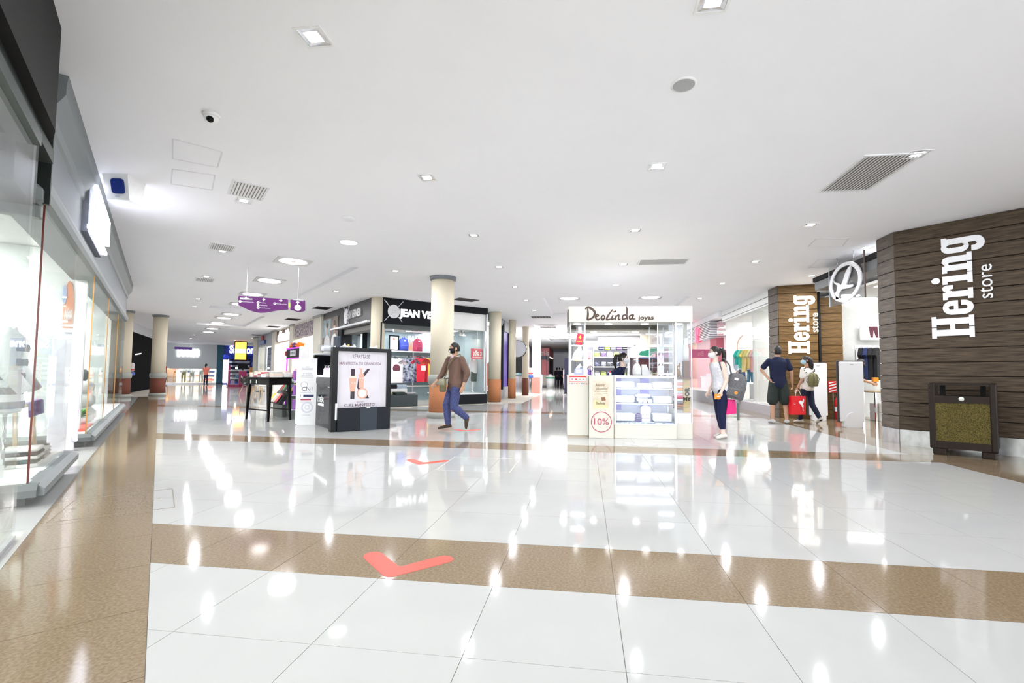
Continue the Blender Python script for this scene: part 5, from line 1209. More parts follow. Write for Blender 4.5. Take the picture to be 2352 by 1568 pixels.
for i, wd in enumerate(('BUEN', 'NOCHE', 'OFERTA', 'HOY')): text(t, 'banner_word', wd, .32, -18.3, .095, 2.35 - .33 * i, M('banner_ink', (.6, .68, .85), .5), .001, fit=1.2)
wallbox('wall_corridor_back', JL, -30, -5.8, 4.5, 4.6, 0, ZC, M('cream_shop', (.82, .78, .70), .6), 'cream back wall of the corridor shops')
for a in (-11.4, -16.2, -22.6): wallbox('wall_corridor_part', JL, a - .1, a + .1, .4, 4.5, 0, ZC, SHOPW)
for n, x in enumerate((-8, -10, -12.8, -14.6, -18, -20.6)): shop_panel(JL, x, 1.8, 1.4, 1.0, 3.4, 'light panel of the corridor shops, %s beyond the corner shop' % rows[n], 'light panels of the corridor shops', 8)
t = T(JL, 'counter_back', 'yellow lit shelf behind the beauty counter, inside the floral shop', 'shelf', x=-9.0, y=3.6); O('shelf', B().box(-1.6, 1.6, 0, .4, 2.3, 2.4), M('yellow_shelf', (.85, .62, .20), .5), t); O('panel', B().box(-1.6, 1.6, .3, .4, .6, 2.3), M('cream_shop2', (.85, .76, .58), .6), t)
for i in range(10): O('bottle', B().lathe([(.05, 2.4), (.05, 2.55), (.02, 2.6), (.02, 2.66)], -1.4 + .3 * i, .15, 10), rnd.choice([WHITE, M('amber_bottle', (.6, .3, .08), .3)]), t)
for n, x in enumerate((-13.2, -14.4)):
    t = T(JL, 'tall_cabinet', 'white tall cabinet inside the brown signed shop, %s one' % ('nearer', 'farther')[n], 'cabinet', None, x, 2.4); O('body', B().bev(-.5, .5, -.2, .3, 0, 2.3, .01), WHITE, t)
    for s_ in (-1, 1): O('door', B().bev(s_ * .25 - .23, s_ * .25 + .23, -.225, -.2, .06, 2.25, .006), SHOPW, t)
# ------------------------------------------------------------------ far end of the left corridor
LU = Fr(-31.98, 35.3, 45)
LGREY = M('pale_fascia_grey', (.60, .64, .66), .6)
t = T(LU, 'shop_fascia', 'pale grey fascia of the far menswear shop with rounded lit letters', 'fascia')
def lu(px, py): return LU.at(px, py)
(x0, zt), (x1, zb) = lu(330, 795), lu(497, 847)
O('fascia_board', B().box(x0, x1, 0, .3, zb, 3.3), LGREY, t); O('upper_soffit', B().box(x0, x1 + 8, -1.0, .3, 3.3, ZC), CEIL, t)
xa, xb = lu(407, 810)[0], lu(459, 810)[0]; text(t, 'lit_letters', "L'UOMO", .9, (xa + xb) / 2, -.05, lu(430, 811)[1], EM('letter_glow2', (1, .96, .95), 1.6), .04, bold=.03, fit=xb - xa)
t = T(LU, 'hanging_sign', 'small purple hanging sign before the far menswear shop', 'sign', y=-2); (xa, z1), (xb, z0) = LU.at(401, 796, -2), LU.at(441, 803, -2); O('board', B().box(xa, xb, 0, .05, z0, z1), M('sign_purple2', (.14, .05, .36), .5), t); O('cord', B().bar((xa + .1, 0, z1), (xa + .1, 0, ZC), .02).bar((xb - .1, 0, z1), (xb - .1, 0, ZC), .02), STEEL, t)
wallbox('wall_menswear', LU, x0, x1, 3.5, 3.6, 0, 3.3, M('menswear_wall', (.66, .62, .55), .6)); wallbox('ceiling_menswear', LU, x0, x1, .3, 3.5, 3.0, 3.05, SHOPW); shop_panel(LU, lu(400, 850)[0], 1.5, 2.2, 1.2, 3.0, 'light panel inside the far menswear shop, the left one', 'lights of the menswear shop', 10); shop_panel(LU, lu(470, 850)[0], 1.5, 2.2, 1.2, 3.0, 'light panel inside the far menswear shop, the right one', 'lights of the menswear shop', 10)
t = T(LU, 'glass_shopfront', 'glass front of the far menswear shop with pale dummies behind', 'window')
O('plinth', B().box(x0, x1, 0, 1.4, 0, .12), STEEL, t)
for k in range(3):
    a = x0 + (x1 - x0) * k / 3; O('pane', B().box(a + .02, a + (x1 - x0) / 3 - .02, .02, .04, .12, zb), GLASS, t)
MANW = M('dummy_white', (.78, .78, .78), .4)
for n, (px, tp, lg, rz_) in enumerate(((421, fabric('shirt_white', (.8, .8, .78)), fabric('chino', (.62, .54, .30)), 0), (440, fabric('suit_pale', (.68, .70, .66)), fabric('trouser_pale', (.66, .66, .6)), 20), (461, fabric('shirt_ivory', (.74, .78, .72)), fabric('trouser_white', (.78, .78, .74)), -35))):
    x, z = LU.at(px, 880, .6); mannequin(('dummy in white shirt and beige trousers in the far menswear window', 'dummy in a pale suit, middle of the far menswear window', 'turned dummy in ivory shirt and white trousers, far menswear window')[n], LU.w(x, .6, .12), LU.rz + radians(rz_), MANW, 'dummies in the far menswear window', None, 1.82, top=tp, sleeve=.95, legs=lg, leg_len=1.0, voxel=.03)
(xa, za), (xb, zb2) = LU.at(383, 833, 1.0), LU.at(404, 878, 1.0)
t = T(LU, 'amber_partition', 'amber brown lit partition in the far menswear shop', 'partition', y=1.0); O('panel', B().box(xa, xb, 0, .1, .12, za), M('amber_panel', (.45, .22, .04), .4, scale=14, var=.4), t); O('round_sign', B().lathe([(.3, 0), (.3, .03)], n=20), M('badge_red', (.5, .07, .05), .5), t, ((xa + xb) / 2 + .3, -.01, 1.45)).rotation_euler = (radians(90), 0, 0)
t = T(LU, 'orange_lamp', 'orange glowing sign beside the rust red column, far menswear shop', 'sign', y=.6); (xa, za), (xb, zb2) = LU.at(375, 834, .6), LU.at(389, 848, .6); O('lamp_box', B().bev(xa, xb, 0, .1, zb2, za, .03), EM('orange_glow', (1, .38, .12), 2.5), t); O('pole', B().box((xa + xb) / 2 - .02, (xa + xb) / 2 + .02, .02, .06, 0, zb2), STEEL, t)
for n, px in enumerate((428, 447, 478)):
    x, z = LU.at(px, 880, 2.6); t = T(LU, 'shelf_unit', 'clothes shelf at the back of the far menswear shop, %s from the left' % rows[n], 'shelf', 'menswear shelves', x, 2.6); O('frame', B().box(-.6, -.55, -.2, .2, .0, 1.6).box(.55, .6, -.2, .2, 0, 1.6), WD, t)
    for z in (.2, .55, .9, 1.25): O('shelf', B().box(-.55, .55, -.2, .2, z, z + .04), WD, t); O('folded_stack', B().bev(-.45, .45, -.18, .1, z + .041, z + .22, .02), rnd.choice([KN_W, KN_G, CLOTH_N, fabric('red', (0.75, 0.10, 0.08))]), t)
(xa, _), (xb, _) = lu(498, 840), lu(512, 840)
t = T(LU, 'teal_pillar', 'broad dark teal pillar right of the far menswear shop', 'pillar'); O('shaft', B().box(xa, xb, -.15, .6, 0, 3.3), M('teal_paint', (.02, .10, .16), .5), t); O('foot', B().box(xa - .02, xb + .02, -.17, .6, 0, .15), M('teal_dark', (.02, .06, .1), .5), t)
(xc, _) = lu(604, 840)
BLU = M('cobalt_panel', (.015, .035, .33), .35)
t = T(LU, 'shop_fascia', 'cobalt blue fascia with white lit letters behind the orange screen', 'fascia'); O('fascia_board', B().box(xb, xc, 0, .3, 2.5, 3.3), BLU, t); a, c = lu(527, 803)[0], lu(600, 803)[0]; text(t, 'lit_letters', 'Samsonet', .9, (a + c) / 2, -.06, lu(560, 804)[1], EM('letter_glow2', (1, .96, .95), 1.6), .04, bold=.03, fit=c - a)
wallbox('wall_blue_shop', LU, xb, xc, 1.4, 1.5, 0, 3.3, BLU, 'cobalt blue inner wall of the far right shop')
(xd, z1), (xe, z0) = lu(512, 826), lu(523, 878)
t = T(LU, 'lit_showcase', 'white glowing showcase at the blue shop', 'showcase'); O('back', B().box(xd, xe, .1, .3, .1, z1), EM('case_glow', (1, 1, 1), 2.0), t); O('frame', B().box(xd - .05, xd, 0, .3, 0, z1 + .1).box(xe, xe + .05, 0, .3, 0, z1 + .1), WHITE, t)
for z in (.5, .9, 1.3): O('shelf', B().box(xd, xe, 0, .1, z, z + .03), WHITE, t)
for n, px in enumerate((530, 545, 560)):
    x, z = LU.at(px, 860, .9); t = T(LU, 'display_stand', 'tall dark blue display stand of the far blue shop, %s from the left' % rows[n], 'stand', 'stands of the blue shop', x, .9); O('panel', B().box(-.5, .5, 0, .1, .2, 2.2), M('stand_blue', (.02, .02, .10), .4), t)
    for k in range(5): O('row_of_goods', B().bev(-.42, .42, -.15, -.005, .4 + .35 * k, .6 + .35 * k, .02), M('goods_grey', (.45, .48, .6), .5), t)
p = at_z(545, 884); SCR = Fr(p.x, p.y, 45)
t = T(SCR, 'hanging_screen', 'orange advertising screen hanging before the far blue shop', 'screen'); (xa, z1), (xb, z0) = SCR.at(541, 785), SCR.at(565, 826); O('casing', B().bev(xa - .05, xb + .05, .005, .12, z0 - .06, z1 + .06, .02), BLACK, t); O('lit_face', B().box(xa, xb, -.006, .004, z0, z1), EM('screen_orange', (1.0, .36, .06), 1.5), t); h = z1 - z0; O('lit_band', B().box(xa, xb, -.012, -.0065, z0 + h * .38, z0 + h * .6), EM('screen_white', (1, .93, .92), 1.6), t); O('hanger', B().bar(((xa + xb) / 2, .06, z1 + .06), ((xa + xb) / 2, .06, ZC), .05), STEEL, t)
# kiosk and chairs of the cafe before it
p = at_z(552, 888); KS = Fr(p.x, p.y, 45)
t = T(KS, 'cafe_counter', 'crimson framed glass counter of the far cafe kiosk', 'counter'); (xa, z1), (xb, _) = KS.at(525, 838), KS.at(567, 838); z2 = KS.at(540, 852)[1]
O('plinth', B().box(xa, xb, 0, .9, 0, .14), M('crimson', (.35, .02, .10), .4), t); O('post', B().box(xa, xa + .12, -.01, .1, .14, z1), M('crimson', (.35, .02, .10), .4), t); O('post', B().box(xb - .45, xb, -.01, .3, .14, z2), M('crimson_bright', (.45, .03, .14), .4), t); O('pane', B().box(xa + .12, xb - .45, .02, .03, .14, z2), GLASSW, t); O('worktop', B().box(xa, xb, -.03, .9, z2, z2 + .05), WHITE, t); O('inner_shelf', B().box(xa + .14, xb - .47, .1, .7, .55, .58), WHITE, t)
for i in range(4): O('goods', B().bev(xa + .2 + .3 * i, xa + .42 + .3 * i, .15, .4, .581 if i % 2 else .15, .85 if i % 2 else .45, .03), (fabric('lilac', (.42, .34, .55)), M('stand_blue2', (.1, .3, .5), .5), CHROME, fabric('rose', (.7, .3, .4)))[i], t)
t2 = T(KS, 'till_screen', 'small black till screen on the far cafe counter', 'till', x=(xa + xb) / 2 + .35, y=.3, z=z2 + .05); O('screen', B().bev(-.3, .3, 0, .05, .12, .48, .01), BLACK, t2); O('foot', B().box(-.05, .05, 0, .1, 0, .12), BLACK, t2); O('lit_display', B().box(-.45, -.32, 0, .05, .1, .25), LIT_SOFT, t2)
p = at_z(574, 880); t = thing('info_totem', 'orange totem with a blue balloon shaped sign before the far column', 'sign', (p.x + 2.2, p.y - 2.4, 0), radians(45)); O('totem', B().bev(-.35, .35, 0, .1, .0, 1.45, .05), M('totem_orange', (.85, .38, .10), .5), t); O('balloon_sign', B().lathe([(.02, 1.35), (.15, 1.5), (.24, 1.68), (.2, 1.85), (.05, 1.93)], n=16), M('balloon_blue', (.03, .06, .40), .4), t); O('lettering', B().box(-.25, .1, -.006, -.0005, .95, 1.0).box(-.25, .2, -.006, -.0005, .82, .86), WHITE, t)
# chairs
def shell_chair(x, y, rz, seat, label):
    t = thing('shell_chair', label, 'chair', (x, y, 0), rz, 'cafe shell chairs'); b = B(); rows_ = []
    for i in range(9):
        u = i / 8; row = []
        for k in range(9):
            v = (k - 4) / 4; wd = .24 if i > 3 else .22
            yy = -.22 + .42 * min(1, u * 1.6) + (.10 * max(0, u - .6)); zz = .44 + .03 * v * v + (0 if u < .55 else (u - .55) * .85) + .12 * v * v * min(1, u * 1.3)
            row.append(V((v * wd, yy - .08 * v * v * u, zz)))
        rows_.append(row)
    vs = [p_ for r_ in rows_ for p_ in r_] + [p_ - V((0, 0, .02)) for r_ in rows_ for p_ in r_]; fs = []
    for i in range(8):
        for k in range(8):
            a = i * 9 + k; fs.append((a, a + 1, a + 10, a + 9)); fs.append((81 + a, 81 + a + 9, 81 + a + 10, 81 + a + 1))
    edge = [i for i in range(9)] + [i * 9 + 8 for i in range(1, 9)] + [72 + i for i in range(7, -1, -1)] + [i * 9 for i in range(7, 0, -1)]
    for i in range(len(edge)): a, c = edge[i], edge[(i + 1) % len(edge)]; fs.append((a, 81 + a, 81 + c, c))
    b._add(vs, fs, True); O('seat_shell', b, seat, t)
    for sx in (-1, 1):
        for sy in (-1, 1): O('leg', B().tube([(sx * .12, sy * .12, .43), (sx * .23, sy * .22, 0)], [.018, .012], 8), WD, t)
    return t
BLKP = M('black_plastic', (.015, .014, .016), .35); WHP = M('white_plastic', (.78, .77, .74), .4)
for n, (px, py, c, a, lb) in enumerate(((567, 907, BLKP, 80, 'dark shell chair with splayed wooden legs, nearest the far crimson counter'), (590, 906, WHP, -60, 'white shell chair left of the book table, behind its legs'), (608, 908, WHP, 20, 'white shell chair seen between the legs of the book table'), (582, 897, BLKP, 200, 'farther dark shell chair behind the others'))):
    p = at_z(px, py); shell_chair(p.x, p.y, radians(a), c, lb)
p = at_z(598, 899); t = thing('cafe_table', 'small wooden cafe table among the shell chairs', 'table', (p.x, p.y, 0)); O('tabletop', B().cyl(0, 0, .71, .74, .35, n=24), WD, t); O('stem', B().cyl(0, 0, .03, .71, .03), BLACK_MATT, t); O('foot', B().cyl(0, 0, 0, .03, .22), BLACK_MATT, t)
# hoarding and hand gel stand at left
HB = Fr(-21.06, 19.18, 127.8)
HBK = M('hoarding_black', (.005, .005, .006), 1.0, spec=.08)
t = T(HB, 'hoarding', 'black hoarding between the two rust red columns', 'hoarding'); O('boarding', B().box(-.5, 12, 0, .2, 0, 3.0), HBK, t); O('upper_board', B().box(-.5, 12, .05, .2, 3.0, ZC), M('grey_upper', (.62, .62, .64), .6), t); O('lit_slot', B().bar((2.6, -.01, 1.9), (4.0, -.01, 2.0), .04), LIT_SOFT, t); O('red_sign', B().box(.1, .4, -.03, -.005, 2.35, 2.5), EM('sign_red', (1.0, 0.05, 0.10), 2.0), t)
for n, (x, y) in enumerate(((-26.0, 28.5), (-29.0, 31.5), (-27.0, 33.5), (-30.5, 29.5), (-24.0, 31.5))):  # downlights added to brighten the dim menswear facade
    place_sq(x, y, 'added square lamp brightening the menswear shop facade, %s of five' % rows[n], pi / 4)
wallbox('wall_left_far', FD, 17.4, 26.4, 1.7, 1.8, 0, ZC, M('far_grey', (.5, .5, .5), .6))
wallbox('wall_left_end', LU, -14, x0, 0, .2, 0, ZC, M('far_white_wall', (.75, .75, .76), .6), 'white wall far left of the menswear shop')
wallbox('wall_right_end', LU, xc, xc + 6, 0, .2, 0, ZC, M('far_white_wall', (.75, .75, .76), .6))
def gel_stand(x, y, label):
    t = thing('gel_dispenser', label, 'dispenser', (x, y, 0), radians(20), None); O('foot', B().cyl(0, 0, 0, .025, .18, n=20), WHITE, t); O('pole', B().cyl(0, 0, .025, .95, .025, n=12), STEEL, t); O('tray', B().bev(-.16, .16, -.14, .14, .88, 1.02, .02), M('tray_blue', (.06, .16, .55), .4), t); O('dispenser', B().bev(-.14, .14, -.10, .12, 1.04, 1.42, .03), M('dispenser_white', (.75, .70, .72), .4), t); O('red_band', B().box(-.142, .142, -.103, .1, 1.1, 1.16), RED, t)
p = at_z(294, 909); gel_stand(p.x, p.y, 'hand gel dispenser on a pole before the black hoarding')
p = at_z(1217, 904); gel_stand(p.x, p.y, 'hand gel dispenser on a pole in the right aisle by the terracotta column')
# ------------------------------------------------------------------ right aisle: shops along its left side
AW = Fr(-3.62, 0, 90)
t = T(AW, 'show_window', 'teal tinted shop window between two terracotta footed columns', 'show window'); O('base', B().box(18.45, 20.8, 0, .4, 0, .4), M('grey_base', (.42, .43, .45), .5), t); O('pane', B().box(18.5, 20.5, .02, .03, .4, 3.2), GLASS, t); O('dark_post', B().box(20.5, 20.65, -.02, .1, .4, 3.3), JBLK, t); O('header', B().box(18.4, 20.8, 0, .3, 3.2, ZC), M('header_grey2', (.30, .31, .33), .5), t)
wallbox('wall_aisle_teal', AW, 18.4, 20.8, 1.0, 1.1, 0, 3.3, M('aqua_wall', (.55, .75, .72), .6))
shop_panel(AW, 19.5, .5, 1.2, .4, 3.2, 'light over the teal tinted window', None, 7)
t = T(AW, 'red_banner', 'red banner inside the teal tinted shop window', 'banner', x=18.9, y=.3); O('cloth', B().box(-.2, .2, 0, .02, .6, 1.5), fabric('banner_coral', (.8, .25, .2)), t); O('rod', B().bar((-.22, .01, 1.51), (.22, .01, 1.51), .02), STEEL, t)
t = T(AW, 'show_window', 'violet lit shop window beside the round black wall sign', 'show window'); O('base', B().box(21.15, 23.85, 0, .4, 0, .5), M('grey_base', (.42, .43, .45), .5), t); O('violet_panel', B().box(21.2, 22.2, .05, .1, .5, 3.0), M('violet_panel', (.12, .06, .45), .4), t); O('grey_panel', B().box(22.3, 23.85, .05, .1, .5, 3.0), M('lilac_panel', (.55, .52, .58), .5), t); O('dark_post', B().box(22.2, 22.3, -.02, .1, 0, 3.1), JBLK, t); O('header', B().box(21.1, 23.9, 0, .3, 3.0, ZC), M('header_grey2', (.30, .31, .33), .5), t)
for a in (22.6, 23.2):
    for z in (.9, 1.5): O('notice', B().box(a, a + .4, .03, .049, z, z + .5), WHITE, t)
t = T(AW, 'round_sign', 'round black wall sign with a lit edge jutting into the aisle', 'sign', x=22.9, y=-.35, z=2.3); o = O('drum', B().lathe([(.42, -.13), (.42, .13)], n=32), BLACK, t); o.rotation_euler = (0, radians(90), 0); o = O('lit_face', B().lathe([(.40, -.145), (.40, -.131)], n=32), M('sign_face', (.8, .82, .85), .3), t); o.rotation_euler = (0, radians(90), 0); O('bracket', B().box(-.03, .03, .35, .4, -.1, .1), BLACK, t); O('bracket_arm', B().box(-.03, .03, .3, .36, -.03, .03), BLACK, t)
t = T(AW, 'glass_shopfront', 'bright glass shopfront deep in the right aisle', 'window'); O('frame', B().box(24.3, 24.4, 0, .1, 0, 2.8).box(30.4, 30.5, 0, .1, 0, 2.8).box(24.3, 30.5, 0, .1, 2.7, 2.8), M('steel_dark', (.25, .25, .28), .4), t); O('pane', B().box(24.4, 30.4, .02, .03, 0, 2.7), GLASS, t)
wallbox('wall_aisle_white', AW, 24.2, 31, 2.0, 2.1, 0, ZC, SHOPW); shop_panel(AW, 26, .9, 2, .8, ZC, 'light panel of the bright far shopfront, the nearer', 'lights of the bright far shop', 12); shop_panel(AW, 29, .9, 2, .8, ZC, 'light panel of the bright far shopfront, the farther', 'lights of the bright far shop', 12)
for n in range(4):
    t = T(AW, 'pink_display', 'pink and white display unit inside the bright far shopfront, %s from the front' % rows[n], 'display', 'displays of the bright far shop', 25 + 1.4 * n, 1.3); O('unit', B().bev(-.5, .5, -.2, .2, 0, 1.7, .02), PALEP, t)
    for k in range(3): O('shelf_goods', B().bev(-.45, .45, -.3, -.201, .3 + .5 * k, .55 + .5 * k, .02), (WHITE, PINK, KN_G)[k], t)
p = at_z(1236, 905); t = thing('square_pillar', 'white square pillar with a pink foot deep in the right aisle', 'pillar', (p.x - .1, p.y + 1.2, 0)); O('shaft', B().box(-.35, .1, -.3, .3, .9, ZC), WHITE, t); O('foot', B().box(-.37, .12, -.32, .32, 0, .9), M('pink_stucco', (.65, .35, .30), .7), t)
p = at_z(1234, 898); t = thing('litter_bin', 'ribbed steel litter bin with a domed lid deep in the right aisle', 'bin', (p.x, p.y, 0)); O('drum', B().lathe([(.30, 0), (.33, .95)], n=24), M('bin_steel', (.55, .48, .52), .4, .3), t); O('lid', B().lathe([(.34, .95), (.34, 1.0), (.22, 1.12), (.05, 1.16)], n=24), M('lid_teal', (.15, .25, .28), .4), t)
for i in range(10): a = 2 * pi * i / 10; O('rib', B().bar((.31 * cos(a), .31 * sin(a), .03), (.345 * cos(a), .345 * sin(a), .93), .05, .02), M('bin_rib', (.30, .25, .28), .5), t)
p = at_z(1264, 890); t = thing('waste_bin', 'white plastic bin with a green band before the red food stall', 'bin', (p.x, p.y, 0)); O('tub', B().lathe([(.30, 0), (.36, .85)], n=24), WHITE, t); O('green_band', B().lathe([(.362, .72), (.37, .84)], n=24, cap=False), M('band_green', (.10, .42, .25), .5), t); O('lid', B().lathe([(.37, .85), (.37, .9), (.12, 1.02), (.12, 1.08)], n=24), WHITE, t)
for n, (x, y) in enumerate(((-1.6, 26.5), (-1.6, 29.5), (-1.6, 32.5), (1.2, 26.5), (1.2, 29.5))):  # ceiling panels added to brighten the far end of the aisle
    shop_panel(FN, x, y, 1.6, 1.6, ZC + .1, 'added luminous panel brightening the far right aisle, %s of five' % rows[n], 'added luminous panels of the far right aisle', 6)
# red food stall and dark side corridor
p = at_z(1262, 888); RSN = Fr(p.x, p.y, 0)
CORAL = M('coral_red', (.92, .27, .30), .4)
(xa, z1), (xb, z0), (xc2, _) = RSN.at(1238, 794), RSN.at(1262, 816), RSN.at(1276, 820)
t = T(RSN, 'food_stall', 'coral red food stall with white lettering deep in the right aisle', 'stall'); z1 = min(z1, 3.3)
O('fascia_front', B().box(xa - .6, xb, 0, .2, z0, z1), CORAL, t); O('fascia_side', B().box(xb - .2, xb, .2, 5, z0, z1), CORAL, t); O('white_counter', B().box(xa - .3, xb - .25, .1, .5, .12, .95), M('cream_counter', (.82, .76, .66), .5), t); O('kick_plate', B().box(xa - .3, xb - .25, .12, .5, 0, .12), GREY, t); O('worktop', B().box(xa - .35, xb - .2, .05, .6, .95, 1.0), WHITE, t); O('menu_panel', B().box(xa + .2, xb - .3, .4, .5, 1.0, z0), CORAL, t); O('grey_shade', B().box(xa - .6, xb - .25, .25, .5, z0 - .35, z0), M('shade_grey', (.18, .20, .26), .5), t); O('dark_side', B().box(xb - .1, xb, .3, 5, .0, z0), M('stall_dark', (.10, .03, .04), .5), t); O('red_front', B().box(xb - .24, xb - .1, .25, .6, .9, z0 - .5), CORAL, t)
text(t, 'lettering', 'tri-la', .6, (xa + xb) / 2 + .05, -.01, (z0 + z1) / 2 - .12, WHITE, .006, bold=.015, fit=(xb - xa) * .8)
for i in range(5): O('hanging_lamp', B().ball((xb - .02, .5 + .8 * i, z0 - .15), .06, n=10, k=6), EM('warm_bulb', (1, .72, .55), 9), t)
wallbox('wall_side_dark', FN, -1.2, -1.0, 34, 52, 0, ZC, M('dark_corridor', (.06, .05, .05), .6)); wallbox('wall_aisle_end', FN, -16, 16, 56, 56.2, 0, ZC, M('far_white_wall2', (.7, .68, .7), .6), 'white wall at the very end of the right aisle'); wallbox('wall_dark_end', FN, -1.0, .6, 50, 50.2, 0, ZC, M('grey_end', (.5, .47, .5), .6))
for n, (y, c, lb) in enumerate(((37, (.55, .50, .48), 'pale'), (40, (.45, .40, .40), 'grey'), (43, (.85, .62, .02), 'yellow'))):
    t = thing('side_sign', '%s shop sign projecting in the dark far corridor' % lb, 'sign', (-.75, y, 2.3), 0, 'signs of the far corridor'); O('board', B().bev(-.3, .3, 0, .1, 0, .9, .02), M('sign_' + lb, c, .5) if n < 2 else EM('sign_yellow', (1, .75, .05), 1.3), t); O('bracket', B().box(-.34, -.3, .02, .08, .2, .7), GREY, t)
t = thing('upright_display_stand', 'dark upright panel edge behind the left end of the jewellery kiosk', 'panel', (at_z(1301, 904).x, at_z(1301, 904).y, 0)); O('panel', B().box(-.12, .25, 0, .08, .06, 2.0), M('panel_navy', (.02, .02, .05), .5), t); O('foot', B().box(-.14, .3, -.1, .2, 0, .06), BLACK, t)
# distant right hand shops behind the kiosk
FB = Fr(0, 27, 0)
wallbox('wall_mid_back', FN, .8, 4.6, 31, 31.2, 0, ZC, M('lilac_far_wall', (.62, .60, .62), .6), 'pale wall far behind the jewellery kiosk')
t = thing('magenta_stand', 'magenta sign band far behind the right end of the kiosk', 'sign', (4.3, 24.0, 0)); O('band', B().box(-.9, .6, 0, .2, 1.95, 2.35), M('magenta', (.50, .10, .42), .4), t); O('post', B().box(-.88, -.8, .05, .15, 0, 1.95).box(.5, .58, .05, .15, 0, 1.95), WHITE, t); text(t, 'lettering', 'Bs', .3, .1, -.005, 2.15, WHITE, .003)
p = at_z(1498, 905); column('round_column', p.x, p.y + 2, .45, 'pale column seen between the posts of the jewellery kiosk', low=CREAM, base=False, belt=False, cap=False)
t = thing('drinks_stall', 'dark brown stall with bottles behind the kiosk, below green clouds', 'stall', (2.95, 22.5, 0)); O('back_board', B().box(-.9, 1.0, .3, .4, 0, 1.9), M('stall_brown', (.12, .04, .045), .5), t); O('counter', B().box(-.9, 1.0, -.1, .3, 0, .9), M('stall_brown2', (.20, .10, .08), .5), t)
for i in range(7): O('bottle', B().lathe([(.06, .901), (.06, 1.15), (.02, 1.22), (.02, 1.3)], -.7 + .25 * i, .1, 10), (WHITE, M('amber_bottle', (.6, .3, .08), .3), GREY)[i % 3], t)
t = thing('cloud_sign', 'green cloud shaped signs on the pale wall behind the kiosk', 'sign', (3.1, 22.75, 2.1)); 
for i, (dx, dz, c) in enumerate(((-.3, 0, (.05, .50, .30)), (.15, .12, (.15, .62, .38)))): flat(t, 'cloud', [[(dx + .32 * cos(a) * (1 + .12 * sin(4 * a)), dz + .14 * sin(a) * (1 + .15 * cos(5 * a))) for a in [2 * pi * k / 26 for k in range(26)]]], -.02 * i, M('cloud_green%d' % i, c, .5), .03)
O('fixing_bar', B().box(-.6, .6, 0, .03, -.25, -.18), M('emblem_blue', (.07, .12, .35), .4), t); O('fixing_post', B().box(-.02, .02, 0, .03, -2.1, -.2), GREY, t)
# big purple wayfinding sign
SG = Fr(*at_z(622, 700, 2.6)[:2], 34)
t = T(SG, 'wayfinding_sign', 'purple hanging direction sign with a wavy lower edge and white arrows', 'sign')
PUR = M('sign_purple', (.095, .009, .115), .4); WPR = M('print_white', (.85, .85, .87), .5); LIME = M('lime_strip', (.45, .75, .12), .5)
def sp(px, py): return SG.at(px, py)
O1 = [sp(*q) for q in ((547, 681), (549, 679), (660, 687), (662, 689), (662, 711), (655, 711), (640, 712), (625, 715), (610, 717.5), (598, 718), (585, 716), (570, 711), (558, 705), (547, 700))]
O2 = [sp(*q) for q in ((667, 689), (669, 687.5), (699, 689.5), (701, 691), (701, 713), (696, 715), (689, 716), (682, 715.5), (674, 712.5), (667, 711.5))]
flat(t, 'main_board', [O1], .04, PUR, .04); flat(t, 'small_board', [O2], .04, PUR, .04)
flat(t, 'board_edge', [O1], .055, WPR, .015); flat(t, 'board_edge', [O2], .055, WPR, .015)
flat(t, 'lime_strip', [[sp(*q) for q in ((662.2, 696), (666.8, 696.5), (666.8, 706.5), (662.2, 706))]], .02, LIME, .03)
def arrow(px, py, k, a):
    c = sp(px, py); P = [(0, 1), (.9, .1), (.55, -.2), (.25, .1), (.25, -1), (-.25, -1), (-.25, .1), (-.55, -.2), (-.9, .1)]
    flat(t, 'arrow', [[(c[0] + k * (x * cos(a) - y * sin(a)), c[1] + k * (x * sin(a) + y * cos(a))) for x, y in P]], -.001, WPR, .003)
U = (sp(580, 690)[0] - sp(570, 690)[0]) / 10
arrow(566, 684.5, 4.4 * U, pi / 2); arrow(606, 688, 4.4 * U, 0); arrow(645, 690, 4.4 * U, -pi / 2); arrow(684, 695, 5.5 * U, 0)
for q, lb, L_ in (((551.5, 692), 'Estacionamiento Sur', 27), ((593, 694.5), 'Estudiantes', 14), ((593, 700.5), 'Gastronomia', 17), ((593, 706.5), 'Punto Atencion', 24), ((631, 697), 'Patio de comidas', 25)):
    c = sp(*q); flat(t, 'icon_disc', [ell(c[0], c[1], 3.3 * U, n=16)], -.001, WPR, .003); flat(t, 'icon_mark', [ell(c[0], c[1], 1.3 * U, 1.0 * U, 10)], -.003, PUR, .003)
    text(t, 'destination', lb, 3.6 * U, c[0] + (4.2 + L_ / 2) * U, -.003, c[1], WPR, .001, fit=L_ * U)
c = sp(684, 706.5); flat(t, 'round_label', [ell(c[0], c[1], 8.4 * U, n=24)], -.001, WPR, .003); text(t, 'label_word', 'Centro', 3.0 * U, c[0], -.004, c[1] + 1.6 * U, PUR, .001); text(t, 'label_word', 'Comercial', 3.0 * U, c[0], -.004, c[1] - 1.6 * U, PUR, .001)
for px in (566, 684): c = sp(px, 682); O('cable', B().bar((c[0], .02, c[1] - .05), (c[0], .02, ZC), .008), STEEL, t); O('clamp', B().box(c[0] - .12, c[0] + .12, 0, .045, c[1] - .06 if px < 600 else sp(684, 689)[1] - .02, c[1] - .02 if px < 600 else sp(684, 689)[1] + .02), STEEL, t)
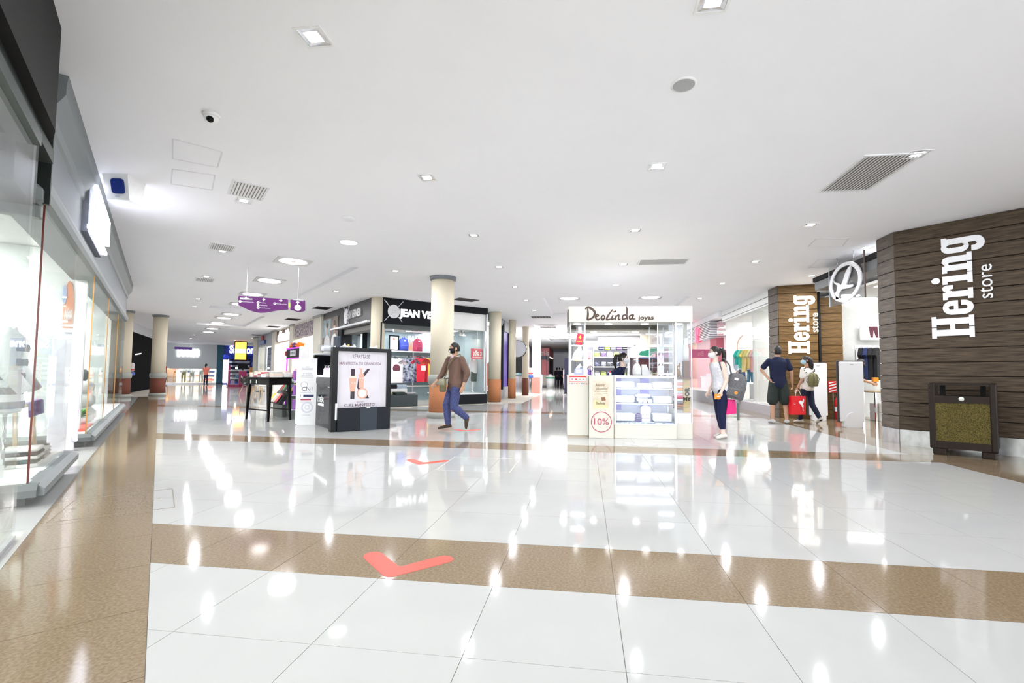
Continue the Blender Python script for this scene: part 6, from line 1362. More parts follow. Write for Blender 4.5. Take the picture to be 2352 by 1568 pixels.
# floor check-mark stickers
STK = M('sticker_red', (.80, .085, .06), .35)
pts = [at_z(*q) for q in ((834, 1280), (838, 1273), (850, 1268), (868, 1267), (877, 1270), (917, 1301), (925, 1300), (1008, 1278), (1022, 1276), (1036, 1278), (1043, 1284), (1035, 1290), (905, 1324), (892, 1326), (880, 1322))]
c0 = sum(pts, V()) / len(pts); shp = [(p.x - c0.x, p.y - c0.y) for p in pts]
for n, (px, py, lb) in enumerate(((None, None, 'red check mark sticker on the nearest brown floor band'), (978, 1059, 'red check mark sticker on the white floor, middle distance'), (1070, 987, 'red check mark sticker under the raised foot of the walking man'), (1474, 1020, 'faded red check mark sticker in front of the jewellery kiosk'))):
    c = c0 if px is None else at_z(px, py)
    t = thing('floor_sticker', lb, 'sticker', (c.x, c.y, 0), 0, 'check mark floor stickers')
    O('check_mark', B().prism(shp, .0003, .0016), STK if n < 3 else M('sticker_faded', (.84, .55, .55), .3), t)
# ------------------------------------------------------------------ jewellery kiosk
DK = Fr(-.32, 8.41, 3)
IV = M('ivory_laminate', (.69, .67, .60), .45, scale=200, var=.02); IVD = M('ivory_edge', (.60, .52, .40), .5)
SHW = M('jewel_white', (.86, .87, .90), .4)
t = T(DK, 'kiosk_cabinet', 'plain ivory cabinet with a red framed card notice, left end of the kiosk', 'cabinet')
O('body', B().bev(0, .37, 0, .55, .03, 1.07, .006), IV, t); O('kick_strip', B().box(.01, .36, .02, .5, 0, .03), IVD, t); O('top_edge', B().box(-.005, .375, -.005, .55, 1.07, 1.09), IV, t)
nf = O('card_notice', B().box(.04, .33, -.004, -.0005, .97, 1.065), WHITE, t); O('red_header', B().box(.04, .33, -.006, -.0045, 1.045, 1.065), RED, t)
for a, c, z0, z1 in ((.04, .33, .968, .974), (.04, .044, .97, 1.06), (.326, .33, .97, 1.06)): O('red_border', B().box(a, c, -.006, -.0045, z0, z1), RED, t)
for i in range(4): O('card_logo', B().box(.07 + .065 * i, .105 + .065 * i, -.006, -.0045, 1.0, 1.02), (GREY, RED, INK, INK)[i], t)
for i in range(8): O('card_logo', B().box(.03 + .042 * i, .052 + .042 * i, -.003, -.0005, .925, .938), (INK, M('logo_blue', (.1, .15, .5), .5), INK, RED, INK, M('logo_blue', (.1, .15, .5), .5), BLACK_MATT, RED)[i], t)
t = T(DK, 'kiosk_cabinet', 'ivory cabinet with a ring poster and a red circled ten per cent', 'cabinet', y=-.11)
O('body', B().bev(.375, .79, 0, .66, 0, 1.08, .006), IV, t); O('edge_strip', B().box(.79, .80, -.002, .3, 0, 1.08), IVD, t)
PAPER = M('poster_cream', (.70, .62, .48), .5, scale=7, var=.08, rgb2=(.80, .74, .62)); BRN = M('script_brown', (.28, .18, .10), .6)
O('poster', B().box(.44, .72, -.005, -.0005, .49, .99), PAPER, t)
text(t, 'script', 'Animate', .075, .56, -.007, .915, BRN, .0008, shear=.35, fit=.16); text(t, 'script', 'tus sueños!', .07, .60, -.007, .855, BRN, .0008, shear=.35, fit=.2)
for i in range(3): O('printed_line', B().box(.46, .69 - .08 * (i == 2), -.0065, -.0052, .80 - .03 * i, .806 - .03 * i), BRN, t)
flat(t, 'printed_box', [[(.58, .70), (.65, .71), (.66, .65), (.59, .64)]], -.0055, M('print_box', (.30, .15, .08), .6), .001); flat(t, 'printed_hand', [[(.64, .68), (.70, .63), (.715, .56), (.68, .58), (.62, .65)]], -.0055, M('print_skin', (.80, .58, .45), .6), .001); flat(t, 'printed_sand', [[(.46, .52), (.71, .52), (.71, .56), (.60, .60), (.5, .66), (.46, .66)]], -.0052, M('print_gold', (.78, .66, .40), .6), .0008)
text(t, 'printed_name', 'Deolinda', .065, .565, -.007, .60, BLACK_MATT, .0008, shear=.2, fit=.15)
PK_R = M('rose_red', (.45, .06, .12), .5)
flat(t, 'red_circle', [ell(.585, .28, .178, n=40), ell(.585, .28, .166, n=40)], -.0005, PK_R, .003)
text(t, 'discount', '10%', .155, .585, -.004, .28, PK_R, .001, fit=.25)
t = T(DK, 'jewel_showcase', 'lit glass showcase of white jewellery trays in the kiosk front', 'showcase', y=-.08)
O('base', B().bev(.81, 1.86, 0, .6, 0, .235, .006), IV, t); O('top_frame', B().box(.81, 1.86, 0, .6, 1.055, 1.085), M('alu_frame', (.72, .73, .76), .3, .6), t)
AL = M('alu_frame', (.72, .73, .76), .3, .6)
for x in (.81, 1.83): O('frame_post', B().box(x, x + .03, 0, .03, .235, 1.055), AL, t); O('frame_post', B().box(x, x + .03, .57, .6, .235, 1.055), AL, t)
O('bottom_rail', B().box(.84, 1.83, 0, .03, .235, .262), AL, t); O('glass_front', B().box(.84, 1.83, .004, .012, .262, 1.055), GLASSW, t); O('glass_top', B().box(.84, 1.83, .03, .57, 1.062, 1.075), GLASSW, t)
O('back_panel', B().box(.84, 1.83, .58, .595, .26, 1.055), M('lilac_back', (.72, .74, .85), .4), t)
for x in (.845, 1.35): O('violet_cushion', B().box(x, x + .15, .55, .578, .45, 1.05), M('violet_velvet', (.42, .38, .80), .8), t)
for z in (.60, .86): O('glass_shelf', B().box(.84, 1.83, .04, .55, z, z + .012), GLASSW, t)
CLED = EM('cabinet_led', (.95, .96, 1.0), 24.0)
for z in (1.045, .592, .852): O('light_strip', B().box(.86, 1.81, .025, .045, z, z + .008), CLED, t)
O('floor_tray', B().box(.84, 1.83, .03, .57, .262, .275), M('crinkled_satin', (.45, .5, .62), .3, scale=25, var=.6, bump=.5), t)
for z, hs in ((.876, .10), (.616, .11), (.29, .13)):
    for x0, x1 in ((.85, 1.17), (1.5, 1.81)): O('display_block', B().bev(x0, x1, .1, .45, z, z + hs, .015), SHW, t)
O('ring_tray', B().prism([(1.22, .875), (1.47, .875), (1.45, .95), (1.24, .95)], .08, .3, 'y'), SHW, t); O('ring_roll', B().bev(1.22, 1.42, .15, .4, .63, .70, .02), SHW, t); O('ring_roll', B().bev(1.21, 1.44, .1, .4, .70, .76, .02), SHW, t)
for i in range(3): O('earring_card', B().bev(1.24 + .08 * i, 1.30 + .08 * i, .08, .1, .615, .68, .004), M('card_grey', (.62, .6, .64), .5), t)
o = [(1.29, .28), (1.29, .50)] + [(1.375 - .085 * cos(a), .50 + .06 * sin(a)) for a in [pi * i / 8 for i in range(1, 8)]] + [(1.46, .50), (1.46, .28)]
O('earring_stand', B().prism(o, .2, .215, 'y'), SHW, t)
for k in range(3):
    for i in range(6): O('earring', B().box(1.315 + .022 * i, 1.325 + .022 * i, .195, .199, .32 + .065 * k, .35 + .065 * k), M('silver_dark', (.35, .33, .4), .3, .8), t)
o2 = [(1.195, .28), (1.195, .40)] + [(1.245 - .05 * cos(a), .40 + .03 * sin(a)) for a in [pi * i / 6 for i in range(1, 6)]] + [(1.295, .40), (1.295, .28)]
hl = [[(1.205, z), (1.285, z), (1.285, z + .022), (1.205, z + .022)] for z in (.295, .325, .355, .385)]
flat(t, 'small_violet_stand', [o2] + hl, .15, M('violet_dark', (.10, .05, .18), .4), .03)
t = T(DK, 'mirror_case', 'mirror at the right end of the kiosk, built as a case of reflected cloths', 'showcase')  # stands in for a mirror; its reflections are modelled as contents
O('base', B().bev(1.87, 2.15, 0, .6, 0, .28, .006), IV, t); O('inner_base', B().box(1.88, 2.13, .02, .5, .28, .44), WHITE_GLOSS, t)
for x in (1.87, 2.135): O('frame_post', B().box(x, x + .015, 0, .02, .28, 2.02), AL, t)
O('glass_front', B().box(1.885, 2.135, .004, .01, .44, 2.02), GLASSW, t); O('back_panel', B().box(1.88, 2.14, .56, .58, .28, 2.02), M('case_back', (.70, .70, .73), .5), t)
O('shelf', B().box(1.885, 2.135, .02, .5, 1.03, 1.06), M('wood_dark', (.14, .06, .04), .5), t)
WDB = M('plywood_board', (.58, .42, .20), .5, scale=6, stretch=(1, 1, 8), var=.15)
O('wooden_board', B().box(2.02, 2.135, .10, .13, .45, 1.03), WDB, t); text(t, 'stamp', 'OR', .1, 2.09, .096, .80, BLACK_MATT, .002, bold=.006, turn=pi / 2); text(t, 'stamp', 'MY', .09, 2.08, .096, .68, BLACK_MATT, .002, bold=.004)
O('brown_box', B().bev(2.03, 2.13, .08, .2, 1.061, 1.35, .004), M('kraft_brown', (.16, .08, .05), .6), t); O('white_roll', B().lathe([(.05, 1.351), (.055, 1.55), (.03, 1.68), (.04, 1.75)], 2.08, .15, 14), WHITE, t); O('grey_panel', B().box(2.06, 2.12, .2, .23, 1.36, 2.0), M('warm_grey', (.42, .40, .36), .5), t)
FC = [('brown_cloth', (.30, .20, .14)), ('rust_cloth', (.45, .18, .10)), ('grey_cloth', (.35, .33, .38)), ('white_cloth', (.8, .78, .78)), ('red_cloth', (.62, .08, .16)), ('rose_cloth', (.75, .42, .5)), ('mint_cloth', (.55, .62, .55)), ('orange_cloth', (.80, .35, .15)), ('lilac_cloth', (.75, .66, .72)), ('coral_cloth', (.85, .40, .35)), ('snow_cloth', (.84, .82, .82))]
for i, (cn, c) in enumerate(FC): O('folded_cloth', B().bev(1.89, 2.01, .05, .3, .50 + .047 * i, .545 + .047 * i, .012), fabric(cn, c), t)
t2 = T(DK, 'teddy_bear', 'small brown toy animal reflected in the mirror, built on the case shelf', 'toy', x=1.945, y=.14, z=1.061)
TB = fabric('teddy', (.25, .15, .08)); O('toy_body', B().ball((0, 0, .07), .05, .045, .07), TB, t2); O('head', B().ball((0, -.01, .17), .04), TB, t2)
for s_ in (-1, 1): O('ear', B().ball((s_ * .03, 0, .22), .014, .01, .035), TB, t2); O('paw', B().ball((s_ * .035, -.04, .02), .022), TB, t2)
O('snout', B().ball((0, -.045, .16), .018), M('teddy_pale', (.7, .6, .5), .8), t2)
# upper structure
t = T(DK, 'kiosk_header', 'ivory kiosk header with brown brush lettering on four posts', 'canopy')
O('front_board', B().box(.02, 2.16, -.02, .06, 2.02, 2.30), IV, t); O('side_board', B().box(.02, .06, .06, 2.3, 2.02, 2.30), IV, t); O('side_board', B().box(2.12, 2.16, .06, 2.3, 2.02, 2.30), IV, t); O('back_board', B().box(.02, 2.16, 2.3, 2.36, 2.02, 2.30), IV, t); O('soffit', B().box(.06, 2.12, .06, .55, 2.02, 2.05), IV, t); O('rear_soffit', B().box(.06, 2.12, 1.75, 2.3, 2.02, 2.05), IV, t); O('side_sign', B().box(.0, .018, .1, .7, 1.95, 2.26), M('side_sign_dark', (.08, .05, .06), .5), t); O('ceiling_panel', B().box(.06, 2.12, .06, 2.3, 2.27, 2.295), IV, t)
for x, y in ((.06, 2.28), (2.08, 2.28)): O('post', B().box(x, x + .04, y, y + .04, 0, 2.02), AL, t)
for x in (.18, .75, 1.40, 2.0): O('downlight', B().lathe([(.065, 2.02), (.065, 2.012), (.05, 2.008), (.001, 2.007)], x, .3, 20), EM('kiosk_led', (1, 1, 1), 10), t)
for x in (.6, 1.5): O('downlight', B().lathe([(.065, 2.02), (.065, 2.012), (.05, 2.008), (.001, 2.007)], x, 2.0, 20), EM('kiosk_led', (1, 1, 1), 10), t)
# brush lettering, drawn as tapered strokes
BRN2 = M('brush_brown', (.085, .055, .045), .6)
def brush(t, strokes, ox, oz, k, y=-.024):
    for pts, wds in strokes:
        n = len(pts); P = []; 
        fine = []
        for i in range(n - 1):
            p0, p1, p2, p3 = pts[max(0, i - 1)], pts[i], pts[i + 1], pts[min(n - 1, i + 2)]
            for s in range(6):
                u = s / 6
                f = lambda a, b_, c, d: .5 * ((2 * b_) + (-a + c) * u + (2 * a - 5 * b_ + 4 * c - d) * u * u + (-a + 3 * b_ - 3 * c + d) * u ** 3)
                fine.append((f(p0[0], p1[0], p2[0], p3[0]), f(p0[1], p1[1], p2[1], p3[1]), 1.32 * (wds[i] + (wds[i + 1] - wds[i]) * u)))
        fine.append((*pts[-1], wds[-1]))
        L_, R_ = [], []
        for i, (x, z, wd) in enumerate(fine):
            a, c = fine[max(0, i - 1)], fine[min(len(fine) - 1, i + 1)]; d = V((c[0] - a[0], c[1] - a[1])); d = d.normalized() if d.length else V((1, 0))
            L_.append((ox + k * (x - d.y * wd), y, oz + k * (z + d.x * wd))); R_.append((ox + k * (x + d.y * wd), y, oz + k * (z - d.x * wd)))
        b = B(); m_ = len(L_); vs = L_ + R_ + [(x, y + .004, z) for x, _, z in L_] + [(x, y + .004, z) for x, _, z in R_]
        fs = []
        for i in range(m_ - 1): fs += [(i, i + 1, m_ + i + 1, m_ + i), (2 * m_ + i, i, i + 1, 2 * m_ + i + 1), (m_ + i, 3 * m_ + i, 3 * m_ + i + 1, m_ + i + 1)]
        b._add(vs, fs); O('brush_letter', b, BRN2, t)
STR = [([(.25, 1.9), (.3, 1.0), (.2, .05)], [.06, .12, .1]), ([(-.15, 1.8), (.4, 2.1), (1.35, 1.4), (1.1, .5), (.2, .05)], [.08, .14, .13, .12, .10]),      # D
       ([(1.5, .55), (1.95, .75), (1.75, 1.0), (1.5, .5), (1.8, .1), (2.25, .35)], [.06, .08, .08, .1, .09, .05]),   # e
       ([(2.75, .85), (2.4, .5), (2.65, .1), (2.95, .5), (2.7, .9)], [.08, .1, .1, .08, .06]),                       # o
       ([(4.2, 1.75), (3.5, .8), (3.25, .15), (3.9, .25)], [.07, .11, .11, .06]),                                     # l
       ([(4.25, .85), (4.0, .2), (4.5, .3)], [.08, .1, .05]), ([(4.3, 1.35), (4.75, 1.5)], [.07, .08]),               # i and its stroke
       ([(4.75, .85), (4.6, .1)], [.08, .09]), ([(4.65, .5), (5.15, .9), (5.1, .2), (5.45, .25)], [.06, .09, .1, .05]), # n
       ([(6.3, .9), (5.8, .75), (5.75, .2), (6.3, .35)], [.07, .1, .1, .08]), ([(6.25, 2.3), (6.45, 1.7), (6.35, .8), (6.5, .15)], [.03, .12, .13, .08]), # d
       ([(7.4, .9), (6.85, .7), (6.9, .2), (7.4, .45)], [.08, .1, .1, .08]), ([(7.45, .95), (7.3, .3), (7.75, .25)], [.09, .1, .05])] # a
t = T(DK, 'kiosk_sign', 'brown brush lettered shop name on the ivory kiosk header', 'sign')
x0, z0 = DK.at(1346, 736); x1, _ = DK.at(1457, 736); brush(t, STR, x0, z0, (x1 - x0) / 7.6)
x0, z0 = DK.at(1483, 731); text(t, 'small_word', 'joyas', .105, x0, -.024, z0 + .01, BRN2, .002, fit=.27, bold=.003)
# glass towers on the counter
def tower(x0, x1, y0, y1, label, shelves, angled=False):
    t = T(DK, 'glass_tower', label, 'showcase', 'glass towers of the jewellery kiosk', z=1.09)
    for x in (x0, x1 - .015):
        for y in (y0, y1 - .015): O('frame_post', B().box(x, x + .015, y, y + .015, 0, .925), AL, t)
    O('pane', B().box(x0 + .015, x1 - .015, y0 + .004, y0 + .009, 0, .925), GLASSW, t); O('pane', B().box(x0 + .004, x0 + .009, y0 + .015, y1 - .015, 0, .925), GLASSW, t); O('pane', B().box(x1 - .009, x1 - .004, y0 + .015, y1 - .015, 0, .925), GLASSW, t)
    for z in shelves: O('glass_shelf', B().box(x0 + .01, x1 - .01, y0 + .01, y1 - .01, z, z + .012), M('shelf_edge', (.80, .84, .9), .2), t); 
    for z in shelves: O('light_strip', B().box(x0 + .02, x1 - .02, y0 + .012, y0 + .02, z - .01, z - .002), CLED, t)
    return t
tower(.05, .32, .05, .35, 'glass tower with a white jewellery bust at the left of the kiosk counter', (.02, .27, .52)); tower(1.58, 1.86, .10, .9, 'tall glass tower with shelves of jewellery at the right of the kiosk counter', (.03, .22, .42))
t = T(DK, 'jewel_bust', 'white curved necklace bust inside the left glass tower', 'bust', x=.185, y=.2, z=1.375); O('bust', B().loft([[V((rx * cos(q) + dx, ry * sin(q), z)) for q in [2 * pi * i / 14 for i in range(14)]] for z, rx, ry, dx in ((0, .09, .06, -.01), (.06, .09, .055, 0), (.14, .07, .04, .02), (.19, .035, .03, .035), (.22, .03, .028, .04))]), SHW, t); O('necklace', B().tube([(-.05, -.055, .1), (0, -.065, .05), (.06, -.05, .1)], .004, 6), CHROME, t)
t = T(DK, 'hand_display', 'white jewellery hand on the lower shelf of the left glass tower', 'display', x=.21, y=.2, z=1.125); O('hand', B().tube([(-.03, 0, 0), (-.02, 0, .08), (.03, 0, .14), (.05, 0, .1)], [.04, .035, .03, .01], 10), SHW, t); O('bracelet', B().lathe([(.042, .03), (.042, .04)], -.025, 0, 14, cap=False), CHROME, t)
t = T(DK, 'sale_card', 'red sale card with a yellow four, hung in the left glass tower', 'sign', x=.2, y=.03, z=1.62); O('card', B().box(-.06, .06, -.006, 0, 0, .2), M('card_red', (.72, .05, .10), .4), t).rotation_euler = (0, radians(10), 0); text(t, 'number', '4', .09, .02, -.009, .13, M('card_yellow', (.9, .7, .1), .5), .001, bold=.004); text(t, 'word', 'POR 3', .035, .01, -.009, .06, M('card_yellow', (.9, .7, .1), .5), .001, bold=.001); O('clip', B().box(-.01, .05, -.004, .008, .19, .32), STEEL, t)
for n in range(3):
    t = T(DK, 'jewel_card', 'small jewellery stand in the right glass tower, %s shelf' % ('lowest', 'middle', 'top')[n], 'display', 'jewel stands in the right tower', 1.70, .4, 1.09 + (.042, .232, .432)[n]); O('stand', B().prism([(-.06, 0), (.06, 0), (.04, .13), (0, .15), (-.04, .13)], -.01, .01, 'y'), (SHW, PALEP, SHW)[n], t); O('chain', B().tube([(-.03, -.013, .11), (0, -.016, .04), (.03, -.013, .11)], .003, 5), CHROME, t)
t = T(DK, 'card_holder', 'lilac card holder on the kiosk counter in front of the left tower', 'card holder', x=.20, y=.0, z=1.09); O('holder', B().prism([(-.09, 0), (.09, 0), (.07, .11), (-.07, .11)], -.0, .02, 'y'), M('holder_lilac', (.45, .48, .78), .4), t); O('card', B().box(-.05, .05, -.004, -.0005, .03, .09), M('card_pale', (.72, .75, .9), .5), t)
t = T(DK, 'gel_bottle', 'large white pump bottle of hand gel on the kiosk counter', 'bottle', x=1.28, y=.45, z=1.02); t.location.z = 1.086
O('bottle', B().lathe([(.075, 0), (.08, .03), (.08, .12), (.05, .20), (.03, .22)], n=20), WHITE, t); O('pump', B().cyl(0, 0, .22, .28, .014, n=10).bev(-.06, .02, -.014, .014, .28, .305, .006), WHITE, t)
t = T(DK, 'white_bag', 'white slanted bag standing beside the gel bottle on the kiosk counter', 'bag', x=1.43, y=.48, z=1.087); O('bag', B().prism([(-.06, 0), (.11, 0), (.02, .19), (-.06, .19)], -.04, .04, 'y'), WHITE, t); O('fold', B().box(-.06, .02, -.042, .042, .19, .20), SHW, t)
t = T(DK, 'small_bottle', 'tiny clear bottle with a red cap on the kiosk counter', 'bottle', x=.76, y=.1, z=1.09); t.location.z = 1.082; O('bottle', B().cyl(0, 0, 0, .05, .02, n=12), M('clear_grey', (.7, .72, .78), .2), t); O('cap', B().cyl(0, 0, .05, .075, .012, n=12), RED, t)
t = T(DK, 'jewel_tree', 'small dark jewellery stand on the counter left of the seller', 'display', x=.42, y=.3, z=1.082); O('stem', B().cyl(0, 0, 0, .16, .006, n=8), BLACK, t); O('ring', B().tube([(.05 * cos(a), 0, .12 + .05 * sin(a)) for a in [2 * pi * i / 14 for i in range(15)]], .005, 6), BLACK, t); O('foot', B().cyl(0, 0, 0, .01, .04, n=14), BLACK, t)
# kiosk behind, with pouches
KB = Fr(*DK.w(0, 3.0)[:2], 3)
t = T(KB, 'pouch_kiosk', 'second kiosk behind the jeweller with framed shelves of pouches', 'kiosk')
(xa, zt), (xb, _) = KB.at(1345, 783), KB.at(1466, 783)
O('top_frame', B().box(xa, xb, 0, .06, zt - .08, zt), AL, t); O('top_side', B().box(xb - .06, xb, .06, 1.4, zt - .08, zt), AL, t); O('top_back', B().box(xa, xb, 1.34, 1.4, zt - .08, zt), AL, t)
for x in (xa, xb - .05): O('post', B().box(x, x + .05, 0, .05, 0, zt - .08), AL, t); O('post', B().box(x, x + .05, 1.35, 1.4, 0, zt - .08), AL, t)
O('counter', B().bev(xa, xb, 0, .5, 0, 1.0, .01), IV, t); O('side_glass', B().box(xb - .04, xb - .03, .06, 1.34, 1.0, zt - .08), GLASSW, t); O('light_bar', B().box(xa + .1, xb - .1, .1, .16, zt - .12, zt - .085), CLED, t); O('back_board', B().box(xa, xb - .1, 1.25, 1.3, 1.0, zt - .08), M('pouch_back', (.62, .62, .72), .6), t)
for k, z in enumerate((1.05, 1.30, 1.55)):
    O('shelf', B().box(xa + .25, xa + 1.1, .75, 1.2, z - .025, z), WHITE, t)
for x in (xa + .23, xa + 1.1): O('shelf_side', B().box(x, x + .025, .75, 1.2, 1.0, 1.72), WHITE, t)
PC = [('white', (.78, .78, .8)), ('navy', (.03, .04, .14)), ('lime', (.42, .52, .06)), ('grey', (.35, .35, .42)), ('plum', (.20, .08, .30)), ('black', (.02, .02, .03))]
n = 0
for k, z in enumerate((1.05, 1.30, 1.55)):
    for i in range(5):
        cn, c = PC[(i * 2 + k) % 6]; cn2, c2 = PC[(i * 2 + k + 3) % 6]
        t = T(KB, 'pouch', '%s printed pouch on the rear kiosk, %s shelf, %s from the left' % (cn, ('lower', 'middle', 'upper')[k], rows[i]), 'pouch', 'pouches on the rear kiosk shelves', xa + .34 + .165 * i, .95, z)
        O('pouch', B().bev(-.07, .07, -.08, .08, 0, .13, .03), M('pouch_' + cn, c, .5, scale=45, var=.1, rgb2=tuple(min(1, q + .35) for q in c)), t); O('zip', B().box(-.06, .06, -.083, -.078, .10, .108), CHROME, t); n += 1
for i in range(6):
    t = T(KB, 'goods_box', '%s small goods box on top of the rear kiosk shelves, %s from the left' % (PC[i][0], rows[i]), 'box', 'boxes on top of the rear kiosk shelves', xa + .3 + .15 * i, .95, 1.725); O('box', B().bev(-.06, .06, -.1, .1, 0, .11 + .03 * (i % 3), .01), M('box_' + PC[i][0], PC[i][1], .5), t); O('band', B().box(-.061, .061, -.102, -.1, .03, .05), WHITE, t)
t = T(KB, 'rack_of_bags', 'narrow rack of pink and blue pouches at the left of the rear kiosk', 'rack', x=xa + .1, y=.62); O('back', B().box(-.1, .1, .06, .08, 1.0, 1.7), WHITE, t)
for k in range(3): O('pouch', B().bev(-.08, .08, 0, .06, 1.05 + .22 * k, 1.22 + .22 * k, .02), (fabric('violet', (.2, .12, .4)), PALEP, fabric('rose', (.7, .3, .4)))[k], t); O('hook', B().box(-.01, .01, 0, .06, 1.225 + .22 * k, 1.24 + .22 * k), CHROME, t)
# ------------------------------------------------------------------ beauty counter with the poster stand
BK = Fr(-4.54, 8.25, 45); BL = Fr(-4.60, 8.30, -45)
t = T(BK, 'poster_stand', 'black framed beauty poster on a black box, facing the aisle', 'poster stand')
O('frame', B().box(-.10, .0, 0, .14, 0, 1.56).box(.94, 1.02, 0, .14, .0, 1.56).box(0, .94, 0, .14, 1.49, 1.56), BLACK, t)
O('backing', B().box(0, .94, .06, .14, .0, 1.49), BLACK_MATT, t); O('silver_rail', B().box(-.035, -.0, -.012, .0, .22, .52), STEEL, t)
PL_ = M('poster_lilac', (.70, .67, .73), .4, scale=3, var=.03)
O('poster_sheet', B().box(.0, .94, .045, .06, .42, 1.49), PL_, t); O('paper_border', B().box(.0, .012, .04, .0449, .42, 1.49).box(.928, .94, .04, .0449, .42, 1.49).box(.0, .94, .04, .0449, 1.478, 1.49), WHITE, t)
INKP = M('ink_plum', (.10, .06, .09), .5); INKG = M('ink_plum_pale', (.28, .20, .25), .5)
def pq(px, py): x, z = BK.at(px, py, .045); return x, z
x, z = pq(830, 819); text(t, 'brand_word', 'KÉRASTASE', .10, x, .0445, z, INKP, .0008, xs=.95, fit=.33)
x, z = pq(829, 835); text(t, 'headline', 'MANIFIESTA TU GRANDEZA', .075, x, .0445, z, INKG, .0008, bold=.0012, fit=.80)
x, z = pq(828, 923); text(t, 'word', 'NUEVO', .05, x, .0445, z, INKG, .0008, fit=.15); x, z = pq(826, 930); text(t, 'product_line', 'CURL MANIFESTO', .075, x, .0445, z - .0, INKP, .0008, bold=.0008, fit=.58)
def pol(name, pts, mat, y=.0447, th=.001): return flat(t, name, [[pq(*q) for q in pts]], y, mat, th)
KD = M('print_plum_black', (.045, .025, .04), .45); KP = M('print_peach', (.72, .42, .32), .45); KPL = M('print_peach_pale', (.85, .70, .64), .4)
pol('printed_bar', [(806.5, 847), (815.5, 847), (814, 916), (804.5, 916)], KD); pol('printed_arm', [(834, 858), (843, 847.5), (850, 847.5), (836, 866)], KD); pol('printed_leg', [(820, 890), (823, 868), (829, 880), (848, 914.5), (836, 914.5)], KD)
pol('printed_tube', [(802, 867), (819, 867), (818, 876), (815, 899), (804, 899), (802.5, 880)], KP, .0432); pol('printed_cap', [(802.5, 863), (819, 863), (819, 868), (802, 868)], KPL, .0428); pol('printed_pump', [(823.5, 859), (835.5, 858), (835, 890), (824, 890)], KP, .0432); pol('printed_neck', [(827.5, 848), (831.5, 848), (831.5, 859), (827, 859)], KP, .0428); pol('printed_spout', [(824, 845), (832, 846.5), (832, 848.5), (824, 847)], KP, .0428)
c = pq(832, 903); flat(t, 'printed_jar', [ell(c[0], c[1], .105, .105, 28)], .0428, KP, .001); flat(t, 'printed_cream', [ell(c[0], c[1], .078, .078, 28)], .0412, M('print_cream', (.80, .82, .84), .4), .001)
for q in ((807.5, 879.5, 810), (813, 879.5, 816.5), (826.5, 868.5, 829), (831, 868.5, 834.5)): pol('printed_mark', [(q[0], q[1] - .8), (q[2], q[1] - .8), (q[2], q[1] + .8), (q[0], q[1] + .8)], WHITE, .0415)
for a, c in (((797, 808), (812, 936)), ((868, 812), (876, 930))): p0, p1 = pq(*a), pq(*c); O('printed_fold', B().bar((p0[0], .0444, p0[1]), (p1[0], .0444, p1[1]), .004, .0006), M('fold_white', (.80, .78, .82), .4), t)
O('base_box', B().bev(.0, .98, -.05, .0445, 0, .435, .006), M('base_navy_black', (.006, .008, .014), .2, spec=.15), t); O('base_panel', B().box(.415, .735, -.056, -.05, .0, .445), M('base_slate', (.028, .038, .052), .3, spec=.2), t); O('white_label', B().box(.53, .60, -.06, -.0565, .425, .45), WHITE, t)
# counter along the left
t = T(BL, 'beauty_counter', 'black glossy beauty counter with open lit shelf, left of the poster', 'counter', y=.01)
O('body', B().bev(-1.72, -.06, 0, .75, .0, 1.0, .008), BLACK, t); O('drawer', B().bev(-1.70, -.12, -.012, 0, .86, .985, .004), M('drawer_black', (.008, .008, .010), .12, spec=.2), t); O('handle', B().box(-.5, -.3, -.018, -.0125, .80, .815), STEEL, t)
O('tower_side', B().bev(-.20, -.04, 0, .5, 1.0, 1.5, .006), BLACK, t); O('tower_side', B().bev(-1.72, -1.60, 0, .5, 1.0, 1.46, .006), BLACK, t); O('tower_back', B().box(-1.6, -.2, .42, .5, 1.0, 1.46), BLACK, t); O('top_shelf', B().bev(-1.72, -.04, -.02, .6, 1.46, 1.49, .005), M('grey_top', (.50, .52, .54), .3), t); O('lit_shelf', B().box(-1.58, -.22, .0, .42, 1.001, 1.03), EM('shelf_violet_white', (.93, .90, 1.0), 1.6), t)
O('mid_shelf', B().box(-.62, -.22, .12, .42, 1.20, 1.215), BLACK, t)
WL = M('sticker_white', (.78, .8, .8), .4); x, z = BL.at(714, 920, .01); O('logo_block', B().box(x - .12, x + .12, -.004, -.0005, z - .10, z + .06), WL, t); x, z = BL.at(737, 920, .01); text(t, 'brand_word', "L'ORÉAL", .14, x, -.004, z + .02, WL, .001, bold=.004, fit=.45); O('logo_strip', B().box(x - .2, x + .22, -.004, -.0005, z - .10, z - .05), WL, t)
flat(t, 'printed_swirl', [ell(-1.15, .30, .22, n=28), ell(-1.15, .30, .20, n=28)], -.0005, M('swirl_grey', (.08, .08, .09), .2), .001)
for n in range(4):
    x = -1.35 + .12 * n; t = T(BL, 'pump_bottle', 'white and pink bottle on the lit shelf of the black counter, %s from the left' % rows[n], 'bottle', 'bottles on the lit shelf', x, .16, 1.031); c = (WHITE, M('pink_bottle', (.85, .55, .68), .3), M('lilac_bottle', (.62, .52, .82), .3), WHITE)[n]; O('bottle', B().lathe([(.035, 0), (.038, .02), (.036, .13), (.012, .16)], n=14), c, t); O('pump', B().cyl(0, 0, .16, .19, .006, n=8).box(-.03, .008, -.006, .006, .19, .2), WHITE, t)
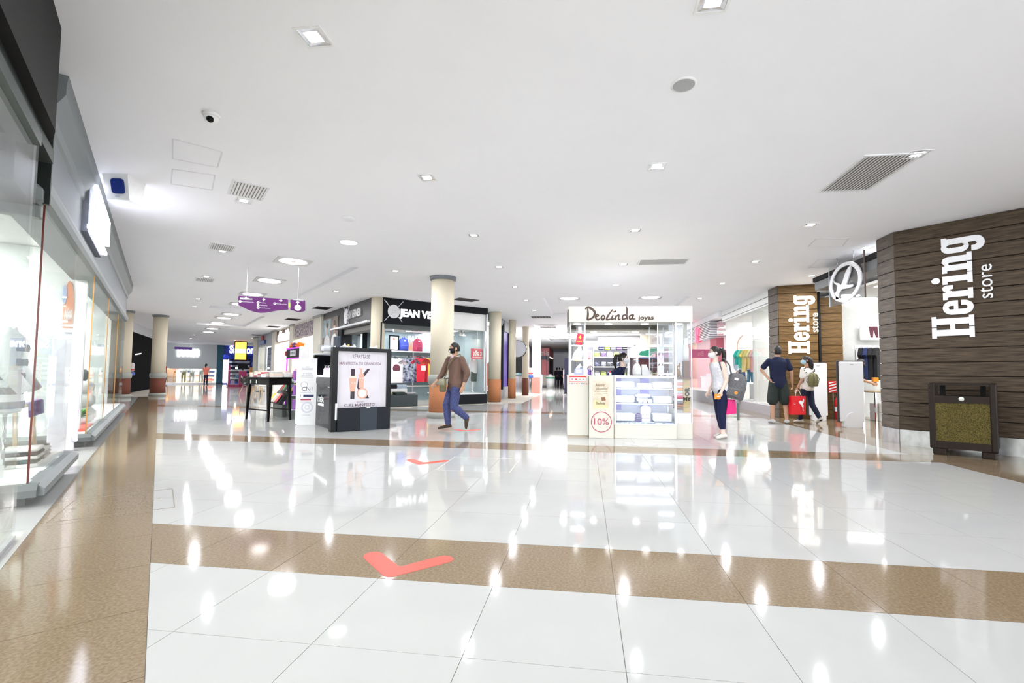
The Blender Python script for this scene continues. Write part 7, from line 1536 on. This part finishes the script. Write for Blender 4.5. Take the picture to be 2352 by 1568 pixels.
for n in range(5):
    x = -.85 + .12 * n; t = T(BL, 'pump_bottle', 'violet and white bottle right on the lit shelf, %s from the left' % rows[n], 'bottle', 'right hand bottles on the lit shelf', x, .14, 1.031); c = (WHITE, M('pale_blue_bottle', (.62, .72, .85), .3), M('lilac_bottle', (.62, .52, .82), .3), M('violet_bottle', (.42, .28, .62), .3), M('pink_bottle', (.85, .55, .68), .3))[n]; O('bottle', B().lathe([(.034, 0), (.036, .02), (.034, .12), (.014, .145)], n=14), c, t); O('cap', B().cyl(0, 0, .145, .175, .013, n=10), c, t)
for n in range(2):
    t = T(BL, 'perfume_box', 'coral pink box on the small upper shelf of the black counter, %s' % ('left', 'right')[n], 'box', 'coral boxes', -.48 + .16 * n, .24, 1.216); O('box', B().bev(-.06, .06, -.05, .05, 0, .13 + .05 * n, .006), M('coral_box', (.90, .42, .38), .4), t); O('neck', B().cyl(0, 0, .13 + .05 * n, .20 + .02 * n, .02, n=10), M('coral_pale', (.92, .62, .56), .4), t)
t = T(BL, 'till_screen', 'dark upright screen on top of the black beauty counter', 'screen', x=-1.15, y=.3, z=1.491); O('screen', B().bev(-.18, .18, 0, .04, .04, .36, .008), M('screen_navy', (.02, .04, .07), .3), t); O('foot', B().bev(-.2, .16, -.1, .12, 0, .035, .006), BLACK, t); O('stem', B().box(-.03, .03, .0, .03, .03, .06), BLACK, t)
TP = [(-.85, 'clear', .14), (-.62, 'white', .10), (-.42, 'lilac', .12), (-.2, 'white', .16)]
for n, (x, c, h) in enumerate(TP):
    t = T(BL, 'pump_bottle', '%s bottle on top of the black counter, %s from the screen' % (c, rows[n]), 'bottle', 'bottles on top of the counter', x, .2, 1.491); m_ = {'clear': M('clear_bottle', (.72, .74, .76), .15), 'white': WHITE, 'lilac': M('lilac_bottle', (.62, .52, .82), .3)}[c]; O('bottle', B().lathe([(.045, 0), (.048, .02), (.045, h * .7), (.018, h * .85)], n=14), m_, t); O('cap', B().cyl(0, 0, h * .85, h, .016, n=10), WHITE, t)
for n, (x, k) in enumerate(((.25, 1), (.36, 0), (.78, 1))):
    t = T(BK, 'hair_product', ('white jar with yellow cap on top of the poster frame', 'pale tube lying on top of the poster frame', 'white dish at the right on top of the poster frame')[n], 'jar', None, x - .1, .07, 1.561); O('jar', B().bev(-.08, .08, -.03, .03, 0, .035, .012), WHITE, t); O('cap', B().cyl(.05, 0, .035, .06, .02, n=10), M('cap_yellow', (.85, .6, .15), .4) if n == 0 else WHITE, t)
t = T(BK, 'acrylic_bin', 'clear bottles in an acrylic box behind the poster frame', 'box', x=-.12, y=.4, z=1.485); O('acrylic', B().bev(-.12, .12, -.1, .1, .006, .13, .005), GL('acrylic_clear', (.9, .92, .95), .1), t); O('contents', B().bev(-.08, .08, -.06, .06, .008, .10, .02), WHITE, t)
# white floor display with print
WB = Fr(-5.92, 9.17, 22)
t = T(WB, 'cardboard_display', 'tall white cardboard cosmetics display with product print, left of the black counter', 'display')
O('body', B().bev(-.02, .33, 0, .30, .02, 1.32, .004), M('card_white', (.83, .83, .84), .4), t); O('front_sheet', B().box(-.0, .36, -.012, 0, .0, 1.385), M('card_print', (.84, .84, .86), .35), t)
O('side_wall', B().box(-.035, -.02, 0, .32, 0, 1.36), M('card_white', (.83, .83, .84), .4), t)
for k in range(3): O('side_ledge', B().box(-.12, -.035, .02, .22, .30 + .30 * k, .315 + .30 * k), M('ledge_lilac', (.60, .52, .72), .5), t); O('side_pack', B().bev(-.11, -.05, .04, .16, .316 + .30 * k, .52 + .30 * k, .01), M('pack_purple', (.24, .08, .34), .4), t)
IL = M('ink_grey_pale', (.42, .42, .46), .5); ID = M('ink_grey_dark', (.12, .12, .14), .5)
for wd, z, s_, ft, mt in (('NUEVO', 1.20, .03, .08, IL), ('REVITALIFT', 1.165, .045, .22, IL), ('EL PODER', 1.06, .035, .17, IL), ('RELLENADOR', 1.02, .035, .22, IL), ('CN1', .74, .12, .20, ID), ("L'ORÉAL", .20, .035, .17, IL)): text(t, 'printed_word', wd, s_, .18, -.0135, z, mt, .0008, fit=ft)
flat(t, 'printed_ring', [ell(.12, .83, .065, n=28), ell(.12, .83, .060, n=28)], -.012, ID, .001); flat(t, 'printed_ring', [ell(.29, 1.33, .032, n=20), ell(.29, 1.33, .029, n=20)], -.012, IL, .001)
for z, x0, x1 in ((1.14, .05, .29), (.985, .05, .30), (.67, .05, .27), (.47, .05, .28)): O('printed_rule', B().box(x0, x1, -.0135, -.0122, z, z + .006), IL, t)
O('printed_block', B().box(.11, .31, -.0135, -.0122, .575, .625), M('print_navy', (.02, .03, .10), .4), t); O('printed_bar', B().box(.05, .06, -.0135, -.0122, .57, .63), ID, t); O('printed_strip', B().box(.06, .26, -.0135, -.0122, .51, .535), M('print_crimson', (.40, .02, .06), .4), t)
flat(t, 'printed_jar', [ell(.19, .36, .115, n=28), ell(.19, .36, .085, n=28)], -.012, M('print_jar', (.62, .64, .72), .4), .001); flat(t, 'printed_jar', [ell(.19, .365, .05, n=24), ell(.19, .365, .035, n=20)], -.012, M('print_jar', (.62, .64, .72), .4), .001)
# magazine kiosk: gantry, racks, table
GN = Fr(-6.75, 10.35, -40)
t = T(GN, 'magazine_kiosk', 'dark magazine kiosk with a purple edged gantry sign', 'kiosk')
GB = M('gantry_black', (.01, .007, .016), .4, spec=.2); GP = EM('gantry_purple', (.42, .03, .62), 1.0)
O('sign_box', B().box(-.75, .25, 0, .15, 1.42, 1.66), GB, t); O('purple_edge', B().box(-.76, .26, -.012, 0, 1.645, 1.675), GP, t); O('purple_edge', B().box(-.76, .26, -.012, 0, 1.405, 1.43), GP, t); O('name_plate', B().box(-.45, -.05, -.010, -.0005, 1.475, 1.605), M('plate_silver', (.62, .62, .66), .3), t); text(t, 'plate_word', 'REVISTAS', .09, -.25, -.012, 1.54, ID, .001, fit=.34)
O('white_end', B().bev(.26, .40, -.02, .16, 1.2, 1.68, .006), WHITE, t); O('post', B().box(-.76, -.735, 0, .03, 0, 1.42), GP, t); O('post', B().box(.26, .36, .0, .1, 0, 1.2), BLACK_MATT, t); O('back_panel', B().box(-.72, .26, .5, .55, 0, 1.42), BLACK_MATT, t); O('lower_cabinet', B().bev(-.72, .26, .0, .5, .0, .45, .01), M('cabinet_dark', (.10, .11, .105), .4), t)
O('wire_rack', B().prism([(.02, .46), (-.12, .62), (.38, 1.40), (.48, 1.40)], -.70, .22, 'x'), M('rack_dark', (.05, .05, .055), .5), t)
MC = [('yellow', (.80, .55, .05)), ('red', (.60, .06, .08)), ('white', (.72, .72, .70)), ('pink', (.82, .32, .45)), ('green', (.12, .38, .16)), ('blue', (.08, .16, .42)), ('beige', (.62, .50, .38)), ('black', (.03, .03, .035))]
n = 0
for k in range(4):
    for i in range(6):
        cn, c = MC[(i * 3 + k * 5 + 1) % 8]; u = k / 4
        t = T(GN, 'magazine', '%s magazine on the sloping rack, %s row up, %s from the left' % (cn, rows[k], rows[i]), 'magazine', 'magazines on the sloping rack', -.62 + .15 * i, -.13 + .48 * u, .64 + .78 * u * .95)
        o = O('cover', B().box(-.065, .065, -.012, -.002, 0, .19), M('mag_' + cn, c, .4, scale=30, var=.3), t); o.rotation_euler = (radians(-30), 0, 0); o = O('cover_title', B().box(-.05, .05, -.0135, -.0122, .15, .175), WHITE if cn != 'white' else RED, t); o.rotation_euler = (radians(-30), 0, 0); n += 1
OC = (('orange', (.90, .25, .02)), ('plum', (.14, .05, .14)))
for n in range(9):
    cn, c = OC[0 if n in (0, 1, 5, 6, 7, 8) else 1]; t = T(GN, 'soft_toy', 'fluffy %s bundle on top of the purple edged gantry, %s from the left' % (cn, (rows + ['eighth', 'ninth'])[n]), 'toy', 'fluffy bundles on the gantry', -.68 + .105 * n, .08, 1.662); b = B()
    for q in range(14): a = rnd.uniform(0, 2 * pi); e = rnd.uniform(.1, 1.3); b.tube([(0, 0, .04), (.09 * cos(a) * cos(e), .07 * sin(a) * cos(e), .04 + .11 * sin(e))], [.02, .004], 5)
    O('tuft', b, fabric('tuft_' + cn, c), t); O('core', B().ball((0, 0, .035), .035, n=10, k=6), fabric('tuft_' + cn, c), t)
t = T(GN, 'red_ball', 'round red ball at the left end of the gantry', 'ball', x=-.83, y=.05, z=1.55); O('ball', B().ball((0, 0, 0), .075, n=14, k=10), M('ball_red', (.35, .03, .05), .4), t); O('hook', B().bar((0, 0, 0), (.09, .0, .0), .015), STEEL, t)
t = T(GN, 'lower_rack', 'low sloping rack of yellow and white magazines beneath the book table', 'rack', x=-.95, y=-.1); O('rack', B().prism([(0, .30), (-.1, .32), (.22, .75), (.3, .75)], -.45, .35, 'x'), M('rack_dark', (.05, .05, .055), .5), t); O('foot', B().bev(-.45, .35, .0, .3, 0, .30, .01), M('cabinet_dark', (.10, .11, .105), .4), t)
for n in range(4):
    cn, c = MC[(0, 2, 6, 1)[n]]; t = T(GN, 'magazine', '%s magazine on the low rack under the book table, %s from the left' % (cn, rows[n]), 'magazine', 'magazines on the low rack', -1.3 + .18 * n, -.21, .35); o = O('cover', B().box(-.08, .08, -.012, -.002, 0, .25), M('mag_' + cn, c, .4, scale=30, var=.3), t); o.rotation_euler = (radians(-36), 0, 0); o = O('cover_title', B().box(-.06, .06, -.0135, -.0122, .2, .235), ID, t); o.rotation_euler = (radians(-36), 0, 0)
BT = Fr(-7.22, 10.08, -26)
t = T(BT, 'book_table', 'tall black narrow legged table carrying stacks of books', 'table')
TBK = M('table_black', (.006, .005, .005), .3, spec=.15); O('apron', B().bev(-.48, .48, -.26, .26, .80, .94, .01), TBK, t); O('tabletop', B().bev(-.51, .51, -.29, .29, .94, .97, .008), TBK, t)
for sx in (-1, 1):
    for sy in (-1, 1): O('leg', B().loft([[V((sx * (.44 + o_) + r_ * a, sy * (.22 + o_) + r_ * c, z)) for a, c in ((-1, -1), (1, -1), (1, 1), (-1, 1))] for z, r_, o_ in ((.80, .032, 0), (0, .018, .03))], False), TBK, t)
for sy in (-1, 1): O('stretcher', B().box(-.45, .45, sy * .235 - .012, sy * .235 + .012, .22, .25), TBK, t)
for x in (-.30, -.05): O('drawer_knob', B().bev(x - .02, x + .02, -.272, -.26, .83, .91, .006), M('knob_pale', (.55, .62, .58), .4), t)
bk = 0
for i in range(6):
    z = .971
    for k in range((3, 4, 3, 4, 3, 4)[i]):
        cn, c = (('white', (.78, .76, .72)), ('cream', (.74, .66, .54)), ('red', (.50, .05, .07)), ('blush', (.80, .62, .56)), ('grey', (.5, .5, .5)))[(i * 2 + k * 3) % 5]; h = rnd.uniform(.025, .04)
        t = T(BT, 'book', '%s covered book in the %s stack on the black table, %s from its bottom' % (cn, rows[i], rows[k]), 'book', 'books stacked on the black table', -.42 + .165 * i, -.08 + rnd.uniform(-.01, .01), z); O('cover', B().box(-.075, .075, -.11, .11, 0, h), M('book_' + cn, c, .5), t); O('pages', B().box(-.0765, .07, -.105, .1115, .004, h - .004), M('book_pages', (.82, .80, .74), .8), t); z += h + .0005
t = T(BT, 'label_card', 'small white label card on the front edge of the book table', 'sign', x=.26, y=-.275, z=.972); O('card', B().box(-.10, .10, 0, .004, 0, .07), WHITE, t); text(t, 'word', 'REVISTAS', .03, 0, -.0015, .035, INK, .0006, fit=.14)
t = T(BT, 'book_box', 'white tray box of books at the right of the black table', 'box', x=.30, y=.16, z=.971); O('tray', B().bev(-.18, .18, -.08, .1, 0, .10, .006), WHITE, t); O('books', B().box(-.16, .16, -.06, .08, .101, .14), M('book_blush', (.80, .62, .56), .5), t)
t = T(GN, 'green_picture', 'green topped framed picture standing behind the books', 'picture', x=-1.05, y=.55); O('frame', B().box(-.16, .16, 0, .03, 1.08, 1.62), M('pic_frame', (.25, .20, .15), .5), t); O('green_top', B().box(-.16, .16, -.012, 0, 1.50, 1.63), M('pic_green', (.02, .25, .10), .5), t); O('print', B().box(-.13, .13, -.008, -.0005, 1.12, 1.48), M('pic_print', (.42, .28, .18), .5, scale=8, var=.7), t); O('stand_leg', B().box(-.03, .03, .03, .06, 0, 1.1), BLACK_MATT, t)
# ------------------------------------------------------------------ people
DENIM = fabric('denim', (.05, .062, .16), scale=40, var=.35); KNITB = fabric('brown_knit', (.145, .085, .065), scale=150, var=.22, bump=.3)
SHOE_D = fabric('shoe_brown', (.045, .033, .022), scale=60, var=.5); SHOE_W = fabric('shoe_white', (.62, .60, .57)); SHOE_G = fabric('shoe_grey', (.50, .49, .48))
MASKB = fabric('mask_black', (.015, .014, .014)); MASKW = fabric('mask_white', (.82, .82, .85)); MASKL = fabric('mask_blue', (.45, .66, .80))
def face_to(dx, dy): return atan2(dx, -dy)
# walking man: strides to the left of the picture, upper body half turned to the viewer
p = at_z(1043, 988); MX, MY = p.x, p.y
R_, P_, H_ = person('man in a brown knitted jumper and blue joggers, black mask, striding past the column', (MX, MY, 0), radians(-62),
    dict(pelvis=V((0, .02, .89)), neck=V((0, -.0, 1.42)), hunch=.015, yaw=radians(28), hy=radians(2), hp=radians(6), sl=V((.168, .085, 1.37)), sr=V((-.165, -.085, 1.37)),
         el=V((.23, .19, 1.11)), wl=V((.23, .11, .86)), er=V((-.23, -.19, 1.10)), wr=V((-.19, -.34, .92)),
         hl=V((.085, .01, .88)), hr=V((-.085, -.01, .88)), kr=V((-.10, -.13, .49)), ar=V((-.09, -.10, .085)), tr=V((-.12, -.29, .028)), kl=V((.09, -.03, .46)), al=V((.09, .25, .22)), tl=V((.09, .22, .03))),
    skin=SKIN_M, hgt=1.74, fat=1.04, top=KNITB, sleeve=.80, legs=DENIM, leg_len=.94, shoes=SHOE_D, hair='crop', kind_mask=MASKB, grow=.018, lgrow=.022, hem_z=-.10, belly=.12, hand_curl=.45, thick=1.12)
b = B(); q = [H_(-.015, -.117, -.035), H_(.040, -.113, -.035), H_(.045, -.112, -.078), H_(-.010, -.117, -.078)]; b._add([v + HRn for v in q for HRn in (V((0, 0, 0)),)], [(0, 1, 2, 3)])
b._add([H_(-.012, -.120, -.04), H_(.014, -.1185, -.04), H_(.016, -.1185, -.075), H_(-.01, -.120, -.075)], [(0, 1, 2, 3)]); 
O('mask_print', B()._add([H_(.0, -.124, -.028), H_(.028, -.121, -.030), H_(.030, -.120, -.070), H_(.002, -.123, -.068)], [(0, 1, 2, 3)]), M('mask_yellow', (.80, .62, .10), .7), R_); O('mask_print', B()._add([H_(.028, -.121, -.030), H_(.052, -.110, -.032), H_(.054, -.109, -.072), H_(.030, -.120, -.070)], [(0, 1, 2, 3)]), WHITE, R_)
O('undershirt', B().loft([[P_['neck'] + V((.075 * cos(a), -.03 + .07 * sin(a), z)) for a in [2 * pi * i / 14 for i in range(14)]] for z in (-.04, .0, .03)]), fabric('pinkish', (.62, .42, .46)), R_)
# shoulder bag of the walking man: strap across the chest, pouch at his right hip
k = 1.74 / 1.75
t = thing('shoulder_bag', 'olive canvas shoulder bag worn by the walking man at his front hip', 'bag', (MX, MY, 0), radians(-40)); OL = fabric('olive_canvas', (.15, .13, .075))
O('strap', B().tube([(.15, -.0, 1.46), (.12, -.10, 1.42), (.03, -.175, 1.25), (-.0, -.19, 1.10), (-.04, -.22, .98)], .011, 6), OL, t); O('strap', B().tube([(.15, .0, 1.46), (.10, .12, 1.36), (-.1, .16, 1.15), (-.22, .0, 1.0), (-.14, -.2, .97)], .011, 6), OL, t)
O('pouch', B().loft([[V((-.06 + .10 * w_ * cos(a), -.235 + .05 * sin(a), z)) for a in [2 * pi * i / 14 for i in range(14)]] for z, w_ in ((.74, .6), (.76, .95), (.88, 1.0), (.97, .85), (.99, .5))]), OL, t); O('flap', B().loft([[V((-.06 + .092 * cos(a), -.262 + .028 * sin(a), z)) for a in [2 * pi * i / 12 for i in range(12)]] for z in (.87, .93, .985)]), fabric('olive_pale', (.32, .30, .22)), t)
# woman by the kiosk with a backpack
p = at_z(1655, 1006); WX, WY = p.x, p.y
GB_ = fabric('grey_backpack', (.14, .14, .15), scale=60, var=.25)
WT = fabric('white_blouse', (.70, .71, .76), scale=30, var=.12); NAVYT = fabric('navy_slim', (.008, .012, .05))
R_, P_, H_ = person('woman in a white sleeveless top and navy trousers with a grey backpack, beside the kiosk', (WX, WY, 0), radians(-72),
    dict(pelvis=V((0, .02, .92)), neck=V((0, -.085, 1.415)), hunch=.035, hy=radians(-14), hp=radians(4), sl=V((.165, -.05, 1.36)), sr=V((-.165, -.06, 1.36)),
         el=V((.19, .01, 1.07)), wl=V((.18, -.09, .86)), er=V((-.19, .02, 1.07)), wr=V((-.17, -.12, .86)), kl=V((.08, -.02, .49)), kr=V((-.085, .03, .49)), al=V((.085, .0, .075)), ar=V((-.09, .10, .075))),
    skin=SKIN_P, hgt=1.66, fat=.98, top=WT, sleeve=0, legs=NAVYT, leg_len=.86, shoes=fabric('flat_shoe', (.70, .66, .62)), hair='pony', kind_mask=MASKW, grow=.022, lgrow=.012, hem_z=-.10, belly=.1, legfat=1.05)
O('bag_strap', B().tube([(.16, .12, 1.12), (.165, .08, 1.28), (.155, -.02, 1.40), (.16, -.11, 1.33), (.165, -.06, 1.18), (.17, .06, 1.02)], .014, 7), GB_, R_)
O('spectacles', B().tube([H_(-.075, -.02, .02), H_(-.05, -.092, .018), H_(-.02, -.104, .014), H_(.02, -.104, .014), H_(.05, -.092, .018), H_(.075, -.02, .02)], .0032, 6), BLACK, R_)
O('hair_tie', B().ball(H_(0, .125, .055), .03, n=10, k=6), fabric('scrunchie', (.62, .68, .85)), R_)
c = Fr(WX, WY, -72)
t = backpack(c, .12, .155, .70, 1.0, GB_, 'grey backpack hanging low on the back of the woman beside the kiosk')
O('badge', B().lathe([(.001, -.002), (.028, -.001), (.028, .004)], n=14), M('badge_orange', (.85, .30, .05), .4), t, (.05, -.145, .12)).rotation_euler = (radians(90), 0, 0)
t.rotation_euler = (0, radians(14), radians(-72) + radians(50))
t = T(c, 'orange_wallet', 'small orange wallet in the hand of the woman with the backpack', 'wallet', x=.17, y=-.15, z=.735); O('wallet', B().bev(-.012, .012, -.06, .05, -.045, .045, .005), M('wallet_orange', (.75, .30, .03), .5), t); O('clasp', B().box(.0121, .014, -.02, .02, -.01, .01), STEEL, t)
t = T(c, 'pink_bag', 'hot pink shopping bag hanging behind the knee of the woman with the backpack', 'bag', x=.10, y=.13, z=.42); O('bag', B().prism([(-.10, 0), (.10, .02), (.08, .26), (-.06, .26)], -.03, .03, 'x'), M('hot_pink', (.80, .02, .22), .4), t); O('handle', B().tube([(0, -.04, .26), (0, -.02, .42), (0, .05, .42), (0, .06, .26)], .006, 5), M('hot_pink', (.80, .02, .22), .4), t); O('dark_strap', B().bev(.03, .05, .1, .15, -.1, .2, .01), fabric('grey_green', (.12, .15, .14)), t)
# couple before the shop window
p = at_z(1789, 972); CXM, CYM = p.x, p.y
R_, P_, H_ = person('man in a navy polo shirt and dark shorts seen from behind, hand on hip', (CXM, CYM, 0), radians(172),
    dict(neck=V((0, .01, 1.47)), hy=radians(10), el=V((.34, -.02, 1.20)), wl=V((.20, .06, 1.0)), er=V((-.27, .03, 1.15)), wr=V((-.30, -.05, .90)), al=V((.13, .02, .075)), ar=V((-.16, .02, .075)), kl=V((.12, 0, .49)), kr=V((-.14, -.01, .49)), tl=None), skin=SKIN_M, hgt=1.80, fat=.98,
    top=fabric('navy_polo', (.006, .010, .038)), sleeve=.34, legs=fabric('black_shorts', (.018, .026, .022)), leg_len=.46, shoes=SHOE_G, hair='short', grow=.02, lgrow=.03, hem_z=-.08, thick=1.0)
O('collar', B().loft([[P_['neck'] + V(((.078 + g) * cos(a), (.07 + g) * sin(a), z)) for a in [2 * pi * i / 16 for i in range(16)]] for z, g in ((-.03, .01), (.03, -.004), (.035, -.01))]), fabric('navy_polo', (.006, .010, .038)), R_)
p = at_z(1856, 972); CXW, CYW = p.x, p.y
DOT = M('dotted_cloth', (.80, .77, .72), .8, scale=26, var=.02, rgb2=(.80, .77, .72))
R_, P_, H_ = person('woman in a dotted white blouse and dark jeans walking beside the man in shorts', (CXW, CYW, 0), radians(215),
    dict(neck=V((0, .0, 1.42)), hy=radians(42), sl=V((.165, 0, 1.36)), sr=V((-.165, 0, 1.36)), el=V((.20, .0, 1.10)), wl=V((.22, -.12, .88)), er=V((-.2, .03, 1.1)), wr=V((-.15, -.15, .95)), kl=V((.08, -.10, .50)), al=V((.09, -.14, .075)), kr=V((-.08, .06, .48)), ar=V((-.09, .26, .12)), tr=V((-.10, .16, .01))), skin=SKIN_M, hgt=1.62, fat=1.0,
    top=DOT, sleeve=.36, legs=fabric('dark_jeans', (.012, .018, .045)), leg_len=1.0, shoes=SHOE_W, hair='long', kind_mask=MASKL, grow=.02, lgrow=.012, hem_z=-.05)
b = B()
for i in range(110):
    a = rnd.uniform(0, 2 * pi); z = rnd.uniform(.95, 1.32); tt = (z - .86) / .5; rx, ry = .175 + .012 * sin(tt * 3), .14
    q = V((0, 0, z)) + V((rx * cos(a) * 1.01, ry * sin(a) * 1.02, 0)); nrm = V((cos(a) / rx, sin(a) / ry, 0)).normalized(); b.ball(q, .011, .011, .011, n=6, k=4)
O('dots', b, M('dot_ink', (.04, .03, .03), .7), R_, kind='stuff')
c = Fr(CXW, CYW, 215)
t = backpack(c, .05, .17, .86, .70, fabric('olive_pack', (.17, .155, .07)), 'small olive backpack worn by the woman in the dotted blouse'); O('shoulder_strap', B().tube([(-.12, -.05, .2), (-.11, -.12, .52), (-.12, -.25, .50), (-.12, -.32, .2), (-.09, -.05, .03)], .011, 6), M('strap_brown', (.12, .06, .035), .5), t)
pb = at_z(1823, 962); t = thing('paper_bag', 'red paper shopping bag with a white leaping cat mark between the couple', 'bag', (CXM + .36, CYM - .10, .22), radians(12))
BR = M('bag_red2', (.72, .01, .02), .4); O('bag', B().loft([[V((x * sx, y * sx, z)) for x, y in ((-.17, -.06), (.17, -.06), (.17, .06), (-.17, .06))] for z, sx in ((0, .96), (.42, 1.04))], False), BR, t)
O('handle', B().tube([(-.07, -.055, .42), (-.03, -.03, .56), (.03, -.03, .56), (.07, -.055, .42)], .006, 6), WHITE, t)
flat(t, 'leaping_mark', [[(.0, .30), (.05, .33), (.075, .30), (.10, .33), (.115, .37), (.125, .33), (.115, .28), (.10, .25), (.11, .20), (.10, .12), (.12, .09), (.09, .09), (.085, .16), (.06, .21), (.03, .245), (-.0, .27)]], -.068, WHITE, .002); text(t, 'small_word', '11', .06, -.10, -.0695, .25, WHITE, .001, turn=pi / 2)
# seller in the jewellery kiosk
q = DK.w(1.0, 1.05)
person('seller with a dark ponytail and white mask leaning over the jewellery kiosk counter', q, DK.rz + radians(78), dict(pelvis=V((0, .22, .88)), neck=V((0, -.10, 1.27)), hunch=.05, hp=radians(2), sl=V((.17, -.07, 1.21)), sr=V((-.17, -.07, 1.21)), el=V((.25, -.03, .98)), er=V((-.27, .12, 1.05)), wl=V((.18, -.25, .98)), wr=V((-.2, -.12, .96)), hl=V((.085, .22, .86)), hr=V((-.085, .22, .86)), kl=V((.09, .10, .48)), kr=V((-.09, .10, .48)), al=V((.1, .15, .075)), ar=V((-.1, .15, .075))), skin=SKIN_P, hgt=1.72, top=fabric('navy_jumper', (.008, .012, .055)), sleeve=.9, legs=CLOTH_K, leg_len=1, shoes=SHOE_D, hair='pony', kind_mask=MASKW, grow=.02)
# person in black behind the right gate
p = at_z(1992, 968); q0 = (p.x - .17, p.y + .1, 0)
R_, P_, H_ = person('person in black clothes holding an orange folder inside the shop entrance', q0, radians(70), dict(neck=V((0, -.09, 1.36)), pelvis=V((0, .1, .88)), hunch=.05, hp=radians(20), sl=V((.16, -.08, 1.3)), sr=V((-.16, -.08, 1.3)), el=V((.22, -.12, 1.08)), wl=V((.12, -.34, 1.02)), er=V((-.22, -.12, 1.08)), wr=V((-.14, -.33, 1.0)), kl=V((.09, .0, .48)), al=V((.1, .05, .075)), kr=V((-.09, .12, .47)), ar=V((-.1, .30, .09))), skin=SKIN_M, hgt=1.64, top=CLOTH_K, sleeve=.35, legs=CLOTH_K, leg_len=.95, shoes=fabric('shoe_black', (.015, .012, .012)), hair='long', kind_mask=MASKB)
fc = Fr(q0[0], q0[1], 70); t = T(fc, 'orange_folder', 'bright orange folder held by the person in black', 'folder', x=.0, y=-.38, z=.98); O('folder', B().bev(-.13, .13, -.05, .05, 0, .10, .006), M('folder_orange', (.90, .30, .02), .4), t); O('clip', B().box(-.03, .03, -.054, -.05, .03, .07), STEEL, t)
# far shoppers
p = at_z(472, 884); person('distant woman in a coral top and dark trousers before the menswear shop', p, radians(200), dict(wl=V((.1, -.3, 1.1)), el=V((.22, -.05, 1.1))), hgt=1.66, top=fabric('coral_top', (.80, .22, .16)), sleeve=.3, legs=fabric('dark_trouser', (.02, .025, .06)), leg_len=1, shoes=SHOE_D, hair='pony', voxel=.025, face=False, fingers=False, skin=SKIN_L)
p = at_z(377, 886); person('distant person in a red top half hidden behind the rust red column', p, radians(160), None, hgt=1.7, top=fabric('red_top', (.55, .06, .07)), sleeve=.3, legs=fabric('dark_trouser', (.02, .025, .06)), leg_len=1, shoes=SHOE_D, hair='short', voxel=.025, face=False, fingers=False)
for n, (px, py, tc, lc, lb) in enumerate(((1279, 886, (.10, .06, .08), (.02, .02, .04), 'shopper in dark plum, left of the group in the far corridor'), (1285, 887, (.03, .03, .05), (.02, .02, .03), 'shopper in black, middle of the group in the far corridor'), (1291, 885, (.14, .08, .12), (.02, .02, .03), 'shopper in violet grey, right of the group in the far corridor'), (1297, 893, (.78, .66, .72), (.70, .62, .68), 'shopper in pale printed clothes beside the kiosk edge, far corridor'))):
    p = at_z(px, py); person(lb, p, radians(160 + 30 * n), None, hgt=1.68, top=fabric('far%d' % n, tc), sleeve=.6, legs=fabric('farleg%d' % n, lc), leg_len=1, shoes=SHOE_D, hair='short', voxel=.03, face=False, fingers=False, group=None)
# ------------------------------------------------------------------ print and lettering belong to the board that carries them
BOARDS = ('poster_sheet', 'front_sheet', 'poster', 'poster_board', 'board', 'main_board', 'card_notice', 'name_plate', 'plate', 'card', 'panel', 'black_wall', 'wooden_board', 'cover', 'front_board', 'fascia_front')
PRINTS = ('printed_', 'brand_word', 'headline', 'word', 'number', 'script', 'card_logo', 'red_border', 'red_header', 'plate_word', 'paper_border', 'product_line', 'arrow', 'icon_', 'destination', 'stamp', 'letters', 'lettering', 'cover_title', 'trousers_picture', 'stripe')
for o in [o for o in COL.objects if o.get('category')]:
    bd = next((c for c in o.children if c.name.split('.')[0] in BOARDS), None)
    if bd:
        for c in list(o.children):
            if c is not bd and c.name.startswith(PRINTS) and not c.children and c.rotation_euler[:] == bd.rotation_euler[:] and c.location.length == 0 and bd.location.length == 0: c.parent = bd
